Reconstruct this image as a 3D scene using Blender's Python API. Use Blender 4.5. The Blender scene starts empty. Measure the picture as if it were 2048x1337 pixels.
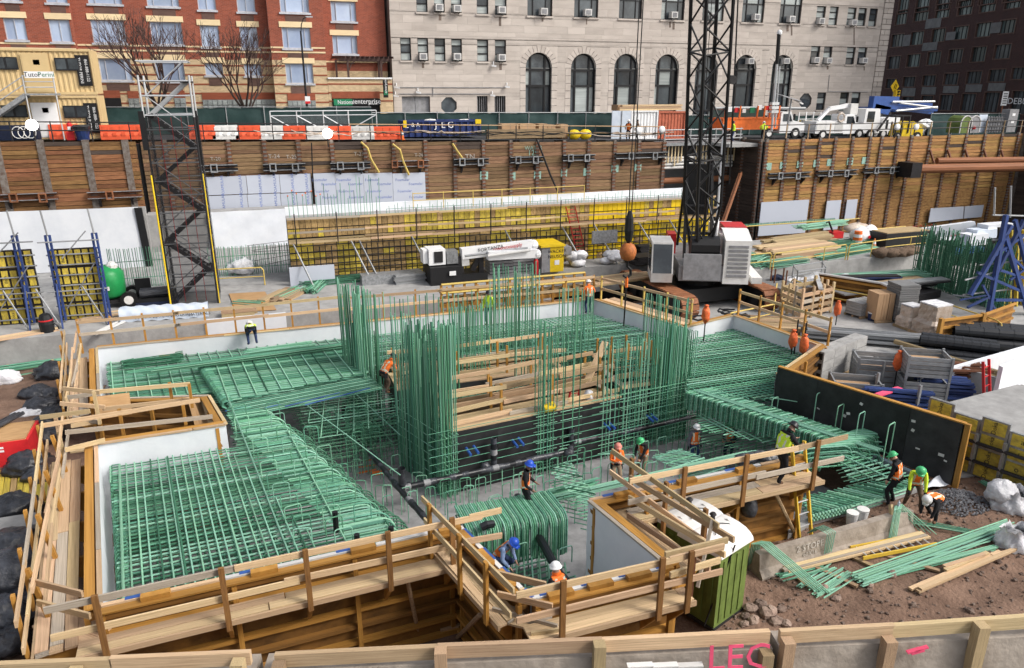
import bpy,bmesh,math,random
from mathutils import Vector as Vec,Matrix as Mx,Euler
R0=random.Random(7)
rnd=R0.random
def U(a,b):return a+(b-a)*rnd()
rad=math.radians
sc=bpy.context.scene
col=sc.collection
# ---------------------------------------------------------------- camera
FPX,PITCH,YAW,H=1476.0,math.atan2(668-175,1476.0),rad(19.2),12.2
cam_d=bpy.data.cameras.new('camera');cam=bpy.data.objects.new('camera',cam_d);col.objects.link(cam)
cam_d.sensor_width=36;cam_d.lens=FPX/2048*36;cam_d.clip_end=2000;cam_d.clip_start=.2
cam.location=(0,0,H);cam.rotation_euler=Euler((rad(90)-PITCH,0,-YAW),'XYZ')
sc.camera=cam
# ---------------------------------------------------------------- world, sun, exposure
SUN_EL,SUN_AZ=rad(42),rad(128)
w=bpy.data.worlds.new('World');sc.world=w;w.use_nodes=True
nt=w.node_tree
sky=nt.nodes.new('ShaderNodeTexSky');sky.sky_type='NISHITA';sky.sun_disc=False
sky.sun_elevation=SUN_EL;sky.sun_rotation=SUN_AZ;sky.air_density=1.0;sky.dust_density=4.0;sky.ozone_density=.6
hsv=nt.nodes.new('ShaderNodeHueSaturation');hsv.inputs['Saturation'].default_value=.38
nt.links.new(sky.outputs[0],hsv.inputs['Color']);nt.links.new(hsv.outputs[0],nt.nodes['Background'].inputs[0])
nt.nodes['Background'].inputs[1].default_value=.15
sd=bpy.data.lights.new('sun','SUN');sd.energy=1.5;sd.angle=rad(14);sd.color=(1,.95,.88)
sun=bpy.data.objects.new('sun',sd);col.objects.link(sun);sun.location=(30,-30,60)
dv=Vec((math.sin(SUN_AZ)*math.cos(SUN_EL),math.cos(SUN_AZ)*math.cos(SUN_EL),math.sin(SUN_EL)))
sun.rotation_euler=dv.to_track_quat('Z','Y').to_euler()
sc.view_settings.view_transform='Standard';sc.view_settings.look='None';sc.view_settings.gamma=1
sc.view_settings.use_curve_mapping=False;sc.view_settings.exposure=.55
sc.cycles.max_bounces=5;sc.cycles.transparent_max_bounces=12;sc.cycles.use_denoising=True
# ---------------------------------------------------------------- photograph pixel -> place in the world
_c,_s,_cy,_sy=math.cos(PITCH),math.sin(PITCH),math.cos(YAW),math.sin(YAW)
def ray(x,y):
 u=(x-1024)/FPX;v=(668-y)/FPX;fw=_c+v*_s
 return Vec((fw*_sy+u*_cy,fw*_cy-u*_sy,v*_c-_s))
CP=Vec((0,0,H))
def G(x,y,z=0.0):
 r=ray(x,y);return CP+r*((z-H)/r.z)
def V(x,y,Y):
 r=ray(x,y);return CP+r*(Y/r.y)
def L(x,y,a,b):
 """meet the vertical plane through a and b (plan points)"""
 r=ray(x,y);n=Vec((b[1]-a[1],a[0]-b[0],0));t=(n.x*a[0]+n.y*a[1])/(n.x*r.x+n.y*r.y)
 return CP+r*t
def ZT(p,y):
 """height at which the plumb line through p shows at pixel row y"""
 fx=p[0]*_sy+p[1]*_cy;k=(668-y)/FPX
 return H+(k*fx*_c-fx*_s)/(_c+k*_s)
def PXY(p):
 p=Vec(p)-CP;fx=p.x*_sy+p.y*_cy;d=fx*_c-p.z*_s
 return 1024+FPX*(p.x*_cy-p.y*_sy)/d,668-FPX*(p.z*_c+fx*_s)/d,d
 # ---------------------------------------------------------------- materials
MAT={}
def mat(name,c,rough=.8,metal=0,var=.25,scale=3.0,kind='noise',stretch=(1,1,1),c2=None,rv=.15,bump=0,bscale=None,spec=.3,hue=0,emit=0,alpha=1):
 m=bpy.data.materials.new(name);m.use_nodes=True;n=m.node_tree.nodes;l=m.node_tree.links
 b=n['Principled BSDF'];b.inputs['Roughness'].default_value=rough;b.inputs['Metallic'].default_value=metal
 b.inputs['Specular IOR Level'].default_value=spec
 tc=n.new('ShaderNodeTexCoord');mp=n.new('ShaderNodeMapping');mp.inputs['Scale'].default_value=stretch
 l.new(tc.outputs['Object'],mp.inputs[0])
 oi=n.new('ShaderNodeObjectInfo')
 add=n.new('ShaderNodeVectorMath');add.operation='ADD';mul=n.new('ShaderNodeVectorMath');mul.operation='SCALE'
 l.new(oi.outputs['Random'],mul.inputs['Scale']);mul.inputs[0].default_value=(37,91,53)
 l.new(mp.outputs[0],add.inputs[0]);l.new(mul.outputs[0],add.inputs[1])
 if c2 is None:c2=tuple(x*.45 for x in c)
 tx=n.new('ShaderNodeTexNoise');tx.inputs['Scale'].default_value=scale;tx.inputs['Detail'].default_value=6;tx.inputs['Roughness'].default_value=.65
 l.new(add.outputs[0],tx.inputs['Vector'])
 mr=n.new('ShaderNodeMapRange');mr.inputs[1].default_value=.38;mr.inputs[2].default_value=.72;mr.inputs[3].default_value=0;mr.inputs[4].default_value=min(1,var*2.2)
 l.new(tx.outputs['Fac'],mr.inputs[0])
 mx=n.new('ShaderNodeMix');mx.data_type='RGBA';mx.inputs[6].default_value=(*c,1);mx.inputs[7].default_value=(*c2,1)
 l.new(mr.outputs[0],mx.inputs[0])
 last=mx.outputs[2]
 if kind=='brick':
  sp=n.new('ShaderNodeSeparateXYZ');cb=n.new('ShaderNodeCombineXYZ');ad=n.new('ShaderNodeMath');ad.operation='ADD'
  l.new(tc.outputs['Object'],sp.inputs[0]);l.new(sp.outputs[0],ad.inputs[0]);l.new(sp.outputs[1],ad.inputs[1])
  l.new(ad.outputs[0],cb.inputs[0]);l.new(sp.outputs[2],cb.inputs[1])
  bt=n.new('ShaderNodeTexBrick');l.new(cb.outputs[0],bt.inputs['Vector']);l.new(last,bt.inputs['Color1'])
  dk=n.new('ShaderNodeMix');dk.data_type='RGBA';dk.blend_type='MULTIPLY';dk.inputs[0].default_value=1;l.new(last,dk.inputs[6]);dk.inputs[7].default_value=(.72,.7,.7,1)
  l.new(dk.outputs[2],bt.inputs['Color2']);bt.inputs['Mortar'].default_value=(*[min(1,x*.55+.1) for x in c],1)
  bt.inputs['Scale'].default_value=1;bt.inputs['Brick Width'].default_value=.3;bt.inputs['Row Height'].default_value=.1;bt.inputs['Mortar Size'].default_value=.008
  last=bt.outputs['Color']
 hs=n.new('ShaderNodeHueSaturation');vr=n.new('ShaderNodeMapRange');vr.inputs[3].default_value=1-rv;vr.inputs[4].default_value=1+rv
 l.new(oi.outputs['Random'],vr.inputs[0]);l.new(vr.outputs[0],hs.inputs['Value']);l.new(last,hs.inputs['Color'])
 if hue:
  hr=n.new('ShaderNodeMapRange');hr.inputs[3].default_value=.5-hue;hr.inputs[4].default_value=.5+hue
  fr=n.new('ShaderNodeMath');fr.operation='FRACT';ml=n.new('ShaderNodeMath');ml.operation='MULTIPLY';ml.inputs[1].default_value=7.3
  l.new(oi.outputs['Random'],ml.inputs[0]);l.new(ml.outputs[0],fr.inputs[0]);l.new(fr.outputs[0],hr.inputs[0]);l.new(hr.outputs[0],hs.inputs['Hue'])
 l.new(hs.outputs[0],b.inputs['Base Color'])
 if bump:
  bp=n.new('ShaderNodeBump');bp.inputs['Strength'].default_value=min(1,bump);bp.inputs['Distance'].default_value=.05
  t2=n.new('ShaderNodeTexNoise');t2.inputs['Scale'].default_value=bscale or scale*4;t2.inputs['Detail'].default_value=5
  l.new(add.outputs[0],t2.inputs['Vector']);l.new(t2.outputs['Fac'],bp.inputs['Height']);l.new(bp.outputs[0],b.inputs['Normal'])
 if emit:b.inputs['Emission Color'].default_value=(*c,1);b.inputs['Emission Strength'].default_value=emit
 if alpha<1:b.inputs['Alpha'].default_value=alpha
 MAT[name]=m;return m
mat('lumber',(.62,.455,.275),.8,var=.42,scale=2.2,stretch=(1.2,5,5),c2=(.36,.24,.13),rv=.26,hue=.014,bump=.25)
mat('lumber_grey',(.47,.41,.33),.85,var=.45,scale=2.2,stretch=(1.2,5,5),c2=(.27,.22,.17),rv=.2,bump=.3)
mat('lumber_old',(.42,.30,.17),.85,var=.4,scale=3,stretch=(1,6,6),c2=(.22,.15,.09),rv=.3,hue=.015,bump=.3)
mat('lag_mid',(.27,.165,.092),.9,var=.45,scale=2.2,stretch=(1.6,3,3),c2=(.12,.068,.036),rv=.28,hue=.012,bump=.5)
mat('lag_left',(.30,.15,.065),.9,var=.5,scale=2.2,stretch=(1.6,3,3),c2=(.11,.05,.022),rv=.32,hue=.015,bump=.5)
mat('lag_right',(.43,.245,.09),.9,var=.45,scale=2.2,stretch=(1.6,3,3),c2=(.22,.11,.04),rv=.25,hue=.012,bump=.5)
mat('lag_dark_and_shade',(.085,.062,.05),.9,var=.4,scale=2.2,stretch=(1.6,3,3),rv=.2,bump=.4)  # dark boards; on the return wall this colour paints in its shade
mat('soldier',(.20,.18,.16),.8,var=.6,scale=4,c2=(.08,.045,.03),bump=.4)
mat('rust',(.17,.065,.03),.75,var=.5,scale=4,c2=(.07,.03,.02),bump=.3)
mat('rust_bright',(.30,.12,.055),.7,var=.5,scale=4,c2=(.14,.06,.03),bump=.2)
mat('steel_dark',(.035,.033,.035),.5,.3,var=.4,scale=5)
mat('steel',(.42,.43,.44),.45,.6,var=.4,scale=6)
mat('galv',(.36,.37,.38),.5,.4,var=.5,scale=7,rv=.2)
mat('alu',(.62,.63,.64),.4,.5,var=.2)
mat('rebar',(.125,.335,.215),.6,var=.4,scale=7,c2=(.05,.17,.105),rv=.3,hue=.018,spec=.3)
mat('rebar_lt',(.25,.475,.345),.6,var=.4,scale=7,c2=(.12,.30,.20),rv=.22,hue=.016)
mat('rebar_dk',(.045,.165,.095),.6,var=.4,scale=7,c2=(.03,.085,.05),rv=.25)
mat('post_rust',(.25,.125,.04),.7,var=.5,scale=4,c2=(.12,.055,.02),bump=.2)
mat('gold',(.44,.225,.05),.6,var=.4,scale=3,c2=(.24,.11,.02),rv=.2)
mat('gold_ply',(.26,.125,.03),.7,var=.5,scale=1.5,c2=(.09,.045,.015),rv=.25)
mat('ply',(.47,.29,.14),.75,var=.35,scale=2,stretch=(1,5,5),c2=(.3,.17,.07))
mat('black_ply',(.012,.012,.013),.55,var=.8,scale=1.2,c2=(.04,.04,.042),spec=.4)
mat('membrane',(.74,.76,.79),.6,var=.35,scale=.7,c2=(.60,.63,.68),bump=.35,bscale=1.5)
mat('foam',(.47,.50,.57),.8,var=.15,scale=2,c2=(.40,.43,.5),rv=.06)
mat('blue_foam',(.50,.62,.70),.7,var=.2,scale=2,c2=(.42,.53,.62),rv=.05)
mat('concrete',(.36,.355,.345),.9,var=.4,scale=1.4,c2=(.22,.215,.21),bump=.3,rv=.08)
mat('concrete_dk',(.20,.20,.20),.9,var=.4,scale=1.4,c2=(.12,.12,.12),bump=.3,rv=.1)
mat('mud_slab',(.34,.335,.335),.9,var=.6,scale=1.1,c2=(.17,.165,.17),bump=.3)
mat('barrier',(.36,.31,.26),.9,var=.45,scale=2.5,c2=(.20,.165,.13),bump=.4,rv=.06)
mat('asphalt',(.07,.07,.075),.9,var=.4,scale=1.5)
mat('pave',(.30,.29,.28),.9,var=.3)
mat('dirt',(.215,.135,.095),.95,var=.65,scale=1.1,c2=(.095,.055,.038),bump=1,bscale=11,rv=0)
mat('gravel',(.34,.34,.36),.9,var=.6,scale=14,bump=.8,rv=.3)
mat('rock',(.27,.20,.16),.95,var=.5,scale=4,c2=(.15,.10,.08),bump=.6,rv=.35)
mat('brick',(.34,.088,.045),.85,var=.35,scale=1.2,c2=(.24,.06,.032),kind='brick',rv=.03)
mat('brick_cream',(.66,.50,.30),.85,var=.25,scale=1.5,c2=(.55,.40,.22),kind='brick',rv=.03)
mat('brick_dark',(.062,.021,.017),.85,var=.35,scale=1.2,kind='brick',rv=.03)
mat('band_red',(.30,.085,.045),.85,rv=.05)
mat('band_cream',(.78,.62,.38),.8,var=.1,rv=.05)
mat('stone',(.545,.487,.437),.85,var=.45,scale=.5,c2=(.41,.36,.32),rv=.06,bump=.1)
mat('stone_shaded',(.33,.27,.235),.85,var=.3,scale=.8)  # stone colour darkened to carry the shadow on the left return side
mat('joint',(.24,.20,.175),.9)
mat('stain',(.20,.155,.13),.9,var=.6,scale=2,stretch=(4,4,.5))
mat('grille',(.13,.075,.06),.7)
mat('win_frame',(.55,.56,.60),.5,.2,rv=.1)
mat('win_black',(.018,.018,.02),.45)
mat('glass_sky_tint',(.28,.35,.50),.06,var=.6,scale=.5,c2=(.42,.50,.62),rv=.25,spec=.7)  # pale blue sky reflection painted into the pane colour
mat('glass_dark',(.035,.04,.047),.05,var=.6,scale=.6,c2=(.10,.12,.13),rv=.5,spec=.6)
mat('glass_blind',(.40,.44,.43),.15,var=.3,scale=1,stretch=(.2,.2,6),rv=.2,spec=.5)
mat('glass_a3',(.06,.085,.085),.1,var=.6,scale=1,stretch=(4,4,.3),c2=(.15,.19,.185),rv=.6,spec=.5)
mat('glass_block',(.34,.37,.36),.2,var=.4,rv=.25,spec=.6)
mat('white_paint',(.78,.78,.78),.45,var=.12,scale=2,c2=(.55,.55,.55),rv=.06)
mat('offwhite',(.66,.65,.63),.5,var=.25,scale=3,c2=(.45,.44,.42))
mat('grey_paint',(.27,.27,.28),.5,var=.3)
mat('black',(.012,.012,.013),.5,rv=.2)
mat('black_plastic',(.018,.019,.023),.36,var=.6,scale=3,c2=(.075,.08,.095),bump=1,bscale=6,rv=.3,spec=.5)
mat('black_pipe',(.012,.013,.016),.35,spec=.5,rv=.2)
mat('tan_container',(.62,.46,.235),.6,var=.2,scale=1.5,c2=(.5,.36,.18),rv=.03)
mat('green_screen',(.016,.042,.040),.7,var=.4,scale=1,c2=(.03,.06,.058),bump=.5,bscale=2)
mat('orange',(.80,.17,.03),.5,var=.2)
mat('orange_bag',(.85,.17,.05),.5,var=.35,scale=8,bump=.6,rv=.12)
mat('orange_barrier',(.78,.12,.05),.45,var=.15,rv=.08)
mat('safety_yellow',(.72,.48,.06),.5,var=.25,rv=.1)
mat('rail_yellow',(.66,.48,.13),.6,var=.35,rv=.12)
mat('cat_yellow',(.78,.54,.02),.4,var=.12)
mat('doka',(.60,.46,.06),.6,var=.5,scale=3,c2=(.26,.19,.05),rv=.3)
mat('doka_wood',(.45,.30,.13),.7,var=.5,scale=3,c2=(.2,.13,.05),rv=.3)
mat('blue_steel',(.022,.055,.21),.5,var=.5,scale=4,c2=(.03,.035,.06),rv=.25)
mat('blue_truck',(.025,.09,.33),.3,rv=.1,spec=.6)
mat('dumpster_blue',(.025,.045,.16),.5,var=.4)
mat('navy',(.012,.018,.045),.85,rv=.2)
mat('red',(.60,.025,.03),.45,var=.2)
mat('crane_orange',(.50,.16,.045),.6,var=.5,scale=9)
mat('cont_orange',(.48,.135,.075),.6,var=.3)
mat('cardboard',(.42,.27,.155),.85,var=.15,rv=.08)
mat('green_tank',(.02,.30,.085),.4,var=.2)
mat('toilet_green',(.15,.21,.05),.6,var=.4,scale=2,rv=.05)
mat('bark',(.05,.035,.03),.9,var=.4)
mat('bark_light',(.09,.055,.048),.9,var=.4)
mat('hivis_orange',(.95,.20,.03),.7,var=.25,scale=12,rv=.05)
mat('hivis_yellow',(.62,.85,.05),.7,var=.25,scale=12,rv=.05)
mat('reflect',(.75,.77,.62),.4)
mat('skin',(.42,.24,.17),.6,rv=.25)
mat('helmet_white',(.80,.80,.80),.3);mat('helmet_green',(.07,.42,.17),.3);mat('helmet_blue',(.025,.09,.52),.3);mat('helmet_black',(.02,.02,.025),.3);mat('helmet_red',(.7,.25,.2),.4)
mat('cloth_black',(.016,.016,.019),.9,var=.4,scale=10);mat('cloth_denim',(.035,.055,.13),.9,var=.4,scale=10);mat('cloth_brown',(.14,.095,.065),.9,var=.4,scale=10)
mat('cloth_grey',(.16,.16,.19),.9,var=.4,scale=10);mat('cloth_lightblue',(.22,.30,.48),.9,var=.4,scale=10);mat('cloth_tan',(.30,.22,.15),.9,var=.4,scale=10)
mat('boot',(.17,.085,.045),.8)
mat('lamp_glow',(1,.97,.9),.4,emit=6)
mat('sign_green',(.02,.19,.09),.5);mat('sign_yellow',(.85,.55,.02),.5)
mat('pink_paint',(.85,.10,.20),.7);mat('mint_paint',(.35,.55,.46),.8,var=.6,scale=9);mat('white_chalk',(.50,.46,.41),.9,var=.6,scale=9)
mat('print_blue',(.16,.22,.50),.8);mat('print_black',(.03,.03,.035),.8)
mat('tarp',(.60,.66,.74),.5,var=.35,scale=2,c2=(.48,.55,.66),bump=.6,bscale=3)
mat('sack',(.70,.70,.71),.6,var=.5,scale=3,c2=(.42,.42,.46),bump=1,bscale=6)
mat('wrap',(.55,.47,.40),.3,var=.5,scale=3,c2=(.36,.27,.2),bump=.5)
mat('mesh_black',(.02,.02,.022),.7,alpha=.50)
mat('chainlink',(.10,.12,.125),.6,alpha=.55)
# ---------------------------------------------------------------- mesh builder
WL={}
def wl(o):return WL.get(o.name,Vec()) if o else Vec()
class MB:
 def __init__(s):s.v=[];s.f=[];s.mi=[];s.mats=[];s.cur=0
 def m(s,name):
  if name not in s.mats:s.mats.append(name)
  s.cur=s.mats.index(name);return s
 def add(s,vs,fs):
  o=len(s.v);s.v+=[Vec(v) for v in vs]
  for f in fs:s.f.append([i+o for i in f]);s.mi.append(s.cur)
  return s
 def box(s,a,b,rz=0,piv=None):
  x0,y0,z0=a;x1,y1,z1=b
  vs=[Vec((x,y,z)) for z in(z0,z1) for y in(y0,y1) for x in(x0,x1)]
  if rz:
   p=Vec(piv) if piv else Vec(((x0+x1)/2,(y0+y1)/2,0));M=Mx.Translation(p)@Mx.Rotation(rz,4,'Z')@Mx.Translation(-p)
   vs=[M@v for v in vs]
  return s.add(vs,[(0,2,3,1),(4,5,7,6),(0,1,5,4),(2,6,7,3),(0,4,6,2),(1,3,7,5)])
 def bar(s,p,q,w,h,up=(0,0,1)):
  p,q=Vec(p),Vec(q);d=(q-p).normalized();upv=Vec(up)
  if abs(d.dot(upv))>.98:upv=Vec((1,0,0)) if abs(d.x)<.9 else Vec((0,1,0))
  sd_=d.cross(upv).normalized()*(w/2);u=sd_.cross(d).normalized()*(h/2)
  vs=[p-sd_-u,p+sd_-u,p-sd_+u,p+sd_+u,q-sd_-u,q+sd_-u,q-sd_+u,q+sd_+u]
  return s.add(vs,[(0,1,3,2),(4,6,7,5),(0,4,5,1),(2,3,7,6),(0,2,6,4),(1,5,7,3)])
 def tube(s,pts,r,n=6,cap=True,r2=None):
  pts=[Vec(p) for p in pts];k=len(pts);rings=[];N=None
  for i,p in enumerate(pts):
   d=(pts[min(i+1,k-1)]-pts[max(i-1,0)])
   d=d.normalized() if d.length>1e-9 else Vec((0,0,1))
   if N is None:
    N=d.cross(Vec((0,0,1)))
    if N.length<.05:N=d.cross(Vec((1,0,0)))
   N=(N-d*N.dot(d));N=N.normalized() if N.length>1e-6 else d.orthogonal().normalized()
   B=d.cross(N);rr=r if r2 is None else r+(r2-r)*i/max(1,k-1)
   rings.append([p+(N*math.cos(6.28318*j/n)+B*math.sin(6.28318*j/n))*rr for j in range(n)])
  vs=[v for rg in rings for v in rg];fs=[]
  for i in range(k-1):
   for j in range(n):fs.append((i*n+j,i*n+(j+1)%n,(i+1)*n+(j+1)%n,(i+1)*n+j))
  if cap:fs+=[tuple(range(n-1,-1,-1)),tuple((k-1)*n+j for j in range(n))]
  return s.add(vs,fs)
 def lathe(s,c,prof,n=16,M=None):
  vs=[];fs=[]
  for(r,z) in prof:
   for j in range(n):vs.append(Vec((r*math.cos(6.28318*j/n),r*math.sin(6.28318*j/n),z)))
  for i in range(len(prof)-1):
   for j in range(n):fs.append((i*n+j,i*n+(j+1)%n,(i+1)*n+(j+1)%n,(i+1)*n+j))
  fs+=[tuple(range(n-1,-1,-1)),tuple((len(prof)-1)*n+j for j in range(n))]
  if M:vs=[M@v for v in vs]
  return s.add([v+Vec(c) for v in vs],fs)
 def prism(s,poly,z0,z1):
  n=len(poly)
  zz0=[z0]*n if not hasattr(z0,'__len__') else z0;zz1=[z1]*n if not hasattr(z1,'__len__') else z1
  vs=[Vec((p[0],p[1],zz0[i])) for i,p in enumerate(poly)]+[Vec((p[0],p[1],zz1[i])) for i,p in enumerate(poly)]
  return s.add(vs,[tuple(range(n-1,-1,-1)),tuple(range(n,2*n))]+[(i,(i+1)%n,n+(i+1)%n,n+i) for i in range(n)])
 def extr(s,poly,vec):
  """polygon of 3-D points pushed along vec"""
  n=len(poly);vec=Vec(vec);vs=[Vec(p) for p in poly]+[Vec(p)+vec for p in poly]
  return s.add(vs,[tuple(range(n-1,-1,-1)),tuple(range(n,2*n))]+[(i,(i+1)%n,n+(i+1)%n,n+i) for i in range(n)])
 def ball(s,c,r,n=10,sq=(1,1,1),jit=0):
  m=max(4,n//2+1);vs=[];fs=[];c=Vec(c)
  for i in range(m+1):
   th=math.pi*i/m
   for j in range(n):
    k=1+(U(-jit,jit) if jit else 0)
    vs.append(c+Vec((math.sin(th)*math.cos(6.28318*j/n)*sq[0],math.sin(th)*math.sin(6.28318*j/n)*sq[1],math.cos(th)*sq[2]))*r*k)
  for i in range(m):
   for j in range(n):fs.append((i*n+j,(i+1)*n+j,(i+1)*n+(j+1)%n,i*n+(j+1)%n))
  return s.add(vs,fs)
 def grid(s,fn,nu,nv):
  vs=[fn(i/nu,j/nv) for j in range(nv+1) for i in range(nu+1)]
  return s.add(vs,[(j*(nu+1)+i,j*(nu+1)+i+1,(j+1)*(nu+1)+i+1,(j+1)*(nu+1)+i) for j in range(nv) for i in range(nu)])
 def mesh(s,name,off=Vec(),smooth=False):
  me=bpy.data.meshes.new(name);me.from_pydata([tuple(v-off) for v in s.v],[],s.f)
  for k in(s.mats or['white_paint']):me.materials.append(MAT[k])
  me.polygons.foreach_set('material_index',s.mi)
  if smooth:me.polygons.foreach_set('use_smooth',[True]*len(s.f))
  bm=bmesh.new();bm.from_mesh(me);bmesh.ops.recalc_face_normals(bm,faces=bm.faces);bm.to_mesh(me);bm.free()
  me.update();return me
 def build(s,name,mt=None,parent=None,smooth=False,loc=None,**kw):
  if mt and not s.mats:s.m(mt)
  base=wl(parent) if parent else(Vec(loc) if loc is not None else s.base())
  o=bpy.data.objects.new(name,s.mesh(name,base,smooth));col.objects.link(o)
  if parent:o.parent=parent
  else:o.location=base
  WL[o.name]=base
  tag(o,**kw);return o
 def base(s):
  n=len(s.v);return Vec((sum(v.x for v in s.v)/n,sum(v.y for v in s.v)/n,min(v.z for v in s.v)))
from mathutils import noise
def crumple(b,c,s_,sq=(1,1,1),nu=30,nv=15):
 sd=U(0,99);c=Vec(c)
 def bf(u,v):
  th,ph=6.28318*u,math.pi*v;dr=Vec((math.sin(ph)*math.cos(th),math.sin(ph)*math.sin(th),math.cos(ph)))
  k=1+.25*noise.noise(dr*1.7+Vec((sd,0,0)))+.22*abs(noise.noise(dr*3.6+Vec((0,sd,0))))-.18*abs(noise.noise(dr*7.5+Vec((0,0,sd))))
  return c+Vec((dr.x*sq[0],dr.y*sq[1],dr.z*sq[2]))*s_*k
 return b.grid(bf,nu,nv)
def tag(o,label=None,cat=None,group=None,kind=None):
 if label:o['label']=label
 if cat:o['category']=cat;o['kind']='thing'
 if group:o['group']=group
 if kind:o['kind']=kind
 return o
def thing(name,loc,label,cat,group=None,rz=0):
 o=bpy.data.objects.new(name,None);o.empty_display_size=.2;col.objects.link(o);o.location=loc;o.rotation_euler=(0,0,rz)
 WL[o.name]=Vec(loc) if not rz else Vec();return tag(o,label,cat,group)
def local(name,label,cat,group=None):
 """a thing built round the origin, to be moved afterwards"""
 o=thing(name,(0,0,0),label,cat,group);return o
def dup(root,loc,rz=0,label=None,group=None,scale=1):
 r=root.copy();col.objects.link(r);r.location=loc;r.rotation_euler=(0,0,rz);r.scale=(scale,)*3
 if label:r['label']=label
 if group:r['group']=group
 for ch in list(root.children):
  c=ch.copy();col.objects.link(c);c.parent=r
  for g in list(ch.children):
   d=g.copy();col.objects.link(d);d.parent=c
 return r
UM={}
def unit(shape,mt):
 k=shape+mt
 if k not in UM:
  b=MB().m(mt)
  if shape=='cube':b.box((-.5,-.5,-.5),(.5,.5,.5))
  elif shape=='rod':b.lathe((0,0,0),[(1,-.5),(1,.5)],5)
  elif shape=='pipe':b.lathe((0,0,0),[(1,-.5),(1,.5)],10)
  UM[k]=b.mesh(k,smooth=(shape=='pipe' and False))
 return UM[k]
def put(name,me,M,parent):
 o=bpy.data.objects.new(name,me);col.objects.link(o);o.parent=parent;o.matrix_basis=Mx.Translation(-wl(parent))@M
 WL[o.name]=wl(parent);return o
def frame(p,q,up=(0,0,1)):
 p,q=Vec(p),Vec(q);d=(q-p);Ln=d.length;d.normalize();upv=Vec(up)
 if abs(d.dot(upv))>.98:upv=Vec((1,0,0)) if abs(d.x)<.9 else Vec((0,1,0))
 y=upv.cross(d).normalized();z=d.cross(y)
 M=Mx((d,y,z)).transposed().to_4x4();M.translation=(p+q)/2;return M,Ln
def board(name,p,q,w,t,mt,parent,up=(0,0,1)):
 """a plank from p to q: w wide across, t thick along up"""
 if mt=='lumber' and rnd()<.16:mt='lumber_grey'
 M,Ln=frame(p,q,up);return put(name,unit('cube',mt),M@Mx.Diagonal((Ln,w,t,1)),parent)
def rod(name,p,q,r,mt,parent,shape='rod'):
 M,Ln=frame(p,q);return put(name,unit(shape,mt),M@Mx.Rotation(rad(90),4,'Y')@Mx.Diagonal((r,r,Ln,1)),parent)
def lerp(a,b,t):return Vec(a)+(Vec(b)-Vec(a))*t
def text_mesh(s,size,M,mt,name,parent,ext=.004,sx=1,**kw):
 """flat lettering as real thin mesh"""
 cu=bpy.data.curves.new('lettering','FONT');cu.body=s;cu.size=size;cu.extrude=ext;cu.align_x='CENTER';cu.align_y='CENTER';cu.resolution_u=2
 t=bpy.data.objects.new('lettering',cu);col.objects.link(t);bpy.context.view_layer.update()
 me=bpy.data.meshes.new_from_object(t);bpy.data.objects.remove(t);bpy.data.curves.remove(cu)
 me.materials.clear();me.materials.append(MAT[mt])
 o=bpy.data.objects.new(name,me);col.objects.link(o)
 if parent:o.parent=parent
 o.matrix_basis=Mx.Translation(-wl(parent))@M@Mx.Diagonal((sx,1,1,1));WL[o.name]=wl(parent);tag(o,**kw);return o
def face_M(c,right,up):
 r=Vec(right).normalized();u=Vec(up).normalized();n=r.cross(u);M=Mx((r,u,n)).transposed().to_4x4();M.translation=Vec(c);return M
def street(x):return 8.507-.0225*x
def rects(x0,x1,z0,z1,holes):
 zs=sorted({z0,z1,*[min(max(z,z0),z1) for h in holes for z in(h[2],h[3])]});out=[]
 for a,b in zip(zs,zs[1:]):
  if b-a<1e-4:continue
  m=(a+b)/2;cuts=sorted([(h[0],h[1]) for h in holes if h[2]<m<h[3]]);x=x0
  for(h0,h1) in cuts:
   if h0>x+1e-4:out.append((x,min(h0,x1),a,b))
   x=max(x,h1)
  if x<x1-1e-4:out.append((x,x1,a,b))
 return out
ORD=['first','second','third','fourth','fifth','sixth','seventh','eighth','ninth','tenth','eleventh','twelfth','thirteenth','fourteenth']
# ================================================================ ground and buildings
def slab_sheet(name,poly,z,mt,**kw):
 b=MB().m(mt);n=len(poly);b.add([(p[0],p[1],z if not callable(z) else z(p[0])) for p in poly],[tuple(range(n))])
 return b.build(name,kind='structure',**kw)
slab_sheet('street',[(-80,60.1),(260,60.1),(260,320),(-80,320)],street,'asphalt')
slab_sheet('street_verge',[(42.9,55.4),(130,55.4),(130,60.1),(42.9,60.1)],street,'asphalt')
slab_sheet('pavement',[(-60,68.5),(100,68.5),(100,74.2),(-60,74.2)],lambda x:street(x)+.12,'pave')
YF=74.0
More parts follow.
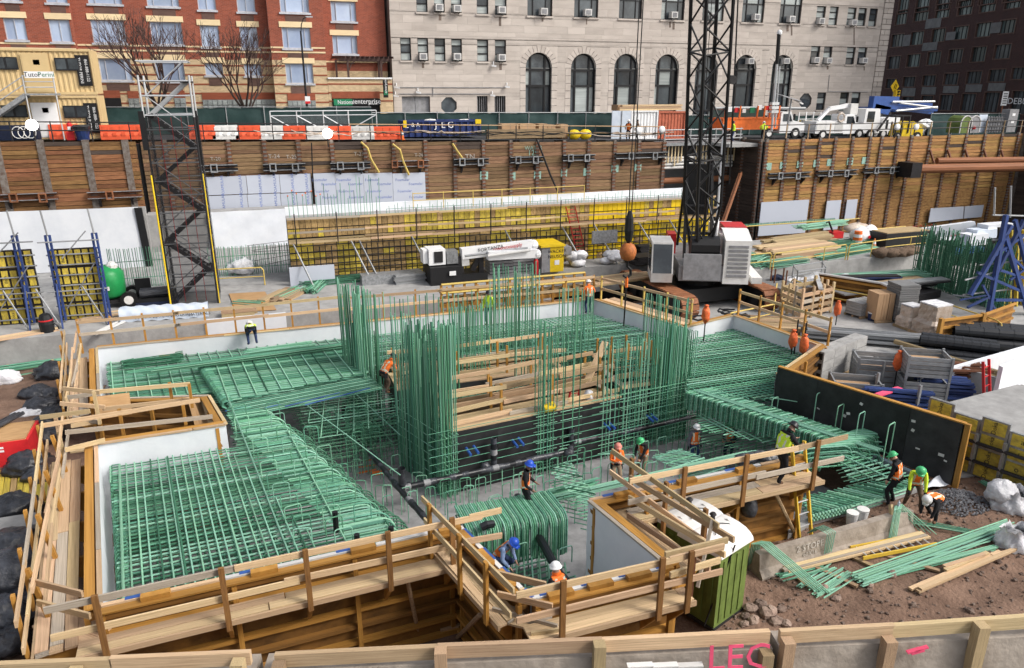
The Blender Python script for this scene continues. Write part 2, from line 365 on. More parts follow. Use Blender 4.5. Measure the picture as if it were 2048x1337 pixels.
# ---- red brick apartment building
def wrect(cx,y0,y1,wd,Y):
 ym=(y0+y1)/2;a=V(cx-wd/2,ym,Y);b=V(cx+wd/2,ym,Y)
 return a.x,b.x,V(cx,y1,Y).z,V(cx,y0,Y).z
def window(parent,r,Y,style,dep=.22):
 """frame (part) with panes (sub-parts) set back in the wall"""
 x0,x1,z0,z1=r;fw=.07;b=MB();fr='win_frame' if style[0] in 'rg' else 'win_black';b.m(fr);yy=Y+dep
 for a,c in(((x0,z0),(x0+fw,z1)),((x1-fw,z0),(x1,z1)),((x0+fw,z0),(x1-fw,z0+fw)),((x0+fw,z1-fw),(x1-fw,z1))):
  b.box((a[0],yy-.1,a[1]),(c[0],yy,c[1]))
 W=x1-x0
 if style=='r3':cuts=[.2,.8]
 elif style=='r2':cuts=[.5]
 elif style=='b3':cuts=[.24,.76]
 elif style=='d4':cuts=[.25,.5,.75]
 else:cuts=[]
 mw=.10 if style[0]=='b' else.05
 for c in cuts:b.box((x0+W*c-mw/2,yy-.12,z0+fw),(x0+W*c+mw/2,yy,z1-fw))
 hz=[]
 if style=='s':hz=[.36,.70]
 if style=='b3':hz=[.48]
 xs=[x0+fw]+[x0+W*c for c in cuts]+[x1-fw]
 for h in hz:
  for i in range(len(xs)-1):b.box((xs[i]+(mw/2 if i else 0),yy-.11,z0+(z1-z0)*h-.06),(xs[i+1]-(mw/2 if i<len(xs)-2 else 0),yy,z0+(z1-z0)*h+.06))
 if style[0]=='r':
  b.box((x0-.12,Y-.12,z0-.16),(x1+.12,Y+.04,z0-.003))
 o=b.build('window',parent=parent)
 zs=[z0+fw]+[z0+(z1-z0)*h for h in hz]+[z1-fw]
 for i in range(len(xs)-1):
  for j in range(len(zs)-1):
   k=rnd()
   g={'r':'glass_sky_tint','s':'glass_blind' if k<.6 else 'glass_dark','b':'glass_dark' if k<.7 else 'glass_blind','d':'glass_a3','g':'glass_dark'}[style[0]]
   if style=='r3' and z1<13.8 and i!=1:g='glass_dark'
   if style=='r2' and z1<13.8:g='glass_dark'
   M=Mx.Translation(((xs[i]+xs[i+1])/2,yy-.03,(zs[j]+zs[j+1])/2))@Mx.Diagonal((xs[i+1]-xs[i],.03,zs[j+1]-zs[j],1))
   put('pane',unit('cube',g),M,o)
 return o
apt=thing('apartment_building',(-2,YF,8.5),'red brick apartment building with cream banded base and bay fronts','building')
XA=V(150,60,YF).x;XB=V(537,60,YF).x;XC=V(645,60,YF).x;XE=V(783,200,YF).x-.05
planes=[(-45,XA,YF-.9),(XA,XB,YF),(XB,XC,YF-1.1),(XC,XE,YF+1.0)]
wins=[[(18,-42,2,40,'r2'),(110,-38,6,43,'r2'),(30.5,36,80,43,'r2'),(120.6,39,84,42,'r2'),(-70,33,78,44,'r2')],[(207,-36,8,68,'r3'),(323.5,-32,13,64,'r3'),(412,-26,20,36,'r2'),(491,-22,24,36,'r2'),(217,40,86,67,'r3'),(333,44,89,63,'r3'),(420,51,94,37,'r2'),(498,54,97,35,'r2'),(231,117,161,64,'r3'),(340,121,163,58,'r3'),(428,126,151,36,'r2'),(505.5,128,152,34,'r2')],[(588,-22,25,58,'r3'),(593,55,97,56.5,'r3'),(599,127,167,55,'r3')],[(687,3,43,50,'r3'),(690,71,108,49,'r3')]]
ZSPLIT=V(400,119,YF).z
for(xa,xb,Y),wl_ in zip(planes,wins):
 rs=[wrect(*w_[:4],Y) for w_ in wl_]
 wall=MB();crm=MB().m('brick_cream');bands=MB()
 if xa>XC-.1:zlo=V(700,157,Y).z
 else:zlo=5
 wall.m('brick')
 zs=ZSPLIT if Y<=YF else V(700,142,Y).z
 for(a,c,d,e) in rects(xa,xb,zs,24,rs):wall.box((a,Y,d),(c,Y+.45,e))
 for(a,c,d,e) in rects(xa,xb,zlo,zs,rs):crm.box((a,Y,d),(c,Y+.45,e))
 wall.m('brick')
 if xa>-44:wall.box((xa,Y+.45,zs),(xa+.3,Y+2.6,24));crm.box((xa,Y+.45,zlo),(xa+.3,Y+2.6,zs))
 wall.box((xb-.3,Y+.45,zs),(xb,Y+2.6,24));crm.box((xb-.3,Y+.45,zlo),(xb,Y+2.6,zs))
 wall.build('brick_wall',parent=apt);crm.build('cream_wall',parent=apt)
 # cream string course and red stripes over the cream base
 for zc in([ZSPLIT+.98,ZSPLIT+.6] if Y<=YF else[zs+.75]):
  for(a,c,d,e) in rects(xa,xb,zc,zc+.13,rs):bands.m('band_cream').box((a,Y-.04,d),(c,Y-.002,e))
 if Y<=YF:
  z=ZSPLIT-.55;k=0
  while z>8.8:
   for(a,c,d,e) in rects(xa,xb,z,z+.12,rs):bands.m('band_red').box((a,Y-.03,d),(c,Y-.003,e))
   z-=.78
 if bands.v:bands.build('brick_band',parent=apt)
 for w_,r in zip(wl_,rs):
  window(apt,r,Y,w_[4])
  x0,x1,z0,z1=r
  board('lintel',(x0-.2,Y-.03,z1+.24),(x1+.2,Y-.03,z1+.24),.46,.07,'band_cream',apt,up=(0,1,0))
  xm=(x0+x1)/2;hw=min(.95,(x1-x0)*.36)
  board('vent_panel',(xm-hw,Y-.01,z0-.55),(xm+hw,Y-.01,z0-.55),.62,.05,'grille',apt,up=(0,1,0))
  # ground floor openings: red panels over glass block windows
for(xa,xb,ya,yb,kind) in((403,549,185,214,1),(574,630,187,216,1),(346,369,181,212,1),(254,276,182,212,1),(206,239,181,212,0)):
 Y=YF-1.1 if xa>545 else YF
 a=V(xa,ya,Y);b_=V(xb,ya,Y);zt=a.z;zb=V(xa,yb,Y).z-.3;zm=zt-.62
 board('red_panel',(a.x,Y-.02,zt-.3),(b_.x,Y-.02,zt-.3),.6,.08,'band_red',apt,up=(0,1,0))
 back=MB().m('black' if not kind else 'grey_paint').box((a.x,Y-.05,zb),(b_.x,Y+.02,zm)).build('block_window',parent=apt)
 if kind:
  nx=max(2,int((b_.x-a.x)/.40));nz=max(2,int((zm-zb)/.40));sx=(b_.x-a.x)/nx;sz=(zm-zb)/nz
  for i in range(nx):
   for j in range(nz):
    put('glass_block',unit('cube','glass_block'),Mx.Translation((a.x+(i+.5)*sx,Y-.09,zb+(j+.5)*sz))@Mx.Diagonal((sx*.86,.1,sz*.86,1)),back)
    # one-storey shop front with terrace
YS=YF-1.1;zr=V(700,158,YS).z;sx0=XC+.02;sx1=XE
sh=MB().m('brick_cream')
doorr=(V(664,200,YS).x,V(760,200,YS).x,5,V(700,197,YS).z)
for(a,c,d,e) in rects(sx0,sx1,5,zr,[doorr]):sh.box((a,YS,d),(c,YS+.4,e))
sh.m('white_paint').box((sx0,YS-.15,zr),(sx1,YS+.5,zr+.14));sh.m('pave').box((sx0,YS+.5,zr-.1),(sx1,YF+1.0,zr+.02))
z=zr-.5
while z>10.9:
 sh.m('band_red').box((sx0,YS-.03,z),(sx1,YS-.003,z+.12));z-=.75
sh.m('black').box((doorr[0],YS+.4,5),(doorr[1],YS+.5,doorr[3]))
sh.m('band_red').box((doorr[0],YS-.04,doorr[3]+.02),(doorr[1],YS-.005,doorr[3]+.62))
sh.build('shop_front',parent=apt)
sg=thing('shop_sign',V(713,206,YS-.2),'green and black rental shop sign above the dark doorway','sign')
xa,xm,xb=V(667,205,YS).x,V(704,205,YS).x,V(760,205,YS).x;zt=V(700,198,YS).z;zb=V(700,210.5,YS).z
MB().m('sign_green').box((xa,YS-.3,zb),(xm,YS-.06,zt)).m('black').box((xm,YS-.3,zb),(xb,YS-.06,zt)).build('sign_panel',parent=sg)
text_mesh('National',.52,face_M(((xa+xm)/2+.25,YS-.31,(zt+zb)/2),(1,0,0),(0,0,1)),'white_paint','lettering',sg,sx=.85)
text_mesh('enterprise',.62,face_M(((xm+xb)/2+.1,YS-.31,(zt+zb)/2+.05),(1,0,0),(0,0,1)),'white_paint','lettering',sg,sx=.95)
text_mesh('rent-a-car',.2,face_M((xb-.7,YS-.31,zb+.12),(1,0,0),(0,0,1)),'white_paint','lettering',sg)
bn=thing('banner_sign',V(770,195,YS-.4),'narrow vertical black and green banner sign at the shop corner','sign')
p=V(770,178,YS-.4)
MB().m('black').box((p.x-.22,YS-.75,V(770,195,YS).z),(p.x+.22,YS-.6,V(770,160,YS).z)).m('sign_green').box((p.x-.18,YS-.78,V(770,190,YS).z),(p.x+.18,YS-.751,V(770,181,YS).z)).build('banner',parent=bn)
text_mesh('enterprise',.33,face_M((p.x,YS-.79,V(770,171,YS).z),(0,0,1),(-1,0,0)),'white_paint','lettering',bn)
# pergola on the terrace
pg=thing('pergola',V(730,155,YF-.2),'dark timber pergola on the shop roof terrace','pergola')
px0,px1=V(693,120,YF).x,V(776,120,YF).x;zp=V(735,120,YF).z;zf=V(735,156,YF).z
for(xx,yy) in((px0,YF-.7),(px1-.8,YF-.7),(px0-.9,YF+.7),(px1-.8,YF+.7)):board('post',(xx,yy,zf),(xx,yy,zp),.18,.18,'stone_shaded' if 0 else 'bark_light',pg)
for yy in(YF-.7,YF+.7):board('beam',(px0-.6,yy,zp),(px1,yy,zp),.12,.26,'bark_light',pg)
for i in range(11):
 x=px0-.6+(px1-px0+.5)*i/10;board('rafter',(x+.4,YF-1.1,zp+.2),(x-.6,YF+.95,zp+.2),.08,.18,'bark_light',pg)
for xx in(px0+.1,px1-.9):MB().m('bark_light').tube([(xx,YF-.7,zp-.9),(xx+.25,YF-.7,zp-.3),(xx+.75,YF-.7,zp-.05)],.05,5).build('brace',parent=pg)
# ---- cream stone building
stn=thing('stone_building',(44,YF,8),'cream stone public building with tall arched windows','building')
X0,X1=V(785,150,YF).x,V(1762,140,YF).x
sm=[]
for cx,y0,y1,wd in((843.5,-24,24,22),(878.5,-23,25,21),(912.5,-22,25.5,21),(965,-20,28,23),(1001.5,-19,30,23),(811.5,75,121,21),(846,76,122,21),(880,77,122.5,21),(913.5,78,123,21),(965.5,79.5,123,22),(1001,80,124,22),(1641.5,12,49,18),(1667,13,50.5,17),(1703,15,51,17),(1724,16,52,16),(1746,17,53,16),(1630,92,128,18),(1655,93,128.5,17),(1701,94,129,17),(1724,94.5,129.5,17),(1642,185,220,17),(1687.5,185,222,17),(1710.5,185,224,17)):sm.append((cx,y0,y1,wd,'s'))
for cx,y1,wd in((1080,32,50),(1173,35,48),(1262,37.5,46),(1347,40,46),(1428,42,43),(1508,45,44),(1583,47,43)):sm.append((cx,y1-78,y1,wd,'b3'))
smr=[wrect(*w_[:4],YF) for w_ in sm]
arches=[]
for cx,top,wi in((1078,105,47),(1168,107,46),(1254,107.5,46),(1336.5,108.5,45.5),(1416,109.5,43),(1493.5,109.5,42),(1568,109.5,41)):
 c=V(cx,top,YF);hw=1.42;arches.append((c.x,c.z,hw))
Rr=.60
holes=smr+[(x-hw-Rr,x+hw+Rr,5,zt+Rr) for x,zt,hw in arches]
gd=(V(804,205,YF).x,V(860,205,YF).x,5,V(830,193,YF).z);bw=[(V(954,200,YF).x,V(975,200,YF).x,9.2,V(960,192,YF).z),(V(989,200,YF).x,V(1011,200,YF).x,9.2,V(1000,192,YF).z)]
oc=[(V(898,211,YF),.78),(V(1611,202,YF),.85)]
holes+=[gd]+bw+[(p.x-r,p.x+r,p.z-r,p.z+r) for p,r in oc]
XQ=V(1752,120,YF).x;XR=X1+.4
back=MB().m('joint')
for(a,c,d,e) in rects(X0,XR,5,26,holes):back.box((a,YF+.05,d),(c,YF+.6,e))
back.m('stone_shaded').box((X0,YF+.6,5),(X0+.4,YF+9,26));back.m('stone').box((XR-.4,YF+.6,5),(XR,YF+12,26))  # left return gets its shadow from a darker stone colour
back.build('wall',parent=stn)
blocks=[];z=8.2;ci=0
while z<24:
 h=.66 if ci%3 else.42
 for(a,c,d,e) in rects(X0,XQ,z,z+h,holes):
  x=a;Lb=2.2
  first=True
  while x<c-1e-3:
   nx=x+(Lb*(.5 if first and ci%2 else 1))*U(.85,1.15);first=False
   if nx>c-.5:nx=c
   blocks.append((x,nx,d,e));x=nx
 z+=h;ci+=1
rest=MB().m('stone');g_=.010;n_=0
for(a,c,d,e) in sorted(blocks,key=lambda r:-(r[1]-r[0])*(r[3]-r[2])):
 n_+=1
 if n_<=290:put('stone',unit('cube','stone'),Mx.Translation(((a+c)/2,YF+.02,(d+e)/2))@Mx.Diagonal((c-a-g_,.06,e-d-g_,1)),stn)
 else:rest.box((a+g_/2,YF-.01,d+g_/2),(c-g_/2,YF+.05,e-g_/2))
rest.build('stonework',parent=stn,kind='stuff')
# quoins at the corner
zq=8.2;k=0
while zq<24:
 h=.58;zz=zq
 if k%2:cuts=[(XQ,(XQ+XR)/2-.1),((XQ+XR)/2-.1,XR)]
 else:cuts=[(XQ,XR)]
 for a,c in cuts:put('quoin',unit('cube','stone'),Mx.Translation(((a+c)/2+.03,YF-.01,zz+h/2))@Mx.Diagonal((c-a-.06,.16,h-.06,1)),stn)
 zq+=h;k+=1
for x,zt,hw in arches:
 zc=zt-hw;R2=hw+Rr
 # spandrels outside the ring, inside the rectangular hole
 sp=MB().m('stone');nseg=14
 for s_ in(-1,1):
  pts=[(x+s_*R2*math.cos(t*math.pi/2/nseg),zc+R2*math.sin(t*math.pi/2/nseg)) for t in range(nseg+1)]
  for i in range(nseg):
   a,b_=pts[i],pts[i+1];ox=x+s_*R2
   sp.add([(a[0],YF-.005,a[1]),(ox,YF-.005,a[1]),(ox,YF-.005,b_[1]),(b_[0],YF-.005,b_[1])],[(0,1,2,3)])
 sp.build('spandrel',parent=stn)
 nv=13
 for i in range(nv):
  a0=math.pi*i/nv+.012;a1=math.pi*(i+1)/nv-.012;b=MB().m('stone');poly=[]
  for rr,aa in((hw,(a0,(a0+a1)/2,a1)),(R2+(.1 if i%2==0 else 0),(a1,(a0+a1)/2,a0))):
   for t in aa:poly.append((x+rr*math.cos(t),YF-.03,zc+rr*math.sin(t)))
  b.extr(poly,(0,.3,0)).build('voussoir',parent=stn)
 zz=zc;j=0
 while zz>8.3:
  for s_ in(-1,1):
   wd=Rr
   put('jamb_stone',unit('cube','stone'),Mx.Translation((x+s_*(hw+wd/2),YF+.1,zz-.37))@Mx.Diagonal((wd-.01,.26,.70,1)),stn)
  zz-=.74;j+=1
  # glazing
 fb=MB().m('win_black');yy=YF+.45
 fb.tube([(x+(hw-.05)*math.cos(t*math.pi/16),yy,zc+(hw-.05)*math.sin(t*math.pi/16)) for t in range(17)],.1,6)
 for s_ in(-1,1):fb.box((x+s_*hw-.1,yy-.1,8),(x+s_*hw+.1,yy+.1,zc));fb.box((x+s_*hw*.55-.09,yy-.1,8),(x+s_*hw*.55+.09,yy+.1,zc+hw*.83))
 for h_ in(-.2,-1.75,-4.4):fb.box((x-hw,yy-.12,zc+h_-.1),(x+hw,yy+.08,zc+h_+.1))
 wn=fb.build('window',parent=stn)
 poly=[(x+hw*math.cos(t*math.pi/12),yy+.02,zc+hw*math.sin(t*math.pi/12)) for t in range(13)]
 MB().m('glass_dark').extr(poly,(0,.04,0)).build('pane',parent=wn)
 for(xa,xb) in((-hw,-hw*.55),(-hw*.55,hw*.55),(hw*.55,hw)):
  for(za,zb) in((-.2,-1.75),(-1.75,-4.4),(-4.4,-7)):
   put('pane',unit('cube','glass_dark' if rnd()<.75 else 'glass_blind'),Mx.Translation((x+(xa+xb)/2,yy+.02,zc+(za+zb)/2))@Mx.Diagonal((xb-xa-.1,.03,za-zb-.1,1)),wn)
for w_,r in zip(sm,smr):
 window(stn,r,YF,w_[4],.3)
 x0,x1,z0,z1=r
 board('sill',(x0-.1,YF-.05,z0-.09),(x1+.1,YF-.05,z0-.09),.16,.16,'stone',stn,up=(0,1,0))
MB().m('grey_paint').box((gd[0],YF+.3,5),(gd[1]-(gd[1]-gd[0])*.53,YF+.38,gd[3])).box((gd[1]-(gd[1]-gd[0])*.5,YF+.3,5),(gd[1],YF+.38,gd[3])).build('garage_door',parent=stn)
for r in bw:
 o=MB().m('black').box((r[0],YF+.3,r[2]),(r[1],YF+.36,r[3])).build('barred_window',parent=stn)
 for i in range(5):board('bar',(r[0]+(r[1]-r[0])*(i+.5)/5,YF+.22,r[2]),(r[0]+(r[1]-r[0])*(i+.5)/5,YF+.22,r[3]),.05,.05,'grey_paint',o)
for p,r in oc:
 pts=[(p.x+r*math.cos(math.pi*(i+.5)/4),YF+.15,p.z+r*math.sin(math.pi*(i+.5)/4)) for i in range(8)]
 MB().m('glass_dark').extr(pts,(0,.1,0)).build('octagon_window',parent=stn)
 cs=MB().m('stone')
 for sx_ in(-1,1):
  for sz_ in(-1,1):
   cs.add([(p.x+sx_*r,YF-.004,p.z+sz_*r),(p.x+sx_*r*.38,YF-.004,p.z+sz_*r),(p.x+sx_*r,YF-.004,p.z+sz_*r*.38)],[(0,1,2)])
 cs.build('octagon_surround',parent=stn)
for(x,y,l_) in((1001,126,14),(846,124,12),(1085,34,9),(1173,37,12),(1347,43,16),(1340,43,12),(1583,49,22),(1575,49,14),(1708,56,34),(1655,131,8),(1728,132,9),(1000,32,20),(880,27,14)):
 a=V(x,y,YF);b_=V(x,y+l_,YF);board('stain',(a.x,YF-.022,a.z),(b_.x,YF-.022,b_.z),U(.12,.3),.006,'stain',stn,up=(0,1,0))
cn=MB().m('grey_paint')
for pts in(((798,174.5),(1012,175)),((797,188),(980,188)),((866,175),(866,192)),((1659,150),(1656,183),(1735,184))):
 q=[V(x,y,YF-.06) for x,y in pts];cn.tube(q,.035,5)
cn.build('conduit',parent=stn)
for(x,y) in((793,173),(836,183),(791,190),(985,189),(1014,172),(987,130)):
 p=V(x,y,YF-.25);o=thing('security_camera',p,'white security camera '+{793:'at the upper left end of its conduit',836:'above the grey garage door',791:'hanging on a curved bracket beside the shop corner',985:'between the two barred windows',1014:'at the right end of the upper conduit',987:'hanging below a window air conditioner'}[x],'security camera','security cameras on the stone building')
 MB().m('white_paint').bar(p+Vec((-.2,0,-.05)),p+Vec((.25,-.15,-.12)),.16,.16).build('housing',parent=o)
 MB().m('white_paint').tube([p+Vec((0,.22,.25)),p+Vec((0,.05,.3)),p+Vec((0,0,.05))],.05,5).build('bracket',parent=o)
 # window air conditioners
acs=[(878,15,'second small top window from the left corner'),(914,17,'third small top window from the left corner'),(1003,20,'fifth small top window, just left of the wide ones'),(1087,23,'first wide top window from the left'),(1175,25,'second wide top window from the left'),(1347,30,'fourth wide top window from the left'),(1427,32,'wide top window behind the crane boom'),(1512,34,'wide top window right of the crane boom'),(1582,38,'last wide top window before the small right ones'),(846,113,'second small lower window from the left corner'),(914,113,'fourth small lower window from the left corner'),(1003,115,'small lower window nearest the first arch'),(1641,42,'first small top window right of the wide ones'),(1706,45,'third small top window right of the wide ones'),(1631,120,'first small lower window right of the arches'),(1656,121,'second small lower window right of the arches'),(1727,121,'small lower window nearest the corner quoins'),(1500,122,'head of the sixth arched window'),(1571,122,'head of the last arched window')]
ac0=None
for i,(x,y,t) in enumerate(acs):
 p=V(x,y,YF-.25);lab='white window air conditioner in the '+t
 if ac0 is None:
  ac0=thing('air_conditioner',p,lab,'air conditioner','air conditioners in the stone building windows')
  MB().m('offwhite').box(p+Vec((-.36,-.3,-.3)),p+Vec((.36,.35,.3))).build('case',parent=ac0)
  MB().m('grey_paint').box(p+Vec((-.24,-.33,-.2)),p+Vec((.24,-.301,.2))).build('grille',parent=ac0)
  MB().m('steel_dark').bar(p+Vec((-.2,-.2,-.33)),p+Vec((-.2,.3,-.5)),.05,.05).bar(p+Vec((.2,-.2,-.33)),p+Vec((.2,.3,-.5)),.05,.05).build('bracket',parent=ac0)
 else:dup(ac0,p,0,lab)
 # ---- dark brick building across the side street
d3=Vec((math.sin(rad(13.2)),math.cos(rad(13.2)),0));O3=ray(1772,120);O3=CP+O3*(112/1.0);n3=Vec((-d3.y,d3.x,0))
def D3(x,y):return L(x,y,O3,O3+d3)
dk=thing('dark_brick_building',(O3.x,O3.y,6),'dark brown brick apartment building across the side street','building')
def s3(p):return(Vec(p)-O3).dot(d3)
def P3(s_,z,off=0):return Vec((O3.x,O3.y,0))+d3*s_+n3*off+Vec((0,0,z))
w3=[]
rows3=[[(1808,-8,27,22),(1846,-13,24,28),(1887,-20,20,28),(1931,-28,14,31),(1977,-36,9,34),(2026,-40,4,36)],[(1803,20,50,24),(1843,14,43,30),(1886,7,37,29),(1931,-1,31,31),(1977,-9,25,33),(2027,-16,18,34)],[(1795,67,95,26),(1834,62,91,27),(1877,56,85,28),(1921,51,80,32),(1967,44,75,32),(2015,38,68,33)],[(1788,111,139,26),(1827,107,135,28),(1868,102,131,28),(1911,97,127,30),(1957,92,125,31),(2005,87,119,35)],[(1782,156,178,22),(1818,152,175,26),(1858,149,173,28),(1902,145,171,31),(1948,141,169,32),(1994,137,165,36),(2040,133,160,36)],[(1815,192,222,25),(1853,190,222,25),(1892,188,222,29),(1936,186,224,30),(1982,183,226,33),(2040,180,230,40)]]
for ri,rw in enumerate(rows3):
 for(cx,y0,y1,wd) in rw:
  ym=(y0+y1)/2;a=D3(cx-wd/2,ym);b_=D3(cx+wd/2,ym);w3.append((min(s3(a),s3(b_)),max(s3(a),s3(b_)),D3(cx,y1).z,D3(cx,y0).z))
sa,sb=s3(D3(1740,120)),s3(D3(2200,120));s0_,s1_=min(sa,sb),max(sa,sb)
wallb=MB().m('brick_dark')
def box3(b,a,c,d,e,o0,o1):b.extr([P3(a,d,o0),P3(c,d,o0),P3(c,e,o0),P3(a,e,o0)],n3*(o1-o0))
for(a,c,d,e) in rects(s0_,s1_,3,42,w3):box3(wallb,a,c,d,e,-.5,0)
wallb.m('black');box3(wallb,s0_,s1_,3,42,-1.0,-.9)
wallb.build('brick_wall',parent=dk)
for i,(a,c,d,e) in enumerate(w3):
 b=MB().m('grille');f=.12
 for q in((a,a+f,d,e),(c-f,c,d,e),(a+f,c-f,d,d+f),(a+f,c-f,e-f,e)):box3(b,*q,-.3,.04)
 b.m('win_black')
 for t in(.25,.5,.75):box3(b,a+(c-a)*t-.05,a+(c-a)*t+.05,d+f,e-f,-.3,-.2)
 o=b.build('window',parent=dk);M3=Mx((d3,n3,Vec((0,0,1)))).transposed().to_4x4()
 gm='glass_a3' if(i<len(w3)-14 and rnd()<.7) else 'glass_dark'
 for t in range(4):
  M=M3.copy();M.translation=P3(a+(c-a)*(t+.5)/4,(d+e)/2,-.27);put('pane',unit('cube',gm),M@Mx.Diagonal(((c-a)/4-.06,.04,e-d-.2,1)),o)
for(x,y0,y1,wd) in((1867,37,56,30),(1860,85,101,29),(1902,64,80,18),(1992,45,66,20),(1814,70,92,14),(1902,172,186,30),(1948,169,184,32),(1858,174,189,28),(1818,176,192,26),(1994,166,182,34)):
 ym=(y0+y1)/2;a=s3(D3(x-wd/2,ym));c=s3(D3(x+wd/2,ym));b=MB().m('grille' if 0 else 'concrete_dk');box3(b,min(a,c),max(a,c),D3(x,y1).z,D3(x,y0).z,.005,.06);b.build('metal_panel',parent=dk)
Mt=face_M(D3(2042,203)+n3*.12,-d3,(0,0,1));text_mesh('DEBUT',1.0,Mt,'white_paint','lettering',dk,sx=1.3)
# ================================================================ timber retaining walls
def lag_wall(name,label,A,B,xs,ztop,zbot,mt,pitch=.285,pile_mat='soldier',pw=.36,lim=290,old=0):
 """soldier piles with timber boards between; A,B plan points, xs pile places along AB in metres"""
 A=Vec((*A,0));B=Vec((*B,0));d=(B-A).normalized();n=Vec((d.y,-d.x,0))
 o=thing(name,A+Vec((0,0,zbot)),label,'retaining wall')
 bk=MB().m('black');Ln=(B-A).length
 zt=lambda s:ztop(A.x+d.x*s) if callable(ztop) else ztop
 bk.extr([A+Vec((0,0,zbot))-n*.15,B+Vec((0,0,zbot))-n*.15,B+Vec((0,0,zt(Ln)-.15))-n*.15,A+Vec((0,0,zt(0)-.15))-n*.15],-n*.3)
 bk.build('backing',parent=o)
 for s_ in xs:
  p=A+d*s_
  if pile_mat:
   b=MB().m(pile_mat);q=p+n*.06
   b.box((q.x-pw/2,q.y-.1,zbot),(q.x+pw/2,q.y+.12,zt(s_)+.12),math.atan2(d.y,d.x),q)
   if pw<.3:
    b.m('rust')
    z=zbot
    while z<zt(s_):b.box((q.x-pw*.8,q.y-.13,z),(q.x+pw*.8,q.y-.05,z+.11),math.atan2(d.y,d.x),q);z+=.28
   b.build('pile',parent=o)
 ed=[0]+list(xs)+[Ln];cells=[]
 for a,c in zip(ed,ed[1:]):
  if c-a<.2:continue
  z=zt((a+c)/2);k=0
  while z-pitch>zbot:
   cells.append((a,c,z-pitch,z,k));z-=pitch;k+=1
 cells.sort(key=lambda r:r[4]);st=MB().m(mt)
 for i,(a,c,z0,z1,k) in enumerate(cells):
  off=U(-.03,.03);hh=(z1-z0)*U(.84,.95);g=pw*.42
  p,q=A+d*(a+g)+n*off+Vec((0,0,(z0+z1)/2)),A+d*(c-g)+n*off+Vec((0,0,(z0+z1)/2+U(-.02,.02)))
  m2=mt if rnd()>.07 or k>3+3*rnd() else 'lag_dark_and_shade'
  if i<lim:board('lagging_board',p,q,.12,hh,m2,o)
  else:st.bar(p,q,.12,hh)
 if st.v:st.build('lagging',parent=o,kind='stuff')
 return o,A,d,n
def along(A,d,x,y):
 p=L(x,y,A,A+d);return(p-A).dot(d)
YW=58.0
A0,B0=(-24,YW),(V(279,300,YW).x,YW)
Av,dx_=Vec((-24,YW,0)),Vec((1,0,0))
wleft=lag_wall('timber_wall','weathered timber lagging wall with wide grey piles beneath the site trailers',A0,B0,[along(Av,dx_,x,285) for x in(-95,-8,80,171,250)],street,.3,'lag_left',pw=.42)
A1=(V(279,300,YW).x+.02,YW);B1=(V(1329,300,YW).x,YW);Av1=Vec((*A1,0))
wmid=lag_wall('timber_wall','long brown timber lagging wall with dark perforated piles below the street barriers',A1,B1,[along(Av1,dx_,x,288) for x in(330,395,456.6,528,596,663,729,786,850,908,966,1021,1074,1128,1177,1229,1278)]+[B1[0]-A1[0]-.1],street,.3,'lag_mid',pw=.24)
YR=55.0
A2=(V(1531,280,YR).x,YR);B2=(A2[0]+40,YR);Av2=Vec((*A2,0))
wright=lag_wall('timber_wall','tan timber lagging wall projecting below the parked trucks',A2,B2,[.12]+[along(Av2,dx_,x,275) for x in(1573,1606,1640,1671,1705,1740,1763,1795,1822,1860,1896,1931,1968,2002,2035)],7.88,-2.2,'lag_right',pw=.26)
wshaded=lag_wall('timber_wall','timber lagging return wall with painted-in shade standing behind the crane boom',(A2[0]-.2,60),(A2[0]-.2,YR+.05),[.1,2.4,4.8],7.85,-2.2,'lag_dark_and_shade',pw=.24)  # shade of the face turned from the sun is put into the boards
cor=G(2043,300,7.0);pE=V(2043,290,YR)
wend=lag_wall('timber_wall','dark brown timber lagging wall closing the far end of the pit',(pE.x,YR-.1),(pE.x+3,YR-22),[.1,2.4,4.8,7.2,9.6],7.9,-2.2,'lag_dark_and_shade',pw=.3)
# bridge gap between the two walls: recessed concrete face, utilities
xg0,xg1=B1[0]+.05,A2[0]-.3
gp=thing('utility_recess',(xg0,60,3),'recess in the pit wall crossed by utility pipes behind the crane boom','utility recess')
MB().m('concrete_dk').box((xg0,61.0,.3),(xg1,61.3,7.6)).build('concrete_face',parent=gp)
MB().m('galv').box((xg0,58.1,7.35),(xg1,61,7.62)).build('deck',parent=gp)
for i in range(18):
 x=xg0+.4+i*.33+(1.2 if i>5 else 0)+(1 if i>10 else 0)
 if x<xg1-.2:board('hanger_rod',(x,58.6,7.3),(x,58.6,5.7+U(-.2,.3)),.09,.09,'band_cream',gp)
for z in(5.4,5.7,6.0,6.25):rod('utility_pipe',(xg0+.2,58.8,z),(xg1-.2,58.8,z),.12,'offwhite',gp,'pipe')
rod('utility_pipe',(xg0,59.3,4.2),(xg1,59.3,4.2),.28,'rust_bright',gp,'pipe')
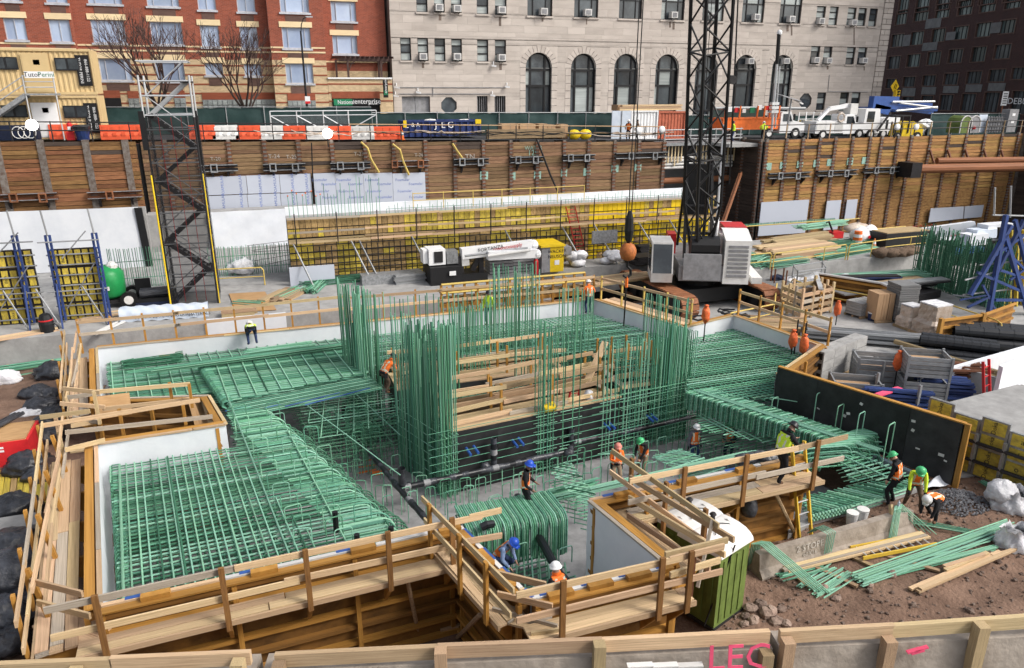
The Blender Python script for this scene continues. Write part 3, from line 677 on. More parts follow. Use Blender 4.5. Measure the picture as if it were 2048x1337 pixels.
# waler brackets on the walls
def waler(x0,x1,y,Y,mt,bx,lab,rise=0):
 a,b_=V(x0,y,Y-.35),V(x1,y+rise,Y-.35);b_.z=a.z
 o=thing('waler_beam',a,lab,'steel waler','steel walers on the pit walls')
 for dz in(-.21,.21):
  b=MB().m(mt)
  b.bar(a+Vec((0,0,dz)),b_+Vec((0,0,dz)),.30,.06).bar(a+Vec((0,.1,dz*.6)),b_+Vec((0,.1,dz*.6)),.05,.17);b.m('galv').bar(a+Vec((0,-.155,dz)),b_+Vec((0,-.155,dz)),.008,.05)  # thin pale strip paints a highlight along the channel's front edge
  b.build('channel',parent=o)
 for x in bx:
  p=V(x,y,Y-.62);b=MB().m('galv' if mt!='rust' else 'rust_bright')
  for q in((-.2,0,.04,.8),(.2,0,.04,.8)):b.box((p.x+q[0]-.04,p.y,p.z-.3),(p.x+q[0]+.04,p.y+.12,p.z+.3))
  b.box((p.x-.16,p.y,p.z+.22),(p.x+.16,p.y+.12,p.z+.3)).box((p.x-.16,p.y,p.z-.3),(p.x+.16,p.y+.12,p.z-.22));b.build('bearing_plate',parent=o)
 for x in(a.x+.7,b_.x-.7):
  MB().m('steel_dark').extr([(x-.06,Y-.6,a.z-.33),(x-.06,Y-.05,a.z-.33),(x-.06,Y-.05,a.z-.9)],(.12,0,0)).build('bracket',parent=o)
 return o
for i,(x0,x1,y,bx,mt) in enumerate(((-8,117,396,(26,85),'rust'),(175,285,391,(219,),'rust'),(403,476,337,(428,),'steel_dark'),(526,611,335,(546,591),'steel_dark'),(661,741,332,(681,722),'steel_dark'),(784,858,328,(790,842),'rust'),(907,978,324,(925,962),'steel_dark'),(1020,1087,320,(1037,1072),'steel_dark'),(1125,1190,316,(1142,1175),'steel_dark'),(1231,1336,312,(1263,1311),'steel_dark'))):
 waler(x0,x1,y,YW,mt,bx,f'dark steel waler bracketed to the timber wall, {ORD[i]} along from the trailer end')
for i,(x0,x1,y,bx,r) in enumerate(((1537,1620,352,(1562,1597),-6),(1634,1714,347,(1662,1694),-6),(1727,1812,341,(1754,1785),-6))):
 waler(x0,x1,y,YR,'steel_dark',bx,f'steel waler on the tan timber wall, {ORD[i]} from its corner')
ps=thing('strut_pipe',V(1810,338,YR-1),'long rusty steel strut pipe running along the tan timber wall','strut pipe')
pa,pb=V(1830,338,YR-1.4),V(2120,333,YR-4);pb.z=pa.z
rod('pipe',pa,pb,.42,'rust_bright',ps,'pipe');rod('pipe',pa+Vec((3.5,.9,.55)),pb+Vec((0,.9,.55)),.3,'rust_bright',ps,'pipe')
MB().m('steel_dark').box((pa.x-.9,pa.y-.5,pa.z-.75),(pa.x+.3,pa.y+1.2,pa.z+.6)).build('end_block',parent=ps)
for x in(1860,1896,1931,1968,2002):
 p=V(x,300,YR-.25);q=V(x+8,326,YR-.9);MB().m('rust').bar(p,q,.16,.16).build('strap',parent=wright[0])
fl=thing('steel_beam',V(1390,480,52),'slanting rusty brown steel beam leaning on the timber return wall','steel beam')
MB().m('rust_bright').bar(G(1436,474,1.5),V(1481,347,56.0),.3,.1).bar(G(1438,476,1.5),V(1483,347,55.9),.1,.3).build('beam',parent=fl)
# marks chalked on the boards
for s_,x,y,sz in(('T-24',548,313,.42),('T-25',583,314,.4),('TN',940,314,.6),('T-20',431,318,.36),('T-23',718,308,.4),('T-26',838,310,.36)):
 p=V(x,y,YW-.12);text_mesh(s_,sz,face_M(p,(1,0,0),(0,0,1)),'white_chalk','lettering',wmid[0],ext=.003)
text_mesh('12E',.6,face_M(V(1066,306,YW-.12),(1,0,0),(0,0,1)),'mint_paint','lettering',wmid[0],ext=.003);text_mesh('WATER',.45,face_M(V(1067,296,YW-.12),(1,0,0),(0,0,1)),'mint_paint','lettering',wmid[0],ext=.003)
for(x,y,w_,Y,o) in[(968,351,16,YW,wmid[0]),(1025,352,12,YW,wmid[0]),(1075,350,14,YW,wmid[0]),(1128,346,12,YW,wmid[0]),(1174,344,14,YW,wmid[0]),(1230,337,14,YW,wmid[0]),(1276,335,13,YW,wmid[0])]+[(x,333-i*2,12,YR,wright[0]) for i,x in enumerate((1537,1566,1600,1633,1660,1700,1730))]:
 a=V(x-w_/2,y,Y-.10);b_=V(x+w_/2,y,Y-.10);board('painted_patch',a,b_,.02,1.0 if 0 else.62,'mint_paint',o)
 # insulation boards and white membrane on the walls
def sheet(name,label,cat,quad,Y,mt,th=.06,parts=1,cut=None,pname='panel',parent=None,wob=0):
 """sheet on plane Y given by picture corners tl,tr,br,bl"""
 tl,tr,br,bl=[V(x,y,Y) for x,y in quad]
 o=parent or thing(name,bl,label,cat)
 b=MB().m(mt)
 def fn(u,v):
  p=lerp(lerp(bl,br,u),lerp(tl,tr,u),v);p.y+=(math.sin(u*37+v*5)*.5+math.sin(u*17-v*9))*wob;return p
 n=(int((tr-tl).length/.5) or 1) if wob else 1
 b.grid(fn,n,6 if wob else 1);b.build(pname,parent=o,smooth=bool(wob));return o
fb_=thing('insulation_boards',V(630,430,YW-.3),'grey foam insulation boards with blue print fixed below the walers','insulation boards')
for(xa,xb,ya,yb) in((412,494,354,391),(494,560,351,388),(560,623,349,386),(415,496,392,425),(496,562,389,422),(562,626,387,419)):
 a,b_=V(xa,(ya+yb)/2,YW-.3),V(xb,(ya+yb)/2,YW-.3);z1,z0=V(xa,ya,YW-.3).z,V(xa,yb,YW-.3).z
 put('foam_board',unit('cube','foam'),Mx.Translation(((a.x+b_.x)/2,YW-.3,(z0+z1)/2))@Mx.Diagonal((b_.x-a.x-.02,.08,z1-z0-.02,1)),fb_)
 for t in(.4,.85):text_mesh('FOAMULAR',.28,face_M((lerp(a,b_,t).x,YW-.345,(z0+z1)/2),(0,0,1),(-1,0,0)),'print_blue','lettering',fb_,ext=.002)
for(xa,xb) in((627,672),(672,728),(728,786),(786,851)):
 a,b_=V(xa,380,YW-.22),V(xb,380,YW-.22);z1,z0=V(xa,347,YW-.22).z,V(xa,406+6,YW-.22).z
 put('foam_board',unit('cube','foam'),Mx.Translation(((a.x+b_.x)/2,YW-.24,(z0+z1)/2))@Mx.Diagonal((b_.x-a.x-.02,.08,z1-z0,1)),fb_)
 for t,h in((.3,.8),(.7,.66),(.35,.45),(.7,.25)):text_mesh('Foamular',.3,face_M((lerp(a,b_,t).x,YW-.285,z0+(z1-z0)*h),(1,0,0),(0,0,1)),'print_blue','lettering',fb_,ext=.002)
for(xa,xb,ya,yb,nm) in((1519,1613,405,472,'wide'),(1650,1678,402,460,'narrow'),(1691,1712,400,440,'small')):
 if nm=='wide':fo=thing('insulation_boards',V(xa,yb,YR-.3),'pale grey insulation boards standing against the base of the tan timber wall','insulation boards')
 a,b_=V(xa,(ya+yb)/2,YR-.3),V(xb,(ya+yb)/2,YR-.3);z1,z0=V(xa,ya,YR-.3).z,V(xa,yb,YR-.3).z
 put('foam_board',unit('cube','foam'),Mx.Translation(((a.x+b_.x)/2,YR-.3,(z0+z1)/2))@Mx.Diagonal((b_.x-a.x,.08,z1-z0,1)),fo)
fo=thing('insulation_boards',V(1860,440,YR-.5),'pair of grey insulation boards low on the tan wall above the white curb wall','insulation boards')
for q in(((1862,417),(1928,413),(1926,437),(1857,445)),((1930,413),(1968,410),(1963,434),(1928,437))):
 pts=[V(x,y,YR-.4) for x,y in q];MB().m('foam').extr(pts,(0,.08,0)).build('foam_board',parent=fo)
mb=sheet('membrane_sheet','big white waterproofing membrane hung on the left pit wall','membrane',((-60,426),(275,414),(300,533),(-60,555)),YW-6.5,'membrane',wob=.02)
MB().m('black').extr([V(268,416,YW-6.6),V(283,416,YW-6.6),V(306,531,YW-6.6),V(292,535,YW-6.6)],(0,.2,0)).build('edge_strip',parent=mb)
lw=thing('concrete_wall',(V(100,500,YW-6.4).x,YW-6.3,1.3),'low concrete wall carrying the white membrane at the left','concrete wall')
MB().m('concrete').box((-26,YW-6.35,.5),(V(300,480,YW-6.4).x,YW-5.95,V(150,421,YW-6.4).z)).build('wall',parent=lw)
mb2=sheet('membrane_sheet','wrinkled white waterproofing membrane beneath the grey insulation boards','membrane',((412,425),(640,414),(640,488),(420,498)),YW-2.2,'membrane',wob=.05)
lw2=thing('concrete_wall',(V(500,500,YW-2).x,YW-2,1.3),'concrete upstand behind the wrinkled membrane','concrete wall')
MB().m('concrete').box((V(300,480,YW-2).x,YW-2.1,.5),(V(640,480,YW-2).x,YW-.6,V(500,421,YW-2.2).z)).build('wall',parent=lw2)
# ================================================================ street level
def S(x,y,Y):return V(x,y,Y)
# wall top rails with cables
rl=thing('edge_railing',V(600,280,YW+.3),'pipe guard railing along the street edge above the timber wall','railing')
for y0,Y in((11,0),(25,0)):
 for a,c in((-30,280),(395,700),(700,1010),(1010,1330)):
  p,q=V(a,283,YW+.3),V(c,283,YW+.3);p.z=street(p.x)+(1.25 if y0>20 else.7);q.z=street(q.x)+(1.25 if y0>20 else.7)
  rod('rail',p,q,.045,'lumber_old' if a>600 else 'steel_dark',rl)
x=-24.0
while x<B1[0]:
 if not(V(285,283,YW).x<x<V(392,283,YW).x):board('post',(x,YW+.3,street(x)-.3),(x,YW+.3,street(x)+1.3),.07,.07,'steel_dark',rl)
 x+=2.35
cb=MB()
for k in range(16):
 xa=U(395,1250);xb=xa+U(60,160);pts=[]
 ya=rnd()
 for t in range(9):
  p=V(xa+(xb-xa)*t/8,283,YW+.12);p.z=street(p.x)+.75+U(-.1,.1)-math.sin(t/8*math.pi)*.35*ya;pts.append(p)
 cb.m('black' if k%2 else 'wrap').tube(pts,.035,4)
cb.build('power_cables',loc=V(800,280,YW),label='tangle of black and pink power cables draped along the street edge railing',cat='cables')
rr=thing('edge_railing',V(1700,272,YR+.3),'dark pipe guard railing above the tan timber wall','railing')
for dz in(.65,1.2):rod('rail',(A2[0],YR+.3,7.9+dz),(A2[0]+38,YR+.3,7.9+dz),.045,'steel_dark',rr)
for i in range(17):board('post',(A2[0]+i*2.35,YR+.3,7.7),(A2[0]+i*2.35,YR+.3,9.15),.08,.08,'lumber_old',rr)
rb=thing('edge_railing',(xg0,58.2,7.6),'grey railing over the utility recess behind the crane boom','railing')
for dz in(.3,.6,1.1):rod('rail',(xg0,58.2,7.6+dz),(xg1+.2,58.2,7.6+dz),.05,'galv',rb)
for i in range(4):board('post',(lerp((xg0,58.2,7.6),(xg1,58.2,7.6),i/3)),lerp((xg0,58.2,8.8),(xg1,58.2,8.8),i/3),.08,.08,'galv',rb)
for i,(pts,mt,r,lab) in enumerate(((((722,284),(735,296),(742,318),(758,345)),'rail_yellow',.09,'left one of the yellow hoses hanging from the street edge'),(((785,288),(800,300),(806,322),(818,350)),'rail_yellow',.09,'middle one of the yellow hoses hanging from the street edge'),(((905,287),(915,303),(926,318)),'rail_yellow',.09,'right one of the yellow hoses hanging from the street edge'),(((1073,278),(1078,290),(1100,348),(1122,398)),'black',.08,'black hose slanting down the timber wall to the yellow formwork'),(((623,285),(625,345),(632,430)),'black',.05,'thin black cable hanging past the insulation boards'))):
 MB().m(mt).tube([V(x,y,YW-.45) for x,y in pts],r,6).build('hose',label=lab,cat='hose')
 # screened site fence
def fence(name,label,x0,x1,Y,mt,top):
 a=V(x0,top,Y);b_=V(x1,top,Y);o=thing(name,(a.x,Y,street(a.x)),label,'fence');Ln=b_.x-a.x;n=max(2,int(Ln/2.6))
 for i in range(n):
  xa,xb=a.x+Ln*i/n,a.x+Ln*(i+1)/n
  def fn(u,v,xa=xa,xb=xb):return Vec((xa+(xb-xa)*u,Y+.06*math.sin(u*9+xa)*v+.05*math.sin(u*4+v*7+xa),street(xa)+.02+v*(lerp(a,b_,(xa-a.x)/Ln).z-street(xa)-.06-.08*math.sin(u*math.pi)*rnd())))
  MB().m(mt).grid(fn,10,4).build('screen',parent=o,smooth=True)
  rod('post',(xa,Y-.08,street(xa)),(xa,Y-.08,lerp(a,b_,i/n).z+.1),.04,'galv',o)
 rod('top_rail',a+Vec((0,-.08,0)),b_+Vec((0,-.08,0)),.035,'galv',o);return o
fence('screen_fence','dark green screened site fence in front of the brick apartment building',208,742,66,'green_screen',214)
fence('screen_fence','dark green screened site fence in front of the cream stone building',743,1226,66.2,'green_screen',225)
fence('screen_fence','dark green screened fence strip behind the orange and white trucks',1370,1775,68.5,'green_screen',230)
fence('screen_fence','dark green screened fence at the dark brick building corner',1862,2040,62,'green_screen',227)
gt=thing('chainlink_gate',V(645,270,64.5),'long galvanised chain link sliding gate with diagonal braces','gate')
zt_,zb_=V(600,222,64.5).z,V(600,262,64.5).z;gx=[V(x,240,64.5).x for x in(541,594,647,697,753)]
for i,x in enumerate(gx):rod('post',(x,64.5,zb_-.3),(x,64.5,zt_),.06,'alu',gt)
for z in(zt_,zt_-.35):rod('rail',(gx[0],64.5,z),(gx[-1],64.5,z),.05,'alu',gt)
rod('rail',(gx[0],64.5,zb_),(gx[-1],64.5,zb_),.05,'alu',gt)
for i in range(3):rod('brace',(gx[i],64.5,zt_-.35),(gx[i+1],64.5,zb_),.05,'alu',gt)
rod('brace',(gx[3],64.5,zb_),(gx[4],64.5,zt_-.35),.05,'alu',gt)
MB().m('chainlink').box((gx[0],64.49,zb_),(gx[3],64.51,zt_-.35)).build('mesh_panel',parent=gt)
# water filled barriers
bar0=None
bx_=[(390+i*48) for i in range(9)]
def barrier_bm(mt):
 b=MB().m(mt);pr=[(-.3,0),(.3,0),(.3,.3),(.16,.5),(.14,1.0),(-.14,1.0),(-.16,.5),(-.3,.3)]
 b.extr([(-.98,y,z) for y,z in pr],(1.96,0,0));b.m('black' if mt=='x' else mt)
 for x in(-.6,0,.6):b.box((x-.14,-.34,.28),(x+.14,-.29,.5));b.box((x-.2,-.19,.62),(x+.2,-.15,.9))
 return b
mo,mw_=barrier_bm('orange_barrier').mesh('barrier_body'),barrier_bm('offwhite').mesh('barrier_body')
places=[(132,60.6,0),(233,60.3,0),(268,60.5,0)]+[(407+45.5*i,60.8,i%2) for i in range(9)]+[(782,60.9,0)]
for i,(x,Y,k) in enumerate(places):
 p=V(x,282,Y);p.z=street(p.x)
 o=bpy.data.objects.new('water_barrier',mw_ if k else mo);col.objects.link(o);o.location=p;o.scale=(.92,1,1)
 tag(o,('white' if k else 'orange')+' plastic water barrier, '+(f'{ORD[i]} in the broken run by the site trailers' if i<3 else(f'{ORD[i - 3]} from the stair tower in the long row' if i<12 else 'last one, beside the blue dumpster')),'barrier','plastic barriers along the street edge')
 # site trailers
def corr(b,x0,x1,y,z0,z1,mt,pitch=.30,dep=.045,axis='x',yside=-1):
 b.m(mt);n=int((x1-x0)/pitch);pts=[]
 for i in range(n):
  a=x0+(x1-x0)*i/n;w_=(x1-x0)/n
  pts+=[(a,0),(a+w_*.35,0),(a+w_*.5,dep),(a+w_*.85,dep)]
 pts.append((x1,0))
 vs=[]
 for(u,e) in pts:
  for z in(z0,z1):vs.append((u,y-yside*e,z) if axis=='x' else(y-yside*e,u,z))
 b.add(vs,[(2*i,2*i+2,2*i+3,2*i+1) for i in range(len(pts)-1)])
YT=60.6
def ctr(name,label,x0,x1,Y,z0,z1,mt,dep=2.4,cat='container',pitch=.30):
 o=thing(name,((x0+x1)/2,Y,z0),label,cat)
 b=MB();corr(b,x0+.1,x1-.1,Y+.06,z0+.16,z1-.12,mt,pitch)
 b.m(mt)
 b.box((x0,Y+.12,z0+.05),(x1,Y+dep,z1-.04))
 b.build('body',parent=o)
 f=MB().m(mt)
 for q in((x0,x0+.12,z0,z1),(x1-.12,x1,z0,z1),(x0+.12,x1-.12,z0,z0+.18),(x0+.12,x1-.12,z1-.14,z1)):f.box((q[0],Y-.02,q[2]),(q[1],Y+.14,q[3]))
 f.build('corner_frame',parent=o)
 return o
zt1,zt2,zt3=V(190,99,YT).z,V(190,190,YT).z,street(-16)-.1
xt1=V(189,150,YT).x
for(za,zb,lab,yoff) in((zt2+.03,zt1,'upper tan corrugated site trailer with a sliding window each side of its tan door',0),(zt3,zt2-.05,'lower tan corrugated site trailer with a white door',1)):
 o=ctr('site_trailer',lab,xt1-12.2,xt1,YT,za,zb,'tan_container',cat='site trailer')
 sh_=17*yoff
 def wn(x0,y0,x1,y1,nm,fr,gl,o=o):
  a,b_=V(x0,y1,YT-.05),V(x1,y0,YT-.05)
  ob=MB().m(fr).box((a.x,YT-.06,a.z),(b_.x,YT-.025,b_.z)).build(nm,parent=o)
  for i in range(2 if nm=='window' else 1):
   w_=(b_.x-a.x)/(2 if nm=='window' else 1);MB().m(gl).box((a.x+i*w_+.07,YT-.075,a.z+.08),(a.x+(i+1)*w_-.07,YT-.061,b_.z-.08)).build('pane',parent=ob)
  return ob
 if yoff==0:
  wn(-12,114,33,139,'window','win_black','glass_dark');wn(112,116,156,141,'window','win_black','glass_dark')
  wn(54,106,94,184,'door','tan_container','tan_container');wn(65,117,80,132,'door_window','win_black','glass_dark')
 else:
  wn(5,210,52,235,'window','win_black','glass_dark');wn(129,211,174,236,'window','win_black','glass_dark')
  wn(73,205,112,275,'door','white_paint','white_paint');wn(84,213,98,228,'door_window','win_black','glass_dark')
 p=V(167+sh_,141+95*yoff,YT-.1)
 MB().m('black').box((p.x-.42,YT-.05,p.z-1.0),(p.x+.42,YT-.03,p.z+1.0)).build('stencil_plate',parent=o)
 for dx,s_ in((-.2,'TUTOR PERINI'),(.2,'866-888-1122')):text_mesh(s_,.26,face_M((p.x+dx,YT-.055,p.z),(0,0,-1),(1,0,0)),'white_paint','lettering',o)
ss=thing('steel_staircase',V(60,240,YT-1.2),'galvanised outside stair and landing on the site trailers','staircase')
pl=V(50,187,YT-1.2),V(114,187,YT-1.2)
MB().m('galv').box((pl[0].x,YT-1.3,pl[0].z-.12),(pl[1].x,YT-.1,pl[0].z)).build('landing',parent=ss)
for x in(pl[0].x+.05,pl[1].x-.05):
 for yy in(YT-1.25,):rod('post',(x,yy,zt3),(x,yy,pl[0].z+1.15),.05,'alu',ss)
for dz in(.4,.75,1.12):rod('rail',(pl[0].x,YT-1.25,pl[0].z+dz),(pl[1].x,YT-1.25,pl[0].z+dz),.035,'alu',ss)
sa_,sb_=Vec((pl[0].x,YT-1.2,pl[0].z)),Vec((pl[0].x-3.4,YT-1.2,pl[0].z-2.2))
for yy in(0,1.0):MB().m('galv').bar(sa_+Vec((0,yy,-.1)),sb_+Vec((0,yy,-.1)),.06,.28).build('stringer',parent=ss)
for i in range(10):p=lerp(sa_,sb_,(i+.5)/10);MB().m('galv').box((p.x-.14,p.y,p.z-.03),(p.x+.14,p.y+1.0,p.z+.01)).build('tread',parent=ss)
for dz in(.55,1.05):rod('handrail',sa_+Vec((0,0,dz)),sb_+Vec((0,0,dz)),.035,'alu',ss)
bs=thing('company_sign',V(78,149,YT-1.4),'small white company sign on the trailer landing rail','sign')
a,b_=V(50,156,YT-1.35),V(107,143,YT-1.35);MB().m('white_paint').box((a.x,YT-1.37,a.z),(b_.x,YT-1.33,b_.z)).build('board',parent=bs)
text_mesh('Tutor',.42,face_M(((a.x*.74+b_.x*.26),YT-1.375,(a.z+b_.z)/2),(1,0,0),(0,0,1)),'print_black','lettering',bs);text_mesh('Perini',.42,face_M(((a.x*.27+b_.x*.73),YT-1.375,(a.z+b_.z)/2),(1,0,0),(0,0,1)),'sign_green','lettering',bs)
# fire point, blue bin, blue drum by the trailers
p=V(143,275,59.6);p.z=street(p.x);o=thing('fire_extinguisher',p,'red fire extinguisher cabinet standing outside the lower trailer','fire extinguisher')
MB().m('red').box(p+Vec((-.25,-.2,0)),p+Vec((.25,.2,.55))).build('stand',parent=o);MB().m('red').lathe(p+Vec((0,0,.56)),[(.15,0),(.16,.5),(.1,.62),(.04,.7)],10).build('cylinder',parent=o);MB().m('white_paint').box(p+Vec((-.1,-.19,.65)),p+Vec((.1,-.165,.9))).build('label_plate',parent=o)
p=V(167,279,59.4);p.z=street(p.x);o=thing('waste_bin',p,'blue waste bin with black liner at the trailer corner','bin')
MB().m('blue_steel').lathe(p,[(.38,0),(.48,.75)],12).build('body',parent=o);MB().m('black_plastic').lathe(p+Vec((0,0,.72)),[(.55,0),(.62,.2),(.5,.3)],10).build('liner',parent=o)
p=V(35,280,59.5);p.z=street(p.x);o=thing('generator',p,'dark blue generator draped with white hoses beside the trailer steps','generator')
MB().m('navy').box(p+Vec((-1.3,-.3,0)),p+Vec((1.3,.7,.95))).build('housing',parent=o)
h=MB().m('offwhite')
for k in range(3):h.tube([p+Vec((.2+k*.35+.35*math.cos(t),-.36,.5+.38*math.sin(t))) for t in[i*.45 for i in range(15)]],.03,4)
h.build('hose',parent=o)
# flood lights
fl0=None
for i,(x,y,Y,t,g) in enumerate(((64,250,57.6,'in front of the site trailers',1),(655,267,57.6,'in front of the orange and white barriers',1),(1277,261,57.8,'left one of the pair by the white container',0),(1323,259,57.8,'right one of the pair by the white container',0),(1794,254,54.8,'left one of the pair by the yellow loader',0),(1832,254,54.8,'right one of the pair by the yellow loader',0))):
 p=V(x,y,Y);o=thing('flood_light',p,'round white site flood light '+t,'flood light','site flood lights');rr_=.36 if g else.3
 Mt=Mx.Rotation(rad(90),4,'X')
 MB().m('lamp_glow' if g else 'white_paint').lathe(p,[(rr_*.2,-.16),(rr_*.8,-.1),(rr_,.02),(rr_*.98,.1),(.05,.12)],16,Mt).build('lamp_head',parent=o,smooth=True)
 MB().m('steel_dark').tube([p+Vec((0,.1,0)),p+Vec((0,.12,-1.0))],.05,6).build('stand',parent=o)
 # dumpster
dm=thing('dumpster',V(880,275,63),'dark blue open roll off dumpster with white letters','dumpster');a,b_=V(806,243,62.2),V(960,274,62.2);zb=street(a.x)+.1;zt=V(880,241,62.2).z
b=MB().m('dumpster_blue');b.box((a.x,62.2,zb),(b_.x,62.26,zt)).box((a.x,64.3,zb),(b_.x,64.36,zt)).box((a.x,62.26,zb),(a.x+.06,64.3,zt)).box((b_.x-.06,62.26,zb),(b_.x,64.3,zt)).box((a.x+.06,62.26,zb),(b_.x-.06,64.3,zb+.1));b.build('body',parent=dm)
for i in range(13):x=a.x+(b_.x-a.x)*i/12;MB().m('dumpster_blue').box((x-.06,62.06,zb),(x+.06,62.2,zt-.12)).build('rib',parent=dm)
MB().m('dumpster_blue').box((a.x-.05,62.03,zt-.12),(b_.x+.05,62.2,zt+.03)).m('cat_yellow').box((a.x-.02,62.0,zt-.5),(a.x+.25,62.03,zt+.06)).box((b_.x-.45,62.0,zt-.3),(b_.x+.05,62.03,zt+.06)).build('top_rail',parent=dm)
for s_,x,sz in(('J',872,.75),('E',886.5,.75),('G',901,.75),('E',813,.75),('& A',831,.45)):
 p=V(x,250,62.04);text_mesh(s_,sz,face_M((p.x,62.045,p.z),(1,0,0),(0,0,1)),'white_paint','lettering',dm)
MB().m('offwhite').ball((a.x+2.5,63.2,zt-.12),.4,8,(1.6,1,.5),.2).ball((a.x+5.5,63.4,zt-.12),.35,8,(1.6,1,.5),.2).build('rubbish',parent=dm)
# cardboard crates behind the railing
for i,(xa,xb,y0) in enumerate(((1004,1037,248),(1040,1071,248),(1078,1095,248),(1096,1111,250),(1121,1136,249))):
 a,b_=V(xa,y0,61.5),V(xb,y0,61.5);zb=street(a.x)
 MB().m('cardboard').box((a.x,61.5,zb+.02),(b_.x,62.6,a.z)).m('joint').box(((a.x+b_.x)/2-.02,61.49,zb+.02),((a.x+b_.x)/2+.02,61.499,a.z)).build('plywood_crate',label=f'brown box crate behind the railing, {ORD[i]} in the row right of the dumpster',cat='crate',group='brown crates beside the dumpster')
b=MB().m('lumber_old')
for k in range(3):a_=V(975,274-5*k,61.0);c_=V(1130,274-5*k,61.0);b.box((a_.x,61,street(a_.x)+.02+.26*k),(c_.x,61.45,street(a_.x)+.24+.26*k))
b.build('timber_stack',label='stack of long brown timbers lying in front of the box crates',cat='timber stack')
o=thing('wrapped_bundle',V(1160,268,61),'bright yellow wrapped bundle on the street by the green fence','bundle');p=V(1160,268,61);p.z=street(p.x)
for dx in(-.55,.5):MB().m('cat_yellow').ball(p+Vec((dx,0,.42)),.62,10,(1.0,.7,.72),.04).build('bag',parent=o,smooth=True)
# containers with lumber on top
xa,xb,xc=V(1224,240,62).x,V(1316,240,62).x,V(1371,240,62).x;zc=street(xa)-.2;ztc=V(1290,221,62).z
o=ctr('shipping_container','white corrugated shipping container with a lavender grey door end',V(1262,240,62).x,xb,62,zc,ztc,'white_paint',3)
MB().m('tarp').box((xa,62.0,zc),(V(1262,240,62).x-.02,62.1,ztc)).build('door',parent=o)
MB().m('steel').bar(((xa+V(1262,240,62).x)/2,61.95,zc),((xa+V(1262,240,62).x)/2,61.95,ztc),.05,.05).build('lock_bar',parent=o)
ctr('shipping_container','rusty orange corrugated shipping container beside the crane boom',xb+.05,xc,62,zc,ztc-.1,'cont_orange',3)
lm=thing('lumber_stack',(xa+3,62.5,ztc),'strapped stack of long pale boards on top of the containers','lumber stack')
for k in range(3):
 for j in range(4):board('plank',(V(1243,215,62).x+U(-.2,.2),62.3+j*.3,ztc+.08+k*.17),(V(1368,215,62).x+U(-.2,.2),62.3+j*.3,ztc+.08+k*.17),.28,.15,'lumber',lm)
MB().m('cardboard').box((V(1243,215,62).x-.25,62.2,ztc),(V(1243,215,62).x-.21,63.5,ztc+.5)).build('end_cap',parent=lm)
# street lamp, bare trees
o=thing('street_lamp',V(613,215,68),'tall black street lamp with curved arm before the brick building','street lamp');p0=V(614,214,68);zl=V(603,62,68).z;p0.z=street(p0.x)
MB().m('black').tube([p0,Vec((p0.x,68,zl))],.11,8,r2=.07).build('pole',parent=o);MB().m('steel_dark').tube([(p0.x,68,zl-.3),(p0.x+.1,68,zl+.5),(p0.x+.3,68,zl+.95),(p0.x+.65,68,zl+1.1)],.045,6).build('arm',parent=o)
MB().m('alu').box((p0.x+.5,67.9,zl+1.05),(p0.x+1.05,68.1,zl+1.15)).build('lamp_head',parent=o)
o2=V(615,200,67.8);MB().m('white_paint').box((o2.x-.2,67.78,o2.z-.3),(o2.x+.22,67.82,o2.z+.3)).m('red').box((o2.x-.2,67.77,o2.z-.3),(o2.x+.22,67.779,o2.z-.1)).build('parking_sign',parent=o)
def tree(px,Y,ytop,label,seed,spread):
 rg=random.Random(seed);p=V(px,214,Y);p.z=street(p.x);o=thing('bare_tree',p,label,'tree','bare street trees')
 Ht=V(px,ytop,Y).z-p.z;tr=MB().m('bark');br=MB().m('bark_light')
 tr.tube([p,p+Vec((rg.uniform(-.1,.1),0,1.0)),p+Vec((0,0,1.9))],.19,8,r2=.13)
 def grow(q,d,ln,r,dep):
  pts=[q];dd=d.copy()
  for i in range(3):
   dd=(dd+Vec((rg.uniform(-.13,.13),rg.uniform(-.13,.13),rg.uniform(0,.12)))).normalized();pts.append(pts[-1]+dd*ln/3)
  (tr if dep==0 else br).tube(pts,r,5 if dep<2 else 4 if dep<3 else 3,r2=r*.55,cap=False)
  if dep>=5:return
  for k in range(3 if dep<3 else 2):
   t=rg.choice((2,3,3)) if k else 3;a=rg.uniform(0,6.28);s_=rg.uniform(.3,.62)
   nd=(dd+dd.orthogonal().normalized().cross(dd)*math.sin(a)*s_+dd.orthogonal().normalized()*math.cos(a)*s_+Vec((0,0,.12))).normalized()
   grow(pts[t],nd,ln*rg.uniform(.6,.8),max(.017,r*.6),dep+1)
 for k in range(6):
  a=6.28*k/6+rg.uniform(-.3,.3);grow(p+Vec((0,0,1.3+.12*k)),Vec((math.cos(a)*spread,math.sin(a)*spread*.7,1)).normalized(),Ht*.27,.11,0)
 tr.build('trunk',parent=o);br.build('crown',parent=o)
tree(316,69,12,'large bare street tree behind the stair tower top',3,.55)
tree(492,69.5,40,'smaller bare street tree with spreading branches left of the street lamp',8,.75)
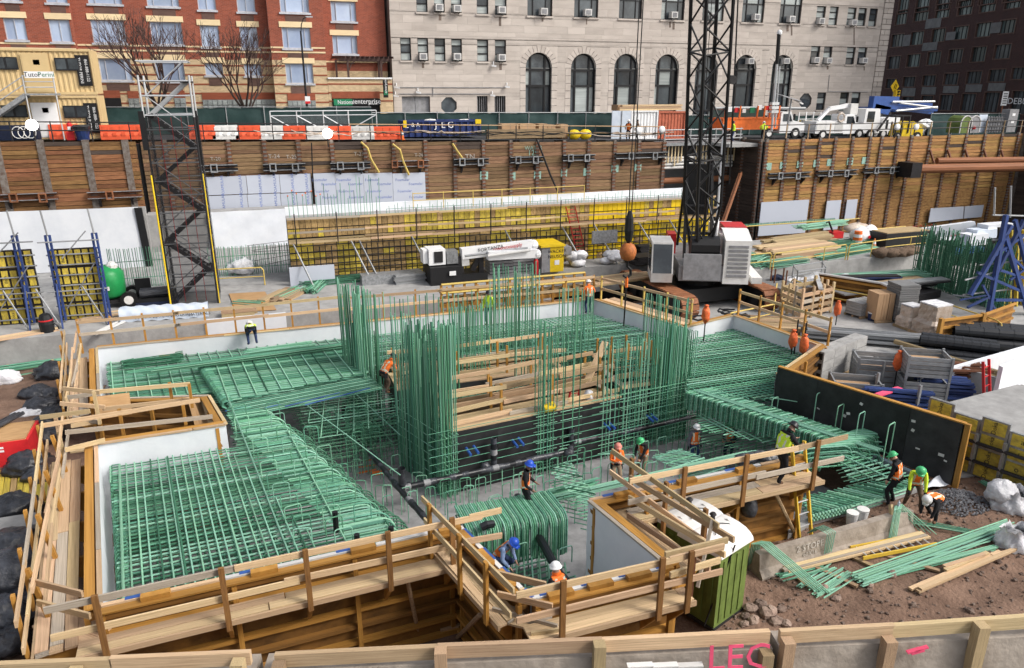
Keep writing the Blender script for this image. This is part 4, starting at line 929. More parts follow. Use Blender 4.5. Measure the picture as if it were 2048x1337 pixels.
# stair tower
SB0,SB1=G(345,612,1.3),G(437,606,1.3);SBd=2.3
st=thing('stair_tower',SB0,'tall scaffold stair tower wrapped in black netting with yellow corner strips','stair tower')
cs_=[SB0,SB1,SB1+Vec((0,SBd,0)),SB0+Vec((0,SBd,0))];ztop=ZT(SB0,150);znet=ZT(SB0,235);x0_,x1_,y0_,y1_=SB0.x,SB1.x,SB0.y,SB0.y+SBd
for i,c in enumerate(cs_):rod('leg',(c.x,c.y,1.3),(c.x,c.y,ztop),.055,'steel_dark',st) if 0 else(rod('leg',(c.x,c.y,1.3),(c.x,c.y,znet),.055,'steel_dark',st),rod('leg',(c.x,c.y,znet),(c.x,c.y,ztop),.055,'alu',st))
nl=8;hl=(znet-1.3)/6;k=0;z=1.3
while z<ztop-.2:
 m_='steel' if z<znet-.5 else 'alu'
 for a,c in zip(cs_,cs_[1:]+cs_[:1]):
  for dz in(.1,1.0):rod('ledger',(a.x,a.y,z+dz),(c.x,c.y,z+dz),.035,m_,st)
 if z+hl<=ztop+.3:
  fl_,tr_=(x0_+.2,x1_-.2) if k%2==0 else(x1_-.2,x0_+.2)
  for yy in(y0_+(.25 if k%2 else 1.25),y0_+(1.05 if k%2 else 2.05)):board('stringer',(fl_,yy,z+.1),(tr_,yy,z+hl+.1),.05,.2,m_ if z>znet-1 else 'steel_dark',st,up=(0,1,0) if 0 else(0,0,1))
  for i in range(9):q=lerp((fl_,y0_+.65 if k%2 else y0_+1.65,z+.1),(tr_,y0_+.65 if k%2 else y0_+1.65,z+hl+.1),(i+.5)/9);board('tread',q+Vec((0,-.4,0)),q+Vec((0,.4,0)),.22,.03,'steel',st)
  for yy in(y0_+.1,):rod('handrail',(fl_,yy,z+1.0),(tr_,yy,z+hl+1.0),.03,m_,st)
  rod('brace',(fl_,y1_,z+.1),(tr_,y1_,z+hl+.1),.03,m_,st)
  board('platform',(tr_,y0_,z+hl+.05),(tr_,y1_,z+hl+.05),.5,.06,'steel_dark',st)
 z+=hl;k+=1
for(a,c) in((cs_[0],cs_[1]),(cs_[0],cs_[3]),(cs_[1],cs_[2])):
 n=Vec((-(c-a).y,(c-a).x,0)).normalized()*-.09
 MB().m('mesh_black').add([Vec((a.x,a.y,1.4))+n,Vec((c.x,c.y,1.4))+n,Vec((c.x,c.y,znet))+n,Vec((a.x,a.y,znet))+n],[(0,1,2,3)]).build('netting',parent=st)
MB().m('black').box((x0_-.22,y0_-.16,ZT(SB0,300)),(x0_+.02,y0_-.1,znet+.3)).build('netting_edge',parent=st);MB().m('black').box((x1_-.05,y0_-.16,ZT(SB1,330)),(x1_+.15,y0_-.1,znet+.3)).build('netting_edge',parent=st)
for x in(x0_-.05,x1_+.05):rod('edge_strip',(x,y0_-.16,1.3),(x,y0_-.16,ZT(SB0,350)),.045,'cat_yellow',st)
for t in(.3,.55,.75):rod('red_rope',(x0_+(x1_-x0_)*t,y0_-.12,1.5),(x0_+(x1_-x0_)*(t-.02),y0_-.12,znet),.015,'red',st)
# ---------------------------------------------------------------- vehicles on the street at the right
def wheel(o,c,r,w_=.28,nm='wheel'):
 M=Mx.Rotation(rad(90),4,'X');t=MB().m('black').lathe(c,[(r*.6,-w_/2),(r,-w_/2),(r,w_/2),(r*.6,w_/2)],14,M).build(nm,parent=o)
 MB().m('offwhite').lathe(c,[(r*.3,-w_/2-.03),(r*.58,-w_/2-.01),(r*.55,w_/2+.01)],12,M).build('rim',parent=t)
def cab(o,x,y,z,s=1,face=1,w_=2.1,mt='white_paint'):
 """truck cab with bonnet; face=+1 nose towards +X"""
 f=face
 prof=[(0,.5),(0,2.35),(.15,2.5),(1.15,2.5),(1.6,1.65),(2.75,1.45),(2.9,1.3),(2.9,.55)]
 MB().m(mt).extr([(x+f*a*s,y,z+b_*s) for a,b_ in prof],(0,w_*s,0)).build('cab',parent=o)
 g=MB().m('glass_dark');g.extr([(x+f*a*s,y-.012,z+b_*s) for a,b_ in((.25,1.6),(.25,2.3),(1.05,2.3),(1.4,1.6))],(0,.01,0));g.build('side_window',parent=o)
 MB().m('glass_dark').extr([(x+f*(a+.012)*s,y+.15,z+b_*s) for a,b_ in((1.18,2.42),(1.58,1.7),(1.6,1.7),(1.2,2.42))],(0,(w_-.3)*s,0)).build('windscreen',parent=o)
 MB().m('steel_dark').box((x+min(f*2.86,f*2.95)*s,y+.1,z+.5*s),(x+max(f*2.86,f*2.95)*s,y+w_*s-.1,z+1.05*s)).build('grille',parent=o)
 MB().m('white_paint').box((x+min(f*2.91,f*2.97)*s,y+.12,z+1.08*s),(x+max(f*2.91,f*2.97)*s,y+.5,z+1.3*s)).build('headlight',parent=o)
 MB().m('black').bar((x+f*1.35*s,y-.25,z+1.7*s),(x+f*1.35*s,y-.25,z+2.3*s),.2,.1).build('mirror',parent=o)
YV=61.5
def zst(x):return street(x)
# orange rack truck
p=V(1500,262,YV);z=zst(p.x);o=thing('rack_truck',Vec((p.x,YV,z)),'white truck with tall orange pipe rack bed beside the crane boom','truck')
xa,xb=V(1446,250,YV).x,V(1556,250,YV).x;zt=V(1500,238,YV).z
MB().m('orange').box((xa,YV,z+.9),(xb,YV+2.3,zt-.02)).box((xa-.05,YV-.05,zt-.02),(xb+.05,YV+2.35,zt+.08)).build('bed',parent=o)
zr_=V(1500,216,YV).z
for i,x in enumerate((1449,1478,1513,1527,1538,1556)):board('rack_post',(V(x,240,YV).x,YV,zt),(V(x,240,YV).x+.05,YV,zr_+.2),.12,.12,'orange',o)
rod('rack_pipe',(xa-1,YV+.3,zr_),(xb+3.2,YV+.3,zr_-.1),.14,'galv',o,'pipe');rod('rack_pipe',(xa+.5,YV+.8,zr_+.02),(xb-.3,YV+.8,zr_),.12,'galv',o,'pipe')
for i in range(7):q=Vec((xa+.4+i*.85,YV+.1,zt+U(.5,.9)));MB().m(('white_paint','red','offwhite','sign_green')[i%4]).box(q,q+Vec((U(.3,.6),.1,U(.3,.5)))).build('gear_box',parent=o)
MB().m('green_screen').box((xa,YV+2.2,zt),(xb,YV+2.28,zr_-.2)).build('tarp',parent=o)
cab(o,xb+.25,YV,z,1.0)
for x in(xa+1.2,xb-1.0,xb+2.1):wheel(o,(x,YV+.05,z+.5),.5)
# solar light pole and slim drill mast
p=V(1573,262,59.5);z=zst(p.x);o=thing('solar_light_pole',Vec((p.x,59.5,z)),'leaning grey pole carrying a flat solar panel','solar light');q=V(1583,195,59.5)
rod('pole',Vec((p.x,59.5,z)),q,.09,'galv',o);a,b_=V(1561,194,59.3),V(1598,203,59.7)
MB().m('grey_paint').extr([a+Vec((0,-.4,.05)),b_+Vec((0,-.4,-.02)),b_+Vec((0,.9,.25)),a+Vec((0,.9,.3))],(0,0,.06)).build('solar_panel',parent=o);MB().m('white_paint').bar(V(1588,199,59.5),V(1606,208,59.5),.1,.12).build('lamp_arm',parent=o)
p=V(1543,262,59.0);z=zst(p.x);o=thing('drill_mast',Vec((p.x,59,z)),'slender telescopic mast with a black upper tube and white tip','mast');m1,m2,m3=V(1543,262,59),V(1554,128,59),V(1558,68,59)
MB().m('alu').tube([m1,m2],.11,6).tube([m1+Vec((.35,0,.3)),m2+Vec((.32,0,-.2))],.07,6).build('lower_tube',parent=o);MB().m('black').tube([m2,m3],.17,8).build('upper_tube',parent=o);MB().m('white_paint').ball(m3+Vec((.05,0,.1)),.3,8,(.8,.8,.9)).build('tip',parent=o)
for t in(.3,.36,.42):MB().m('alu').box(lerp(m1,m2,t)+Vec((-.3,-.2,-.15)),lerp(m1,m2,t)+Vec((.45,.2,.1))).build('clamp',parent=o)
# bucket truck, pickup, box truck
p=V(1650,258,YV+.6);z=zst(p.x);o=thing('bucket_truck',Vec((p.x,YV,z)),'white utility truck with folded bucket boom and tool lockers','truck');xa,xb=V(1650,240,YV).x,V(1690,240,YV).x
MB().m('white_paint').box((xa-1.0,YV,z+.6),(xb,YV+2.3,z+1.75)).build('body',parent=o)
for i in range(3):MB().m('offwhite').box((xa-.9+i*1.1,YV-.03,z+.75),(xa+.1+i*1.1,YV-.002,z+1.65)).build('locker_door',parent=o)
cab(o,xb+.1,YV+.1,z,.95);q1,q2,q3=Vec((xa,YV+1,z+1.8)),Vec((xa+1.2,YV+1,z+2.9)),Vec((xb+1.0,YV+1,z+3.2))
MB().m('white_paint').bar(q1,q2,.3,.3).bar(q2,q3,.34,.38).build('boom',parent=o);MB().m('offwhite').box(q3+Vec((.0,-.5,-.9)),q3+Vec((.9,.5,.2))).build('bucket',parent=o)
MB().m('wrap').tube([Vec((xa+1.9+.4*math.cos(t),YV-.05,z+2.1+.4*math.sin(t))) for t in[i*.5 for i in range(13)]],.09,6).build('hose_coil',parent=o)
for x in(xa-.1,xb+2.0):wheel(o,(x,YV+.05,z+.48),.48)
p=V(1615,258,YV+3);z=zst(p.x);o=thing('flatbed_truck',Vec((p.x,YV+2,z)),'white flatbed truck with a black slatted rack and yellow drums','truck');xa,xb=V(1597,240,YV+2).x,V(1640,240,YV+2).x
MB().m('steel_dark').box((xa,YV+2,z+.8),(xb,YV+4,z+1.0)).build('bed',parent=o)
for i in range(5):board('rack_rail',(xa,YV+2,z+1.3+i*.3),(xb,YV+2,z+1.3+i*.3),.06,.06,'black' if i%2 else 'offwhite',o)
for i in range(4):x=xa+(xb-xa)*i/3;board('rack_post',(x,YV+2,z+1.0),(x,YV+2,z+2.6),.08,.08,'white_paint',o)
for i in range(3):MB().m('safety_yellow').lathe((xa+.6+i*.7,YV+2.5,z+1.0),[(.24,0),(.26,.5),(.24,.75)],10).build('drum',parent=o)
for x in(xa+.5,xb-.4):wheel(o,(x,YV+2.05,z+.48),.48)
p=V(1740,258,YV);z=zst(p.x);o=thing('equipment_truck',Vec((p.x,YV+.3,z)),'white cab over equipment truck with dark windows under the blue boom','truck');xa,xb=V(1728,240,YV+.3).x,V(1800,240,YV+.3).x
MB().m('white_paint').extr([(xa,YV+.3,z+.6),(xa+.1,YV+.3,z+3.0),(xa+1.9,YV+.3,z+3.0),(xa+2.1,YV+.3,z+1.9),(xa+2.2,YV+.3,z+.6)],(0,2.3,0)).build('cab',parent=o)
MB().m('glass_dark').extr([(xa+.35,YV+.285,z+1.7),(xa+.4,YV+.285,z+2.75),(xa+1.3,YV+.285,z+2.75),(xa+1.3,YV+.285,z+1.7)],(0,.01,0)).build('side_window',parent=o)
MB().m('white_paint').box((xa+2.3,YV+.3,z+.8),(xb,YV+2.5,z+2.1)).m('black').box((xa+2.9,YV+.28,z+1.0),(xa+3.2,YV+.297,z+1.9)).box((xa+3.6,YV+.28,z+1.0),(xa+3.8,YV+.297,z+1.7)).build('engine_cover',parent=o)
MB().m('steel_dark').bar((xa+1.6,YV,z+.8),(xa+3.0,YV,z+2.6),.15,.15).build('strut',parent=o)
for x in(xa+1.0,xb-.7):wheel(o,(x,YV+.3,z+.5),.5)
# blue folded boom pump
p=V(1800,250,YV+3);z=zst(p.x);o=thing('boom_pump_truck',Vec((p.x,YV+3,z)),'blue concrete boom pump with its arms folded over white trucks','boom pump');Yb=YV+3
def bb(b,x0,y0,x1,y1,w_,h_,mt,dy=0):b.m(mt).bar(V(x0,y0,Yb)+Vec((0,dy,0)),V(x1,y1,Yb)+Vec((0,dy,0)),w_,h_)
for q in((1742,205,1792,206,.7,1.3,'blue_truck',0),(1790,204,1870,212,.5,.55,'blue_truck',.6),(1780,214,1868,224,.5,.5,'blue_truck',.3),(1745,215,1775,222,.7,.8,'blue_truck',0)):
 b=MB();bb(b,*q);b.build('boom_arm',parent=o)
for q in((1785,204,1869,203),(1800,206,1874,216),(1792,222,1874,214)):rod('delivery_pipe',V(q[0],q[1],Yb-.5),V(q[2],q[3],Yb-.5),.11,'alu',o,'pipe')
MB().m('blue_truck').box(V(1745,224,Yb),V(1745,224,Yb)+Vec((9,2,.5))).build('deck',parent=o)
for x in(1750,1766,1860):wheel(o,(V(x,240,Yb).x,Yb-.2,z+.5),.5)
MB().m('offwhite').box((V(1745,250,Yb).x,Yb,z+.4),(V(1868,250,Yb).x,Yb+2,z+1.2)).build('chassis',parent=o)
# yellow loader, spools, gas cage, toolbox at the right end
p=V(1812,262,58.5);z=zst(p.x);o=thing('skid_loader',Vec((p.x,58.5,z)),'small yellow loader with black roll cage and white engine','loader')
MB().m('cat_yellow').extr([(p.x-.5,58.5,z+.5),(p.x-.4,58.5,z+1.5),(p.x+.9,58.5,z+1.9),(p.x+2.2,58.5,z+1.2),(p.x+2.2,58.5,z+.5)],(0,1.6,0)).build('body',parent=o)
for x in(p.x-1.6,p.x-.7,p.x+.2):board('cage_post',(x,58.45,z+.8),(x,58.45,z+2.4),.1,.1,'steel_dark',o)
MB().m('steel_dark').box((p.x-1.7,58.4,z+2.4),(p.x+.3,60.1,z+2.5)).build('cage_roof',parent=o);MB().m('white_paint').ball((p.x+2.9,59,z+1.6),.7,10,(1.2,.8,.7),.15).build('engine',parent=o)
for x in(p.x-1.1,p.x+1.4):wheel(o,(x,58.45,z+.45),.45)
for i,(x,mt,lab) in enumerate(((1930,'toilet_green','pale olive arched tank shelter behind the dark railing'),(1947,'grey_paint','grey arched tank shelter with a red valve behind the dark railing'))):
 p=V(x,262,57.5);z=7.85;r=.72;o=thing('tank_shelter',Vec((p.x,57.5,z)),lab,'tank shelter')
 pts=[(p.x-r,57.5,z)]+[(p.x+r*math.cos(math.pi-math.pi*t/8),57.5,z+.95+r*math.sin(math.pi*t/8)) for t in range(9)]+[(p.x+r,57.5,z)]
 MB().m(mt).extr(pts,(0,1.6,0)).build('shell',parent=o);MB().m('offwhite').tube(pts,.06,5).build('rim',parent=o)
 if i:MB().m('red').ball((p.x-.1,57.4,z+.5),.16,8).build('valve',parent=o)
p=V(1987,262,57.5);o=thing('gas_cage',Vec((p.x,57.5,7.85)),'dark rack of gas cylinders with looped hoses at the street end','rack')
for i in range(6):MB().m('grey_paint').lathe((p.x-.9+i*.36,57.6,7.85),[(.15,0),(.15,1.3),(.08,1.5),(.05,1.6)],8).build('cylinder',parent=o)
for k in range(5):rod('bar',(p.x-1.1,57.4,8.1+k*.4),(p.x+1.1,57.4,8.1+k*.4),.04,'steel_dark',o)
p=V(2021,262,57.2);o=thing('tool_cabinet',Vec((p.x,57.2,7.85)),'grey steel tool cabinet with two white labels','cabinet');MB().m('grey_paint').box((p.x-.62,57.2,7.85),(p.x+.62,58.1,10.1)).build('body',parent=o)
for dz in(.9,1.6):MB().m('white_paint').box((p.x-.2,57.18,7.85+dz),(p.x+.2,57.197,8.1+dz)).build('label_plate',parent=o)
p=V(1958,255,57.9);MB().m('tarp').box((p.x-.2,57.9,7.85),(p.x+.9,58.0,9.6)).build('panel_stack',label='blue and white panel leaning behind the arched shelters',cat='panel')
# signs and signals by the dark building
o=thing('warning_sign',V(1791,185,72),'yellow diamond traffic warning sign on a pole by the dark building','sign');p=V(1790,173,72);r=.62
MB().m('sign_yellow').extr([(p.x-r,72,p.z),(p.x,72,p.z-r*1.25),(p.x+r,72,p.z),(p.x,72,p.z+r*1.25)],(0,.04,0)).build('panel',parent=o);MB().m('black').bar((p.x-.12,71.98,p.z-.25),(p.x-.02,71.98,p.z+.3),.1,.02).bar((p.x+.1,71.98,p.z-.3),(p.x+.16,71.98,p.z+.25),.1,.02).build('arrow_mark',parent=o)
rod('pole',(p.x,72.1,zst(p.x)),(p.x,72.1,p.z),.06,'galv',o)
for i,(x,y,s_,lab) in enumerate(((1793,189,.3,'small amber traffic signal beneath the yellow diamond sign'),(2036,168,.42,'amber traffic signal hanging at the dark building corner'))):
 p=V(x,y,70);o=thing('traffic_light',p,lab,'traffic light')
 MB().m('sign_yellow').box(p+Vec((-s_,-.2,-1.6*s_)),p+Vec((s_,.2,1.6*s_))).build('housing',parent=o)
 for k in(-1,0,1):MB().m('black').lathe(p+Vec((0,-.21,k*s_)),[(s_*.38,0),(s_*.4,.12)],10,Mx.Rotation(rad(90),4,'X')).build('lens',parent=o)
 rod('pole',p+Vec((.3,.2,1.5*s_)),(p.x+.3,70.2,zst(p.x)),.08,'steel_dark',o)
p=V(2010,197,63);o=thing('notice_board',p,'white notice sign on a post before the dark shop front','sign');MB().m('white_paint').box(p+Vec((-.42,0,-.75)),p+Vec((.42,.05,.75))).build('panel',parent=o)
for k in range(5):MB().m('print_black').box(p+Vec((-.3,-.012,.45-k*.25)),p+Vec((.3,-.002,.55-k*.25))).build('text_line',parent=o)
rod('post',p+Vec((0,.1,-2.5)),p+Vec((0,.1,-.7)),.07,'rust_bright',o)
# ================================================================ pit floor beyond the foundation
ZS=1.3;YC=37.6
gb=MB().m('concrete')
gb.prism([(-60,YC),(15.5,YC),(15.5,42),(27.6,42),(27.6,YC),(47,YC+1.2),(47,46.3),(34.5,45.8),(34.5,60.5),(-60,60.5)],-.4,ZS)
gb.build('pit_slab',kind='structure',loc=(0,50,0))
MB().m('concrete').prism([(22.9,24.6),(70,22),(70,YC+2.45),(27.6,YC-.05),(16.6,YC-.05),(16.6,34.2),(18.6,28.6),(22.0,29.6)],-.3,-.01).build('mud_mat',kind='structure',loc=(30,30,0))
MB().m('concrete').prism([(18.6,21.4),(20.9,15.6),(70,8),(70,21.95),(22.95,24.5)],-.3,-.012).build('mud_mat',kind='structure',loc=(30,20,0))
text_mesh('2 STOPS',.3,face_M(G(687,634,ZS)+Vec((0,-.52,-.3)),(1,0,0),(0,0,1)),'black','lettering',None,label='black stencilled letters on the low concrete edge wall',cat='lettering') if 0 else None
def pipe_rail(name,label,pts,h=1.05,mt='rail_yellow',grp='yellow pipe guard rails',mid=True,every=2.4):
 o=thing(name,pts[0],label,'guard rail',grp);pts=[Vec(p) for p in pts]
 up=Vec((0,0,h))
 MB().m(mt).tube([pts[0]+up*.0,pts[0]+up*.85,pts[0]+up+(pts[1]-pts[0]).normalized()*.12]+[p+up for p in pts[1:-1]]+[pts[-1]+up-(pts[-1]-pts[-2]).normalized()*.12,pts[-1]+up*.85,pts[-1]],.04,6).build('hoop',parent=o)
 for a,c in zip(pts,pts[1:]):
  if mid:rod('mid_rail',a+up*.5,c+up*.5,.03,mt,o)
  n=max(1,round((c-a).length/every))
  for i in range(1,n):q=lerp(a,c,i/n);rod('post',q,q+up,.035,mt,o)
 return o
def rebar_row(name,label,a,c,n,z0,z1,r=.018,mt='rebar',jit=.04,ties=3,rows=1,dz=.3,cat='rebar',group=None,tipmt=None):
 o=thing(name,lerp(a,c,.5),label,cat,group);a,c=Vec(a),Vec(c);d=(c-a).normalized();nn=Vec((-d.y,d.x,0))
 for k in range(rows):
  for i in range(n):
   p=lerp(a,c,(i+U(-.2,.2))/max(1,n-1))+nn*(k*.35);q=p+Vec((U(-jit,jit),U(-jit,jit),0));p.z=z0;q.z=z1+U(-dz,dz)
   rod('bar',p,q,r*U(.9,1.15),mt if rnd()<.7 else('rebar_lt' if rnd()<.5 else 'rebar_dk'),o)
   if tipmt:MB().m(tipmt).ball(q,.05,5).build('cap',parent=o)
  for j in range(ties):z=z0+(z1-z0)*(j+.6)/(ties+.4);rod('tie_bar',(a.x+nn.x*k*.35,a.y+nn.y*k*.35,z),(c.x+nn.x*k*.35,c.y+nn.y*k*.35,z),r,mt,o)
 return o
def heap(name,label,cat,c,ln,ang,n,mt,w_=.5,r=.018,z=0,bend=0,layers=1,grp=None):
 """bundle of rods lying on the ground"""
 o=thing(name,c,label,cat,grp);d=Vec((math.cos(ang),math.sin(ang),0));s_=Vec((-d.y,d.x,0));c=Vec(c)
 for i in range(n):
  k=i%layers;p=c+s_*U(-w_,w_)/2+d*U(-.15,.15)*ln*.4+Vec((0,0,r+k*r*2.1));h=d*(ln/2)+s_*U(-.12,.12)*w_
  m2=mt if rnd()<.65 else(mt+'_lt' if mt+'_lt' in MAT else mt)
  if bend:MB().m(m2).tube([p-h+s_*.12+d*.3,p-h,p-h+s_*0+d*.05,p+h,p+h+s_*.15+Vec((0,0,.02)),p+h+s_*.15-d*bend],r,5).build('bar',parent=o)
  else:rod('bar',p-h,p+h,r,m2,o)
 return o
def stack(name,label,c,ln,w_,n,t,ang,mt,cat='lumber stack',cols=1,jit=.12,pw=None):
 o=thing(name,c,label,cat);d=Vec((math.cos(ang),math.sin(ang),0));s_=Vec((-d.y,d.x,0));c=Vec(c);pw=pw or w_/cols
 for k in range(n):
  for j in range(cols):
   m=c+s_*((j+.5)/cols-.5)*w_+Vec((0,0,t*(k+.5)))+d*U(-jit,jit)*ln*.5;h=d*ln*U(.44,.5)
   board('plank',m-h,m+h+s_*U(-.05,.05),pw*.92,t*.9,mt,o)
 return o
 # ---- long yellow formwork wall
FA,FB=G(585,566,ZS),G(1424,500,ZS);FA.y=FB.y=44.1
fz=V(585,440,44.1).z;FB.x=V(1424,450,44.1).x
fw_=thing('formwork_wall',FA,'long yellow panel formwork wall with wooden rails and slanting props','formwork')
MB().m('black').box((FA.x,44.25,ZS),(FB.x,44.6,fz)).m('concrete').box((FA.x+.1,44.6,ZS),(FB.x,47.4,fz-.25)).m('membrane').box((FA.x+.1,47.4,ZS),(FB.x+2,47.6,fz+.25)).build('wall_core',parent=fw_)
NP=21;pwid=(FB.x-FA.x)/NP;zmid=V(585,478,44.1).z
for i in range(NP):
 x0=FA.x+pwid*i;mts=['doka','doka','doka_wood','doka','doka_wood'] if i<14 else['cat_yellow','cat_yellow','doka','cat_yellow','cat_yellow']
 for(za,zb,dens) in((ZS,zmid-.02,6),(zmid+.02,fz,2)):
  fm=mts[int(rnd()*5)]
  o=MB().m('steel_dark').box((x0+.01,44.12,za),(x0+pwid-.01,44.24,zb)).build('form_panel',parent=fw_)
  ny=dens;nx=2 if za==ZS else 4
  for a in range(nx):
   for b_ in range(ny):
    mm=fm if rnd()<.75 else('doka_wood' if rnd()<.5 else 'doka');cw,ch=pwid/nx,(zb-za)/ny
    put('infill',unit('cube',mm),Mx.Translation((x0+cw*(a+.5),44.10,za+ch*(b_+.5)))@Mx.Diagonal((cw*.92,.05,ch*.88,1)),o)
 if za>ZS:
  pass
for j in range(7):rod('waler',(FA.x,43.98,ZS+.25+j*(zmid-ZS-.3)/6),(FB.x,43.98,ZS+.25+j*(zmid-ZS-.3)/6),.032,'steel_dark',fw_)
for i in range(NP*2):x=FA.x+pwid*(i+.5)/2;board('stud',(x,43.9,ZS),(x,43.9,zmid-(.5 if i%5 else-.3)),.045,.06,'steel_dark',fw_)
z1,z2,z3=zmid-.05,zmid+.62,fz+.12
for zz,Y,t,mt in((zmid-.05,43.3,.13,'lumber'),(zmid+.5,43.3,.11,'lumber'),(fz+.08,43.9,.12,'lumber'),(zmid+.0,43.7,.1,'lumber_old')):
 k=0;x=FA.x
 while x<FB.x-.1:x2=min(FB.x,x+U(3.6,5.2));board('rail_board',(x,Y+U(-.04,.04),zz+U(-.05,.05)),(x2,Y+U(-.04,.04),zz+U(-.05,.05)),.05,t,mt,fw_);x=x2+.02
for i in range(13):x=FA.x+.4+(FB.x-FA.x-.8)*i/12;rod('rail_post',(x,43.1,zmid-.3),(x,43.05,fz+.5),.035,'steel_dark',fw_)
for x,y in((624,548),(744,560),(756,545),(843,520),(1010,500),(1170,520),(1235,515),(1305,500),(1366,495)):
 p=G(x,min(566,y+14),ZS);p.y=min(p.y,43.2);rod('prop',(p.x,min(p.y,42.0),ZS),(p.x-.9,43.9,fz-1.3),.05,'galv',fw_)
tb=rebar_row('starter_bars','thin green starter bars rising behind the left end of the yellow formwork wall',(FA.x+2.4,45.6,0),(FA.x+5.6,45.6,0),18,fz-.3,fz+1.5,ties=0,dz=.8,tipmt=None)
rebar_row('starter_bars','row of short green starter bars along the top of the yellow formwork wall',(FA.x+6,45.5,0),(FB.x-.5,45.5,0),90,fz-.3,fz+.35,r=.014,ties=2,dz=.25,mt='rebar')
rebar_row('starter_bars','orange capped starter bars near the left end of the yellow formwork wall',(FA.x+.3,46.2,0),(FA.x+2.2,46.2,0),8,fz-.3,fz+1.2,ties=0,dz=.2,tipmt='orange')
for k in range(5):rod('projecting_bar',(FA.x-2.6+U(0,.6),44.5,zmid-.3-k*.32+U(-.05,.3)),(FA.x,44.7,zmid-.2-k*.28),.014,'steel_dark',tb)
o=thing('platform_bars',(FA.x+14,46.6,fz),'thin yellow guard rail along the top of the formwork wall','guard rail')
for dz in(.35,.8):rod('rail',(FA.x+8,47.0,fz+dz),(FA.x+20,47.0,fz+dz),.03,'rail_yellow',o)
for i in range(7):rod('post',(FA.x+8+2*i,47,fz-.2),(FA.x+8+2*i,47,fz+.85),.03,'rail_yellow',o)
MB().m('foam').box((V(576,520,43.5).x,43.2,ZS),(V(668,540,43.5).x,43.3,ZS+1.1)).build('foam_sheet',label='white foam panel leaning on the left end of the yellow formwork wall',cat='foam panel')
def ladder(name,label,a,c,w_,mt,rung='alu',side=None,n=12,cat='ladder'):
 o=thing(name,a,label,cat);a,c=Vec(a),Vec(c);d=(c-a).normalized();s_=(Vec(side) if side else d.cross(Vec((0,1,0)))).normalized()*(w_/2)
 for k in(-1,1):board('rail',a+s_*k,c+s_*k,.045,.10,mt,o,up=s_.cross(d) if 0 else s_.normalized().cross(d))
 for i in range(n):q=lerp(a,c,(i+.7)/(n+.4));rod('rung',q-s_,q+s_,.02,rung,o)
 return o
ladder('ladder','tall red ladder leaning on the long yellow formwork wall',G(1160,515,ZS)+Vec((0,-.4,0)),Vec((V(1141,414,43.0).x,43.0,V(1141,414,43.0).z)),.62,'red','red',(1,0,0),14)
MB().m('galv').box((V(1184,490,42.5).x,42.5,V(1184,488,42.5).z),(V(1234,490,42.5).x,42.6,V(1184,463,42.5).z)).build('steel_plate',label='grey steel plate standing upright before the yellow formwork',cat='steel plate')
# ---- braced yellow panels at the left
def braced(label,q,blue,parts):
 bl,br=G(q[0][0],q[0][1],ZS),G(q[1][0],q[1][1],ZS);br.z=bl.z=ZS;Yp=bl.y;zt=V(q[2][0],q[2][1],Yp).z
 o=thing('braced_form_panel',bl,label,'formwork');d=(br-bl);W=d.length;d.normalize();n=Vec((d.y,-d.x,0))
 P=lambda u,z,k=0:bl+d*u+n*k+Vec((0,0,z))
 Hh=zt-ZS
 pn=MB().m('steel_dark').extr([P(0,0),P(W,0),P(W,Hh),P(0,Hh)],-n*.12).build('form_panel',parent=o)
 nx,ny=6,4
 Mr=Mx((d,-n,Vec((0,0,1)))).transposed().to_4x4()
 for a in range(nx):
  for b_ in range(ny):
   M=Mr.copy();M.translation=P(W*(a+.5)/nx,Hh*(b_+.5)/ny,.02);put('infill',unit('cube','doka'),M@Mx.Diagonal((W/nx*.72,.05,Hh/ny*.86,1)),pn)
   if(a+b_)%2==0:text_mesh('doka',.2,face_M(P(W*(a+.5)/nx,Hh*(b_+.45)/ny,.05),Vec((0,0,1)),-d),'print_black','lettering',pn,ext=.002)
 for j in range(7):z=Hh*(j+.5)/7;rod('waler',P(-.15,z,.1),P(W+.15,z,.1),.04,'galv',o)
 for u in blue:
  for dx in(-.09,.09):board('strongback',P(u+dx,.1,.35),P(u+dx,Hh+.75,.3),.08,.16,'blue_steel',o,up=n)
  for j in range(8):z=.3+j*(Hh+.2)/8;board('strongback_plate',P(u-.1,z,.35),P(u+.1,z,.35),.12,.06,'blue_steel',o)
  rod('top_tube',P(u,Hh+.7,.3),P(u-.1,Hh+1.9,.25),.04,'galv',o)
  rod('prop',P(u+.2,.0,1.5),P(u,Hh*.55,.4),.045,'blue_steel',o);rod('prop',P(u+.1,0,1.3),P(u-.9,Hh*.5,.45),.04,'galv',o)
 for z in(Hh*.45,Hh+.45):rod('scaffold_tube',P(-.3,z,.5),P(W+.3,z,.5),.035,'galv',o)
 rod('scaffold_tube',P(W*.2,Hh*.2,.5),P(W*.95,Hh*.8,.5),.03,'galv',o);rod('scaffold_tube',P(W*.3,Hh*.9,.5),P(W*.9,Hh+.9,.5),.03,'galv',o)
 return o
braced('yellow formwork panel held up by two bright blue strongbacks',((127,641),(217,634),(88,500)),(.12,2.1),1)
braced('yellow formwork panel with blue braces cut by the left picture edge',((-12,652),(92,644),(-10,502)),(1.75,),1)
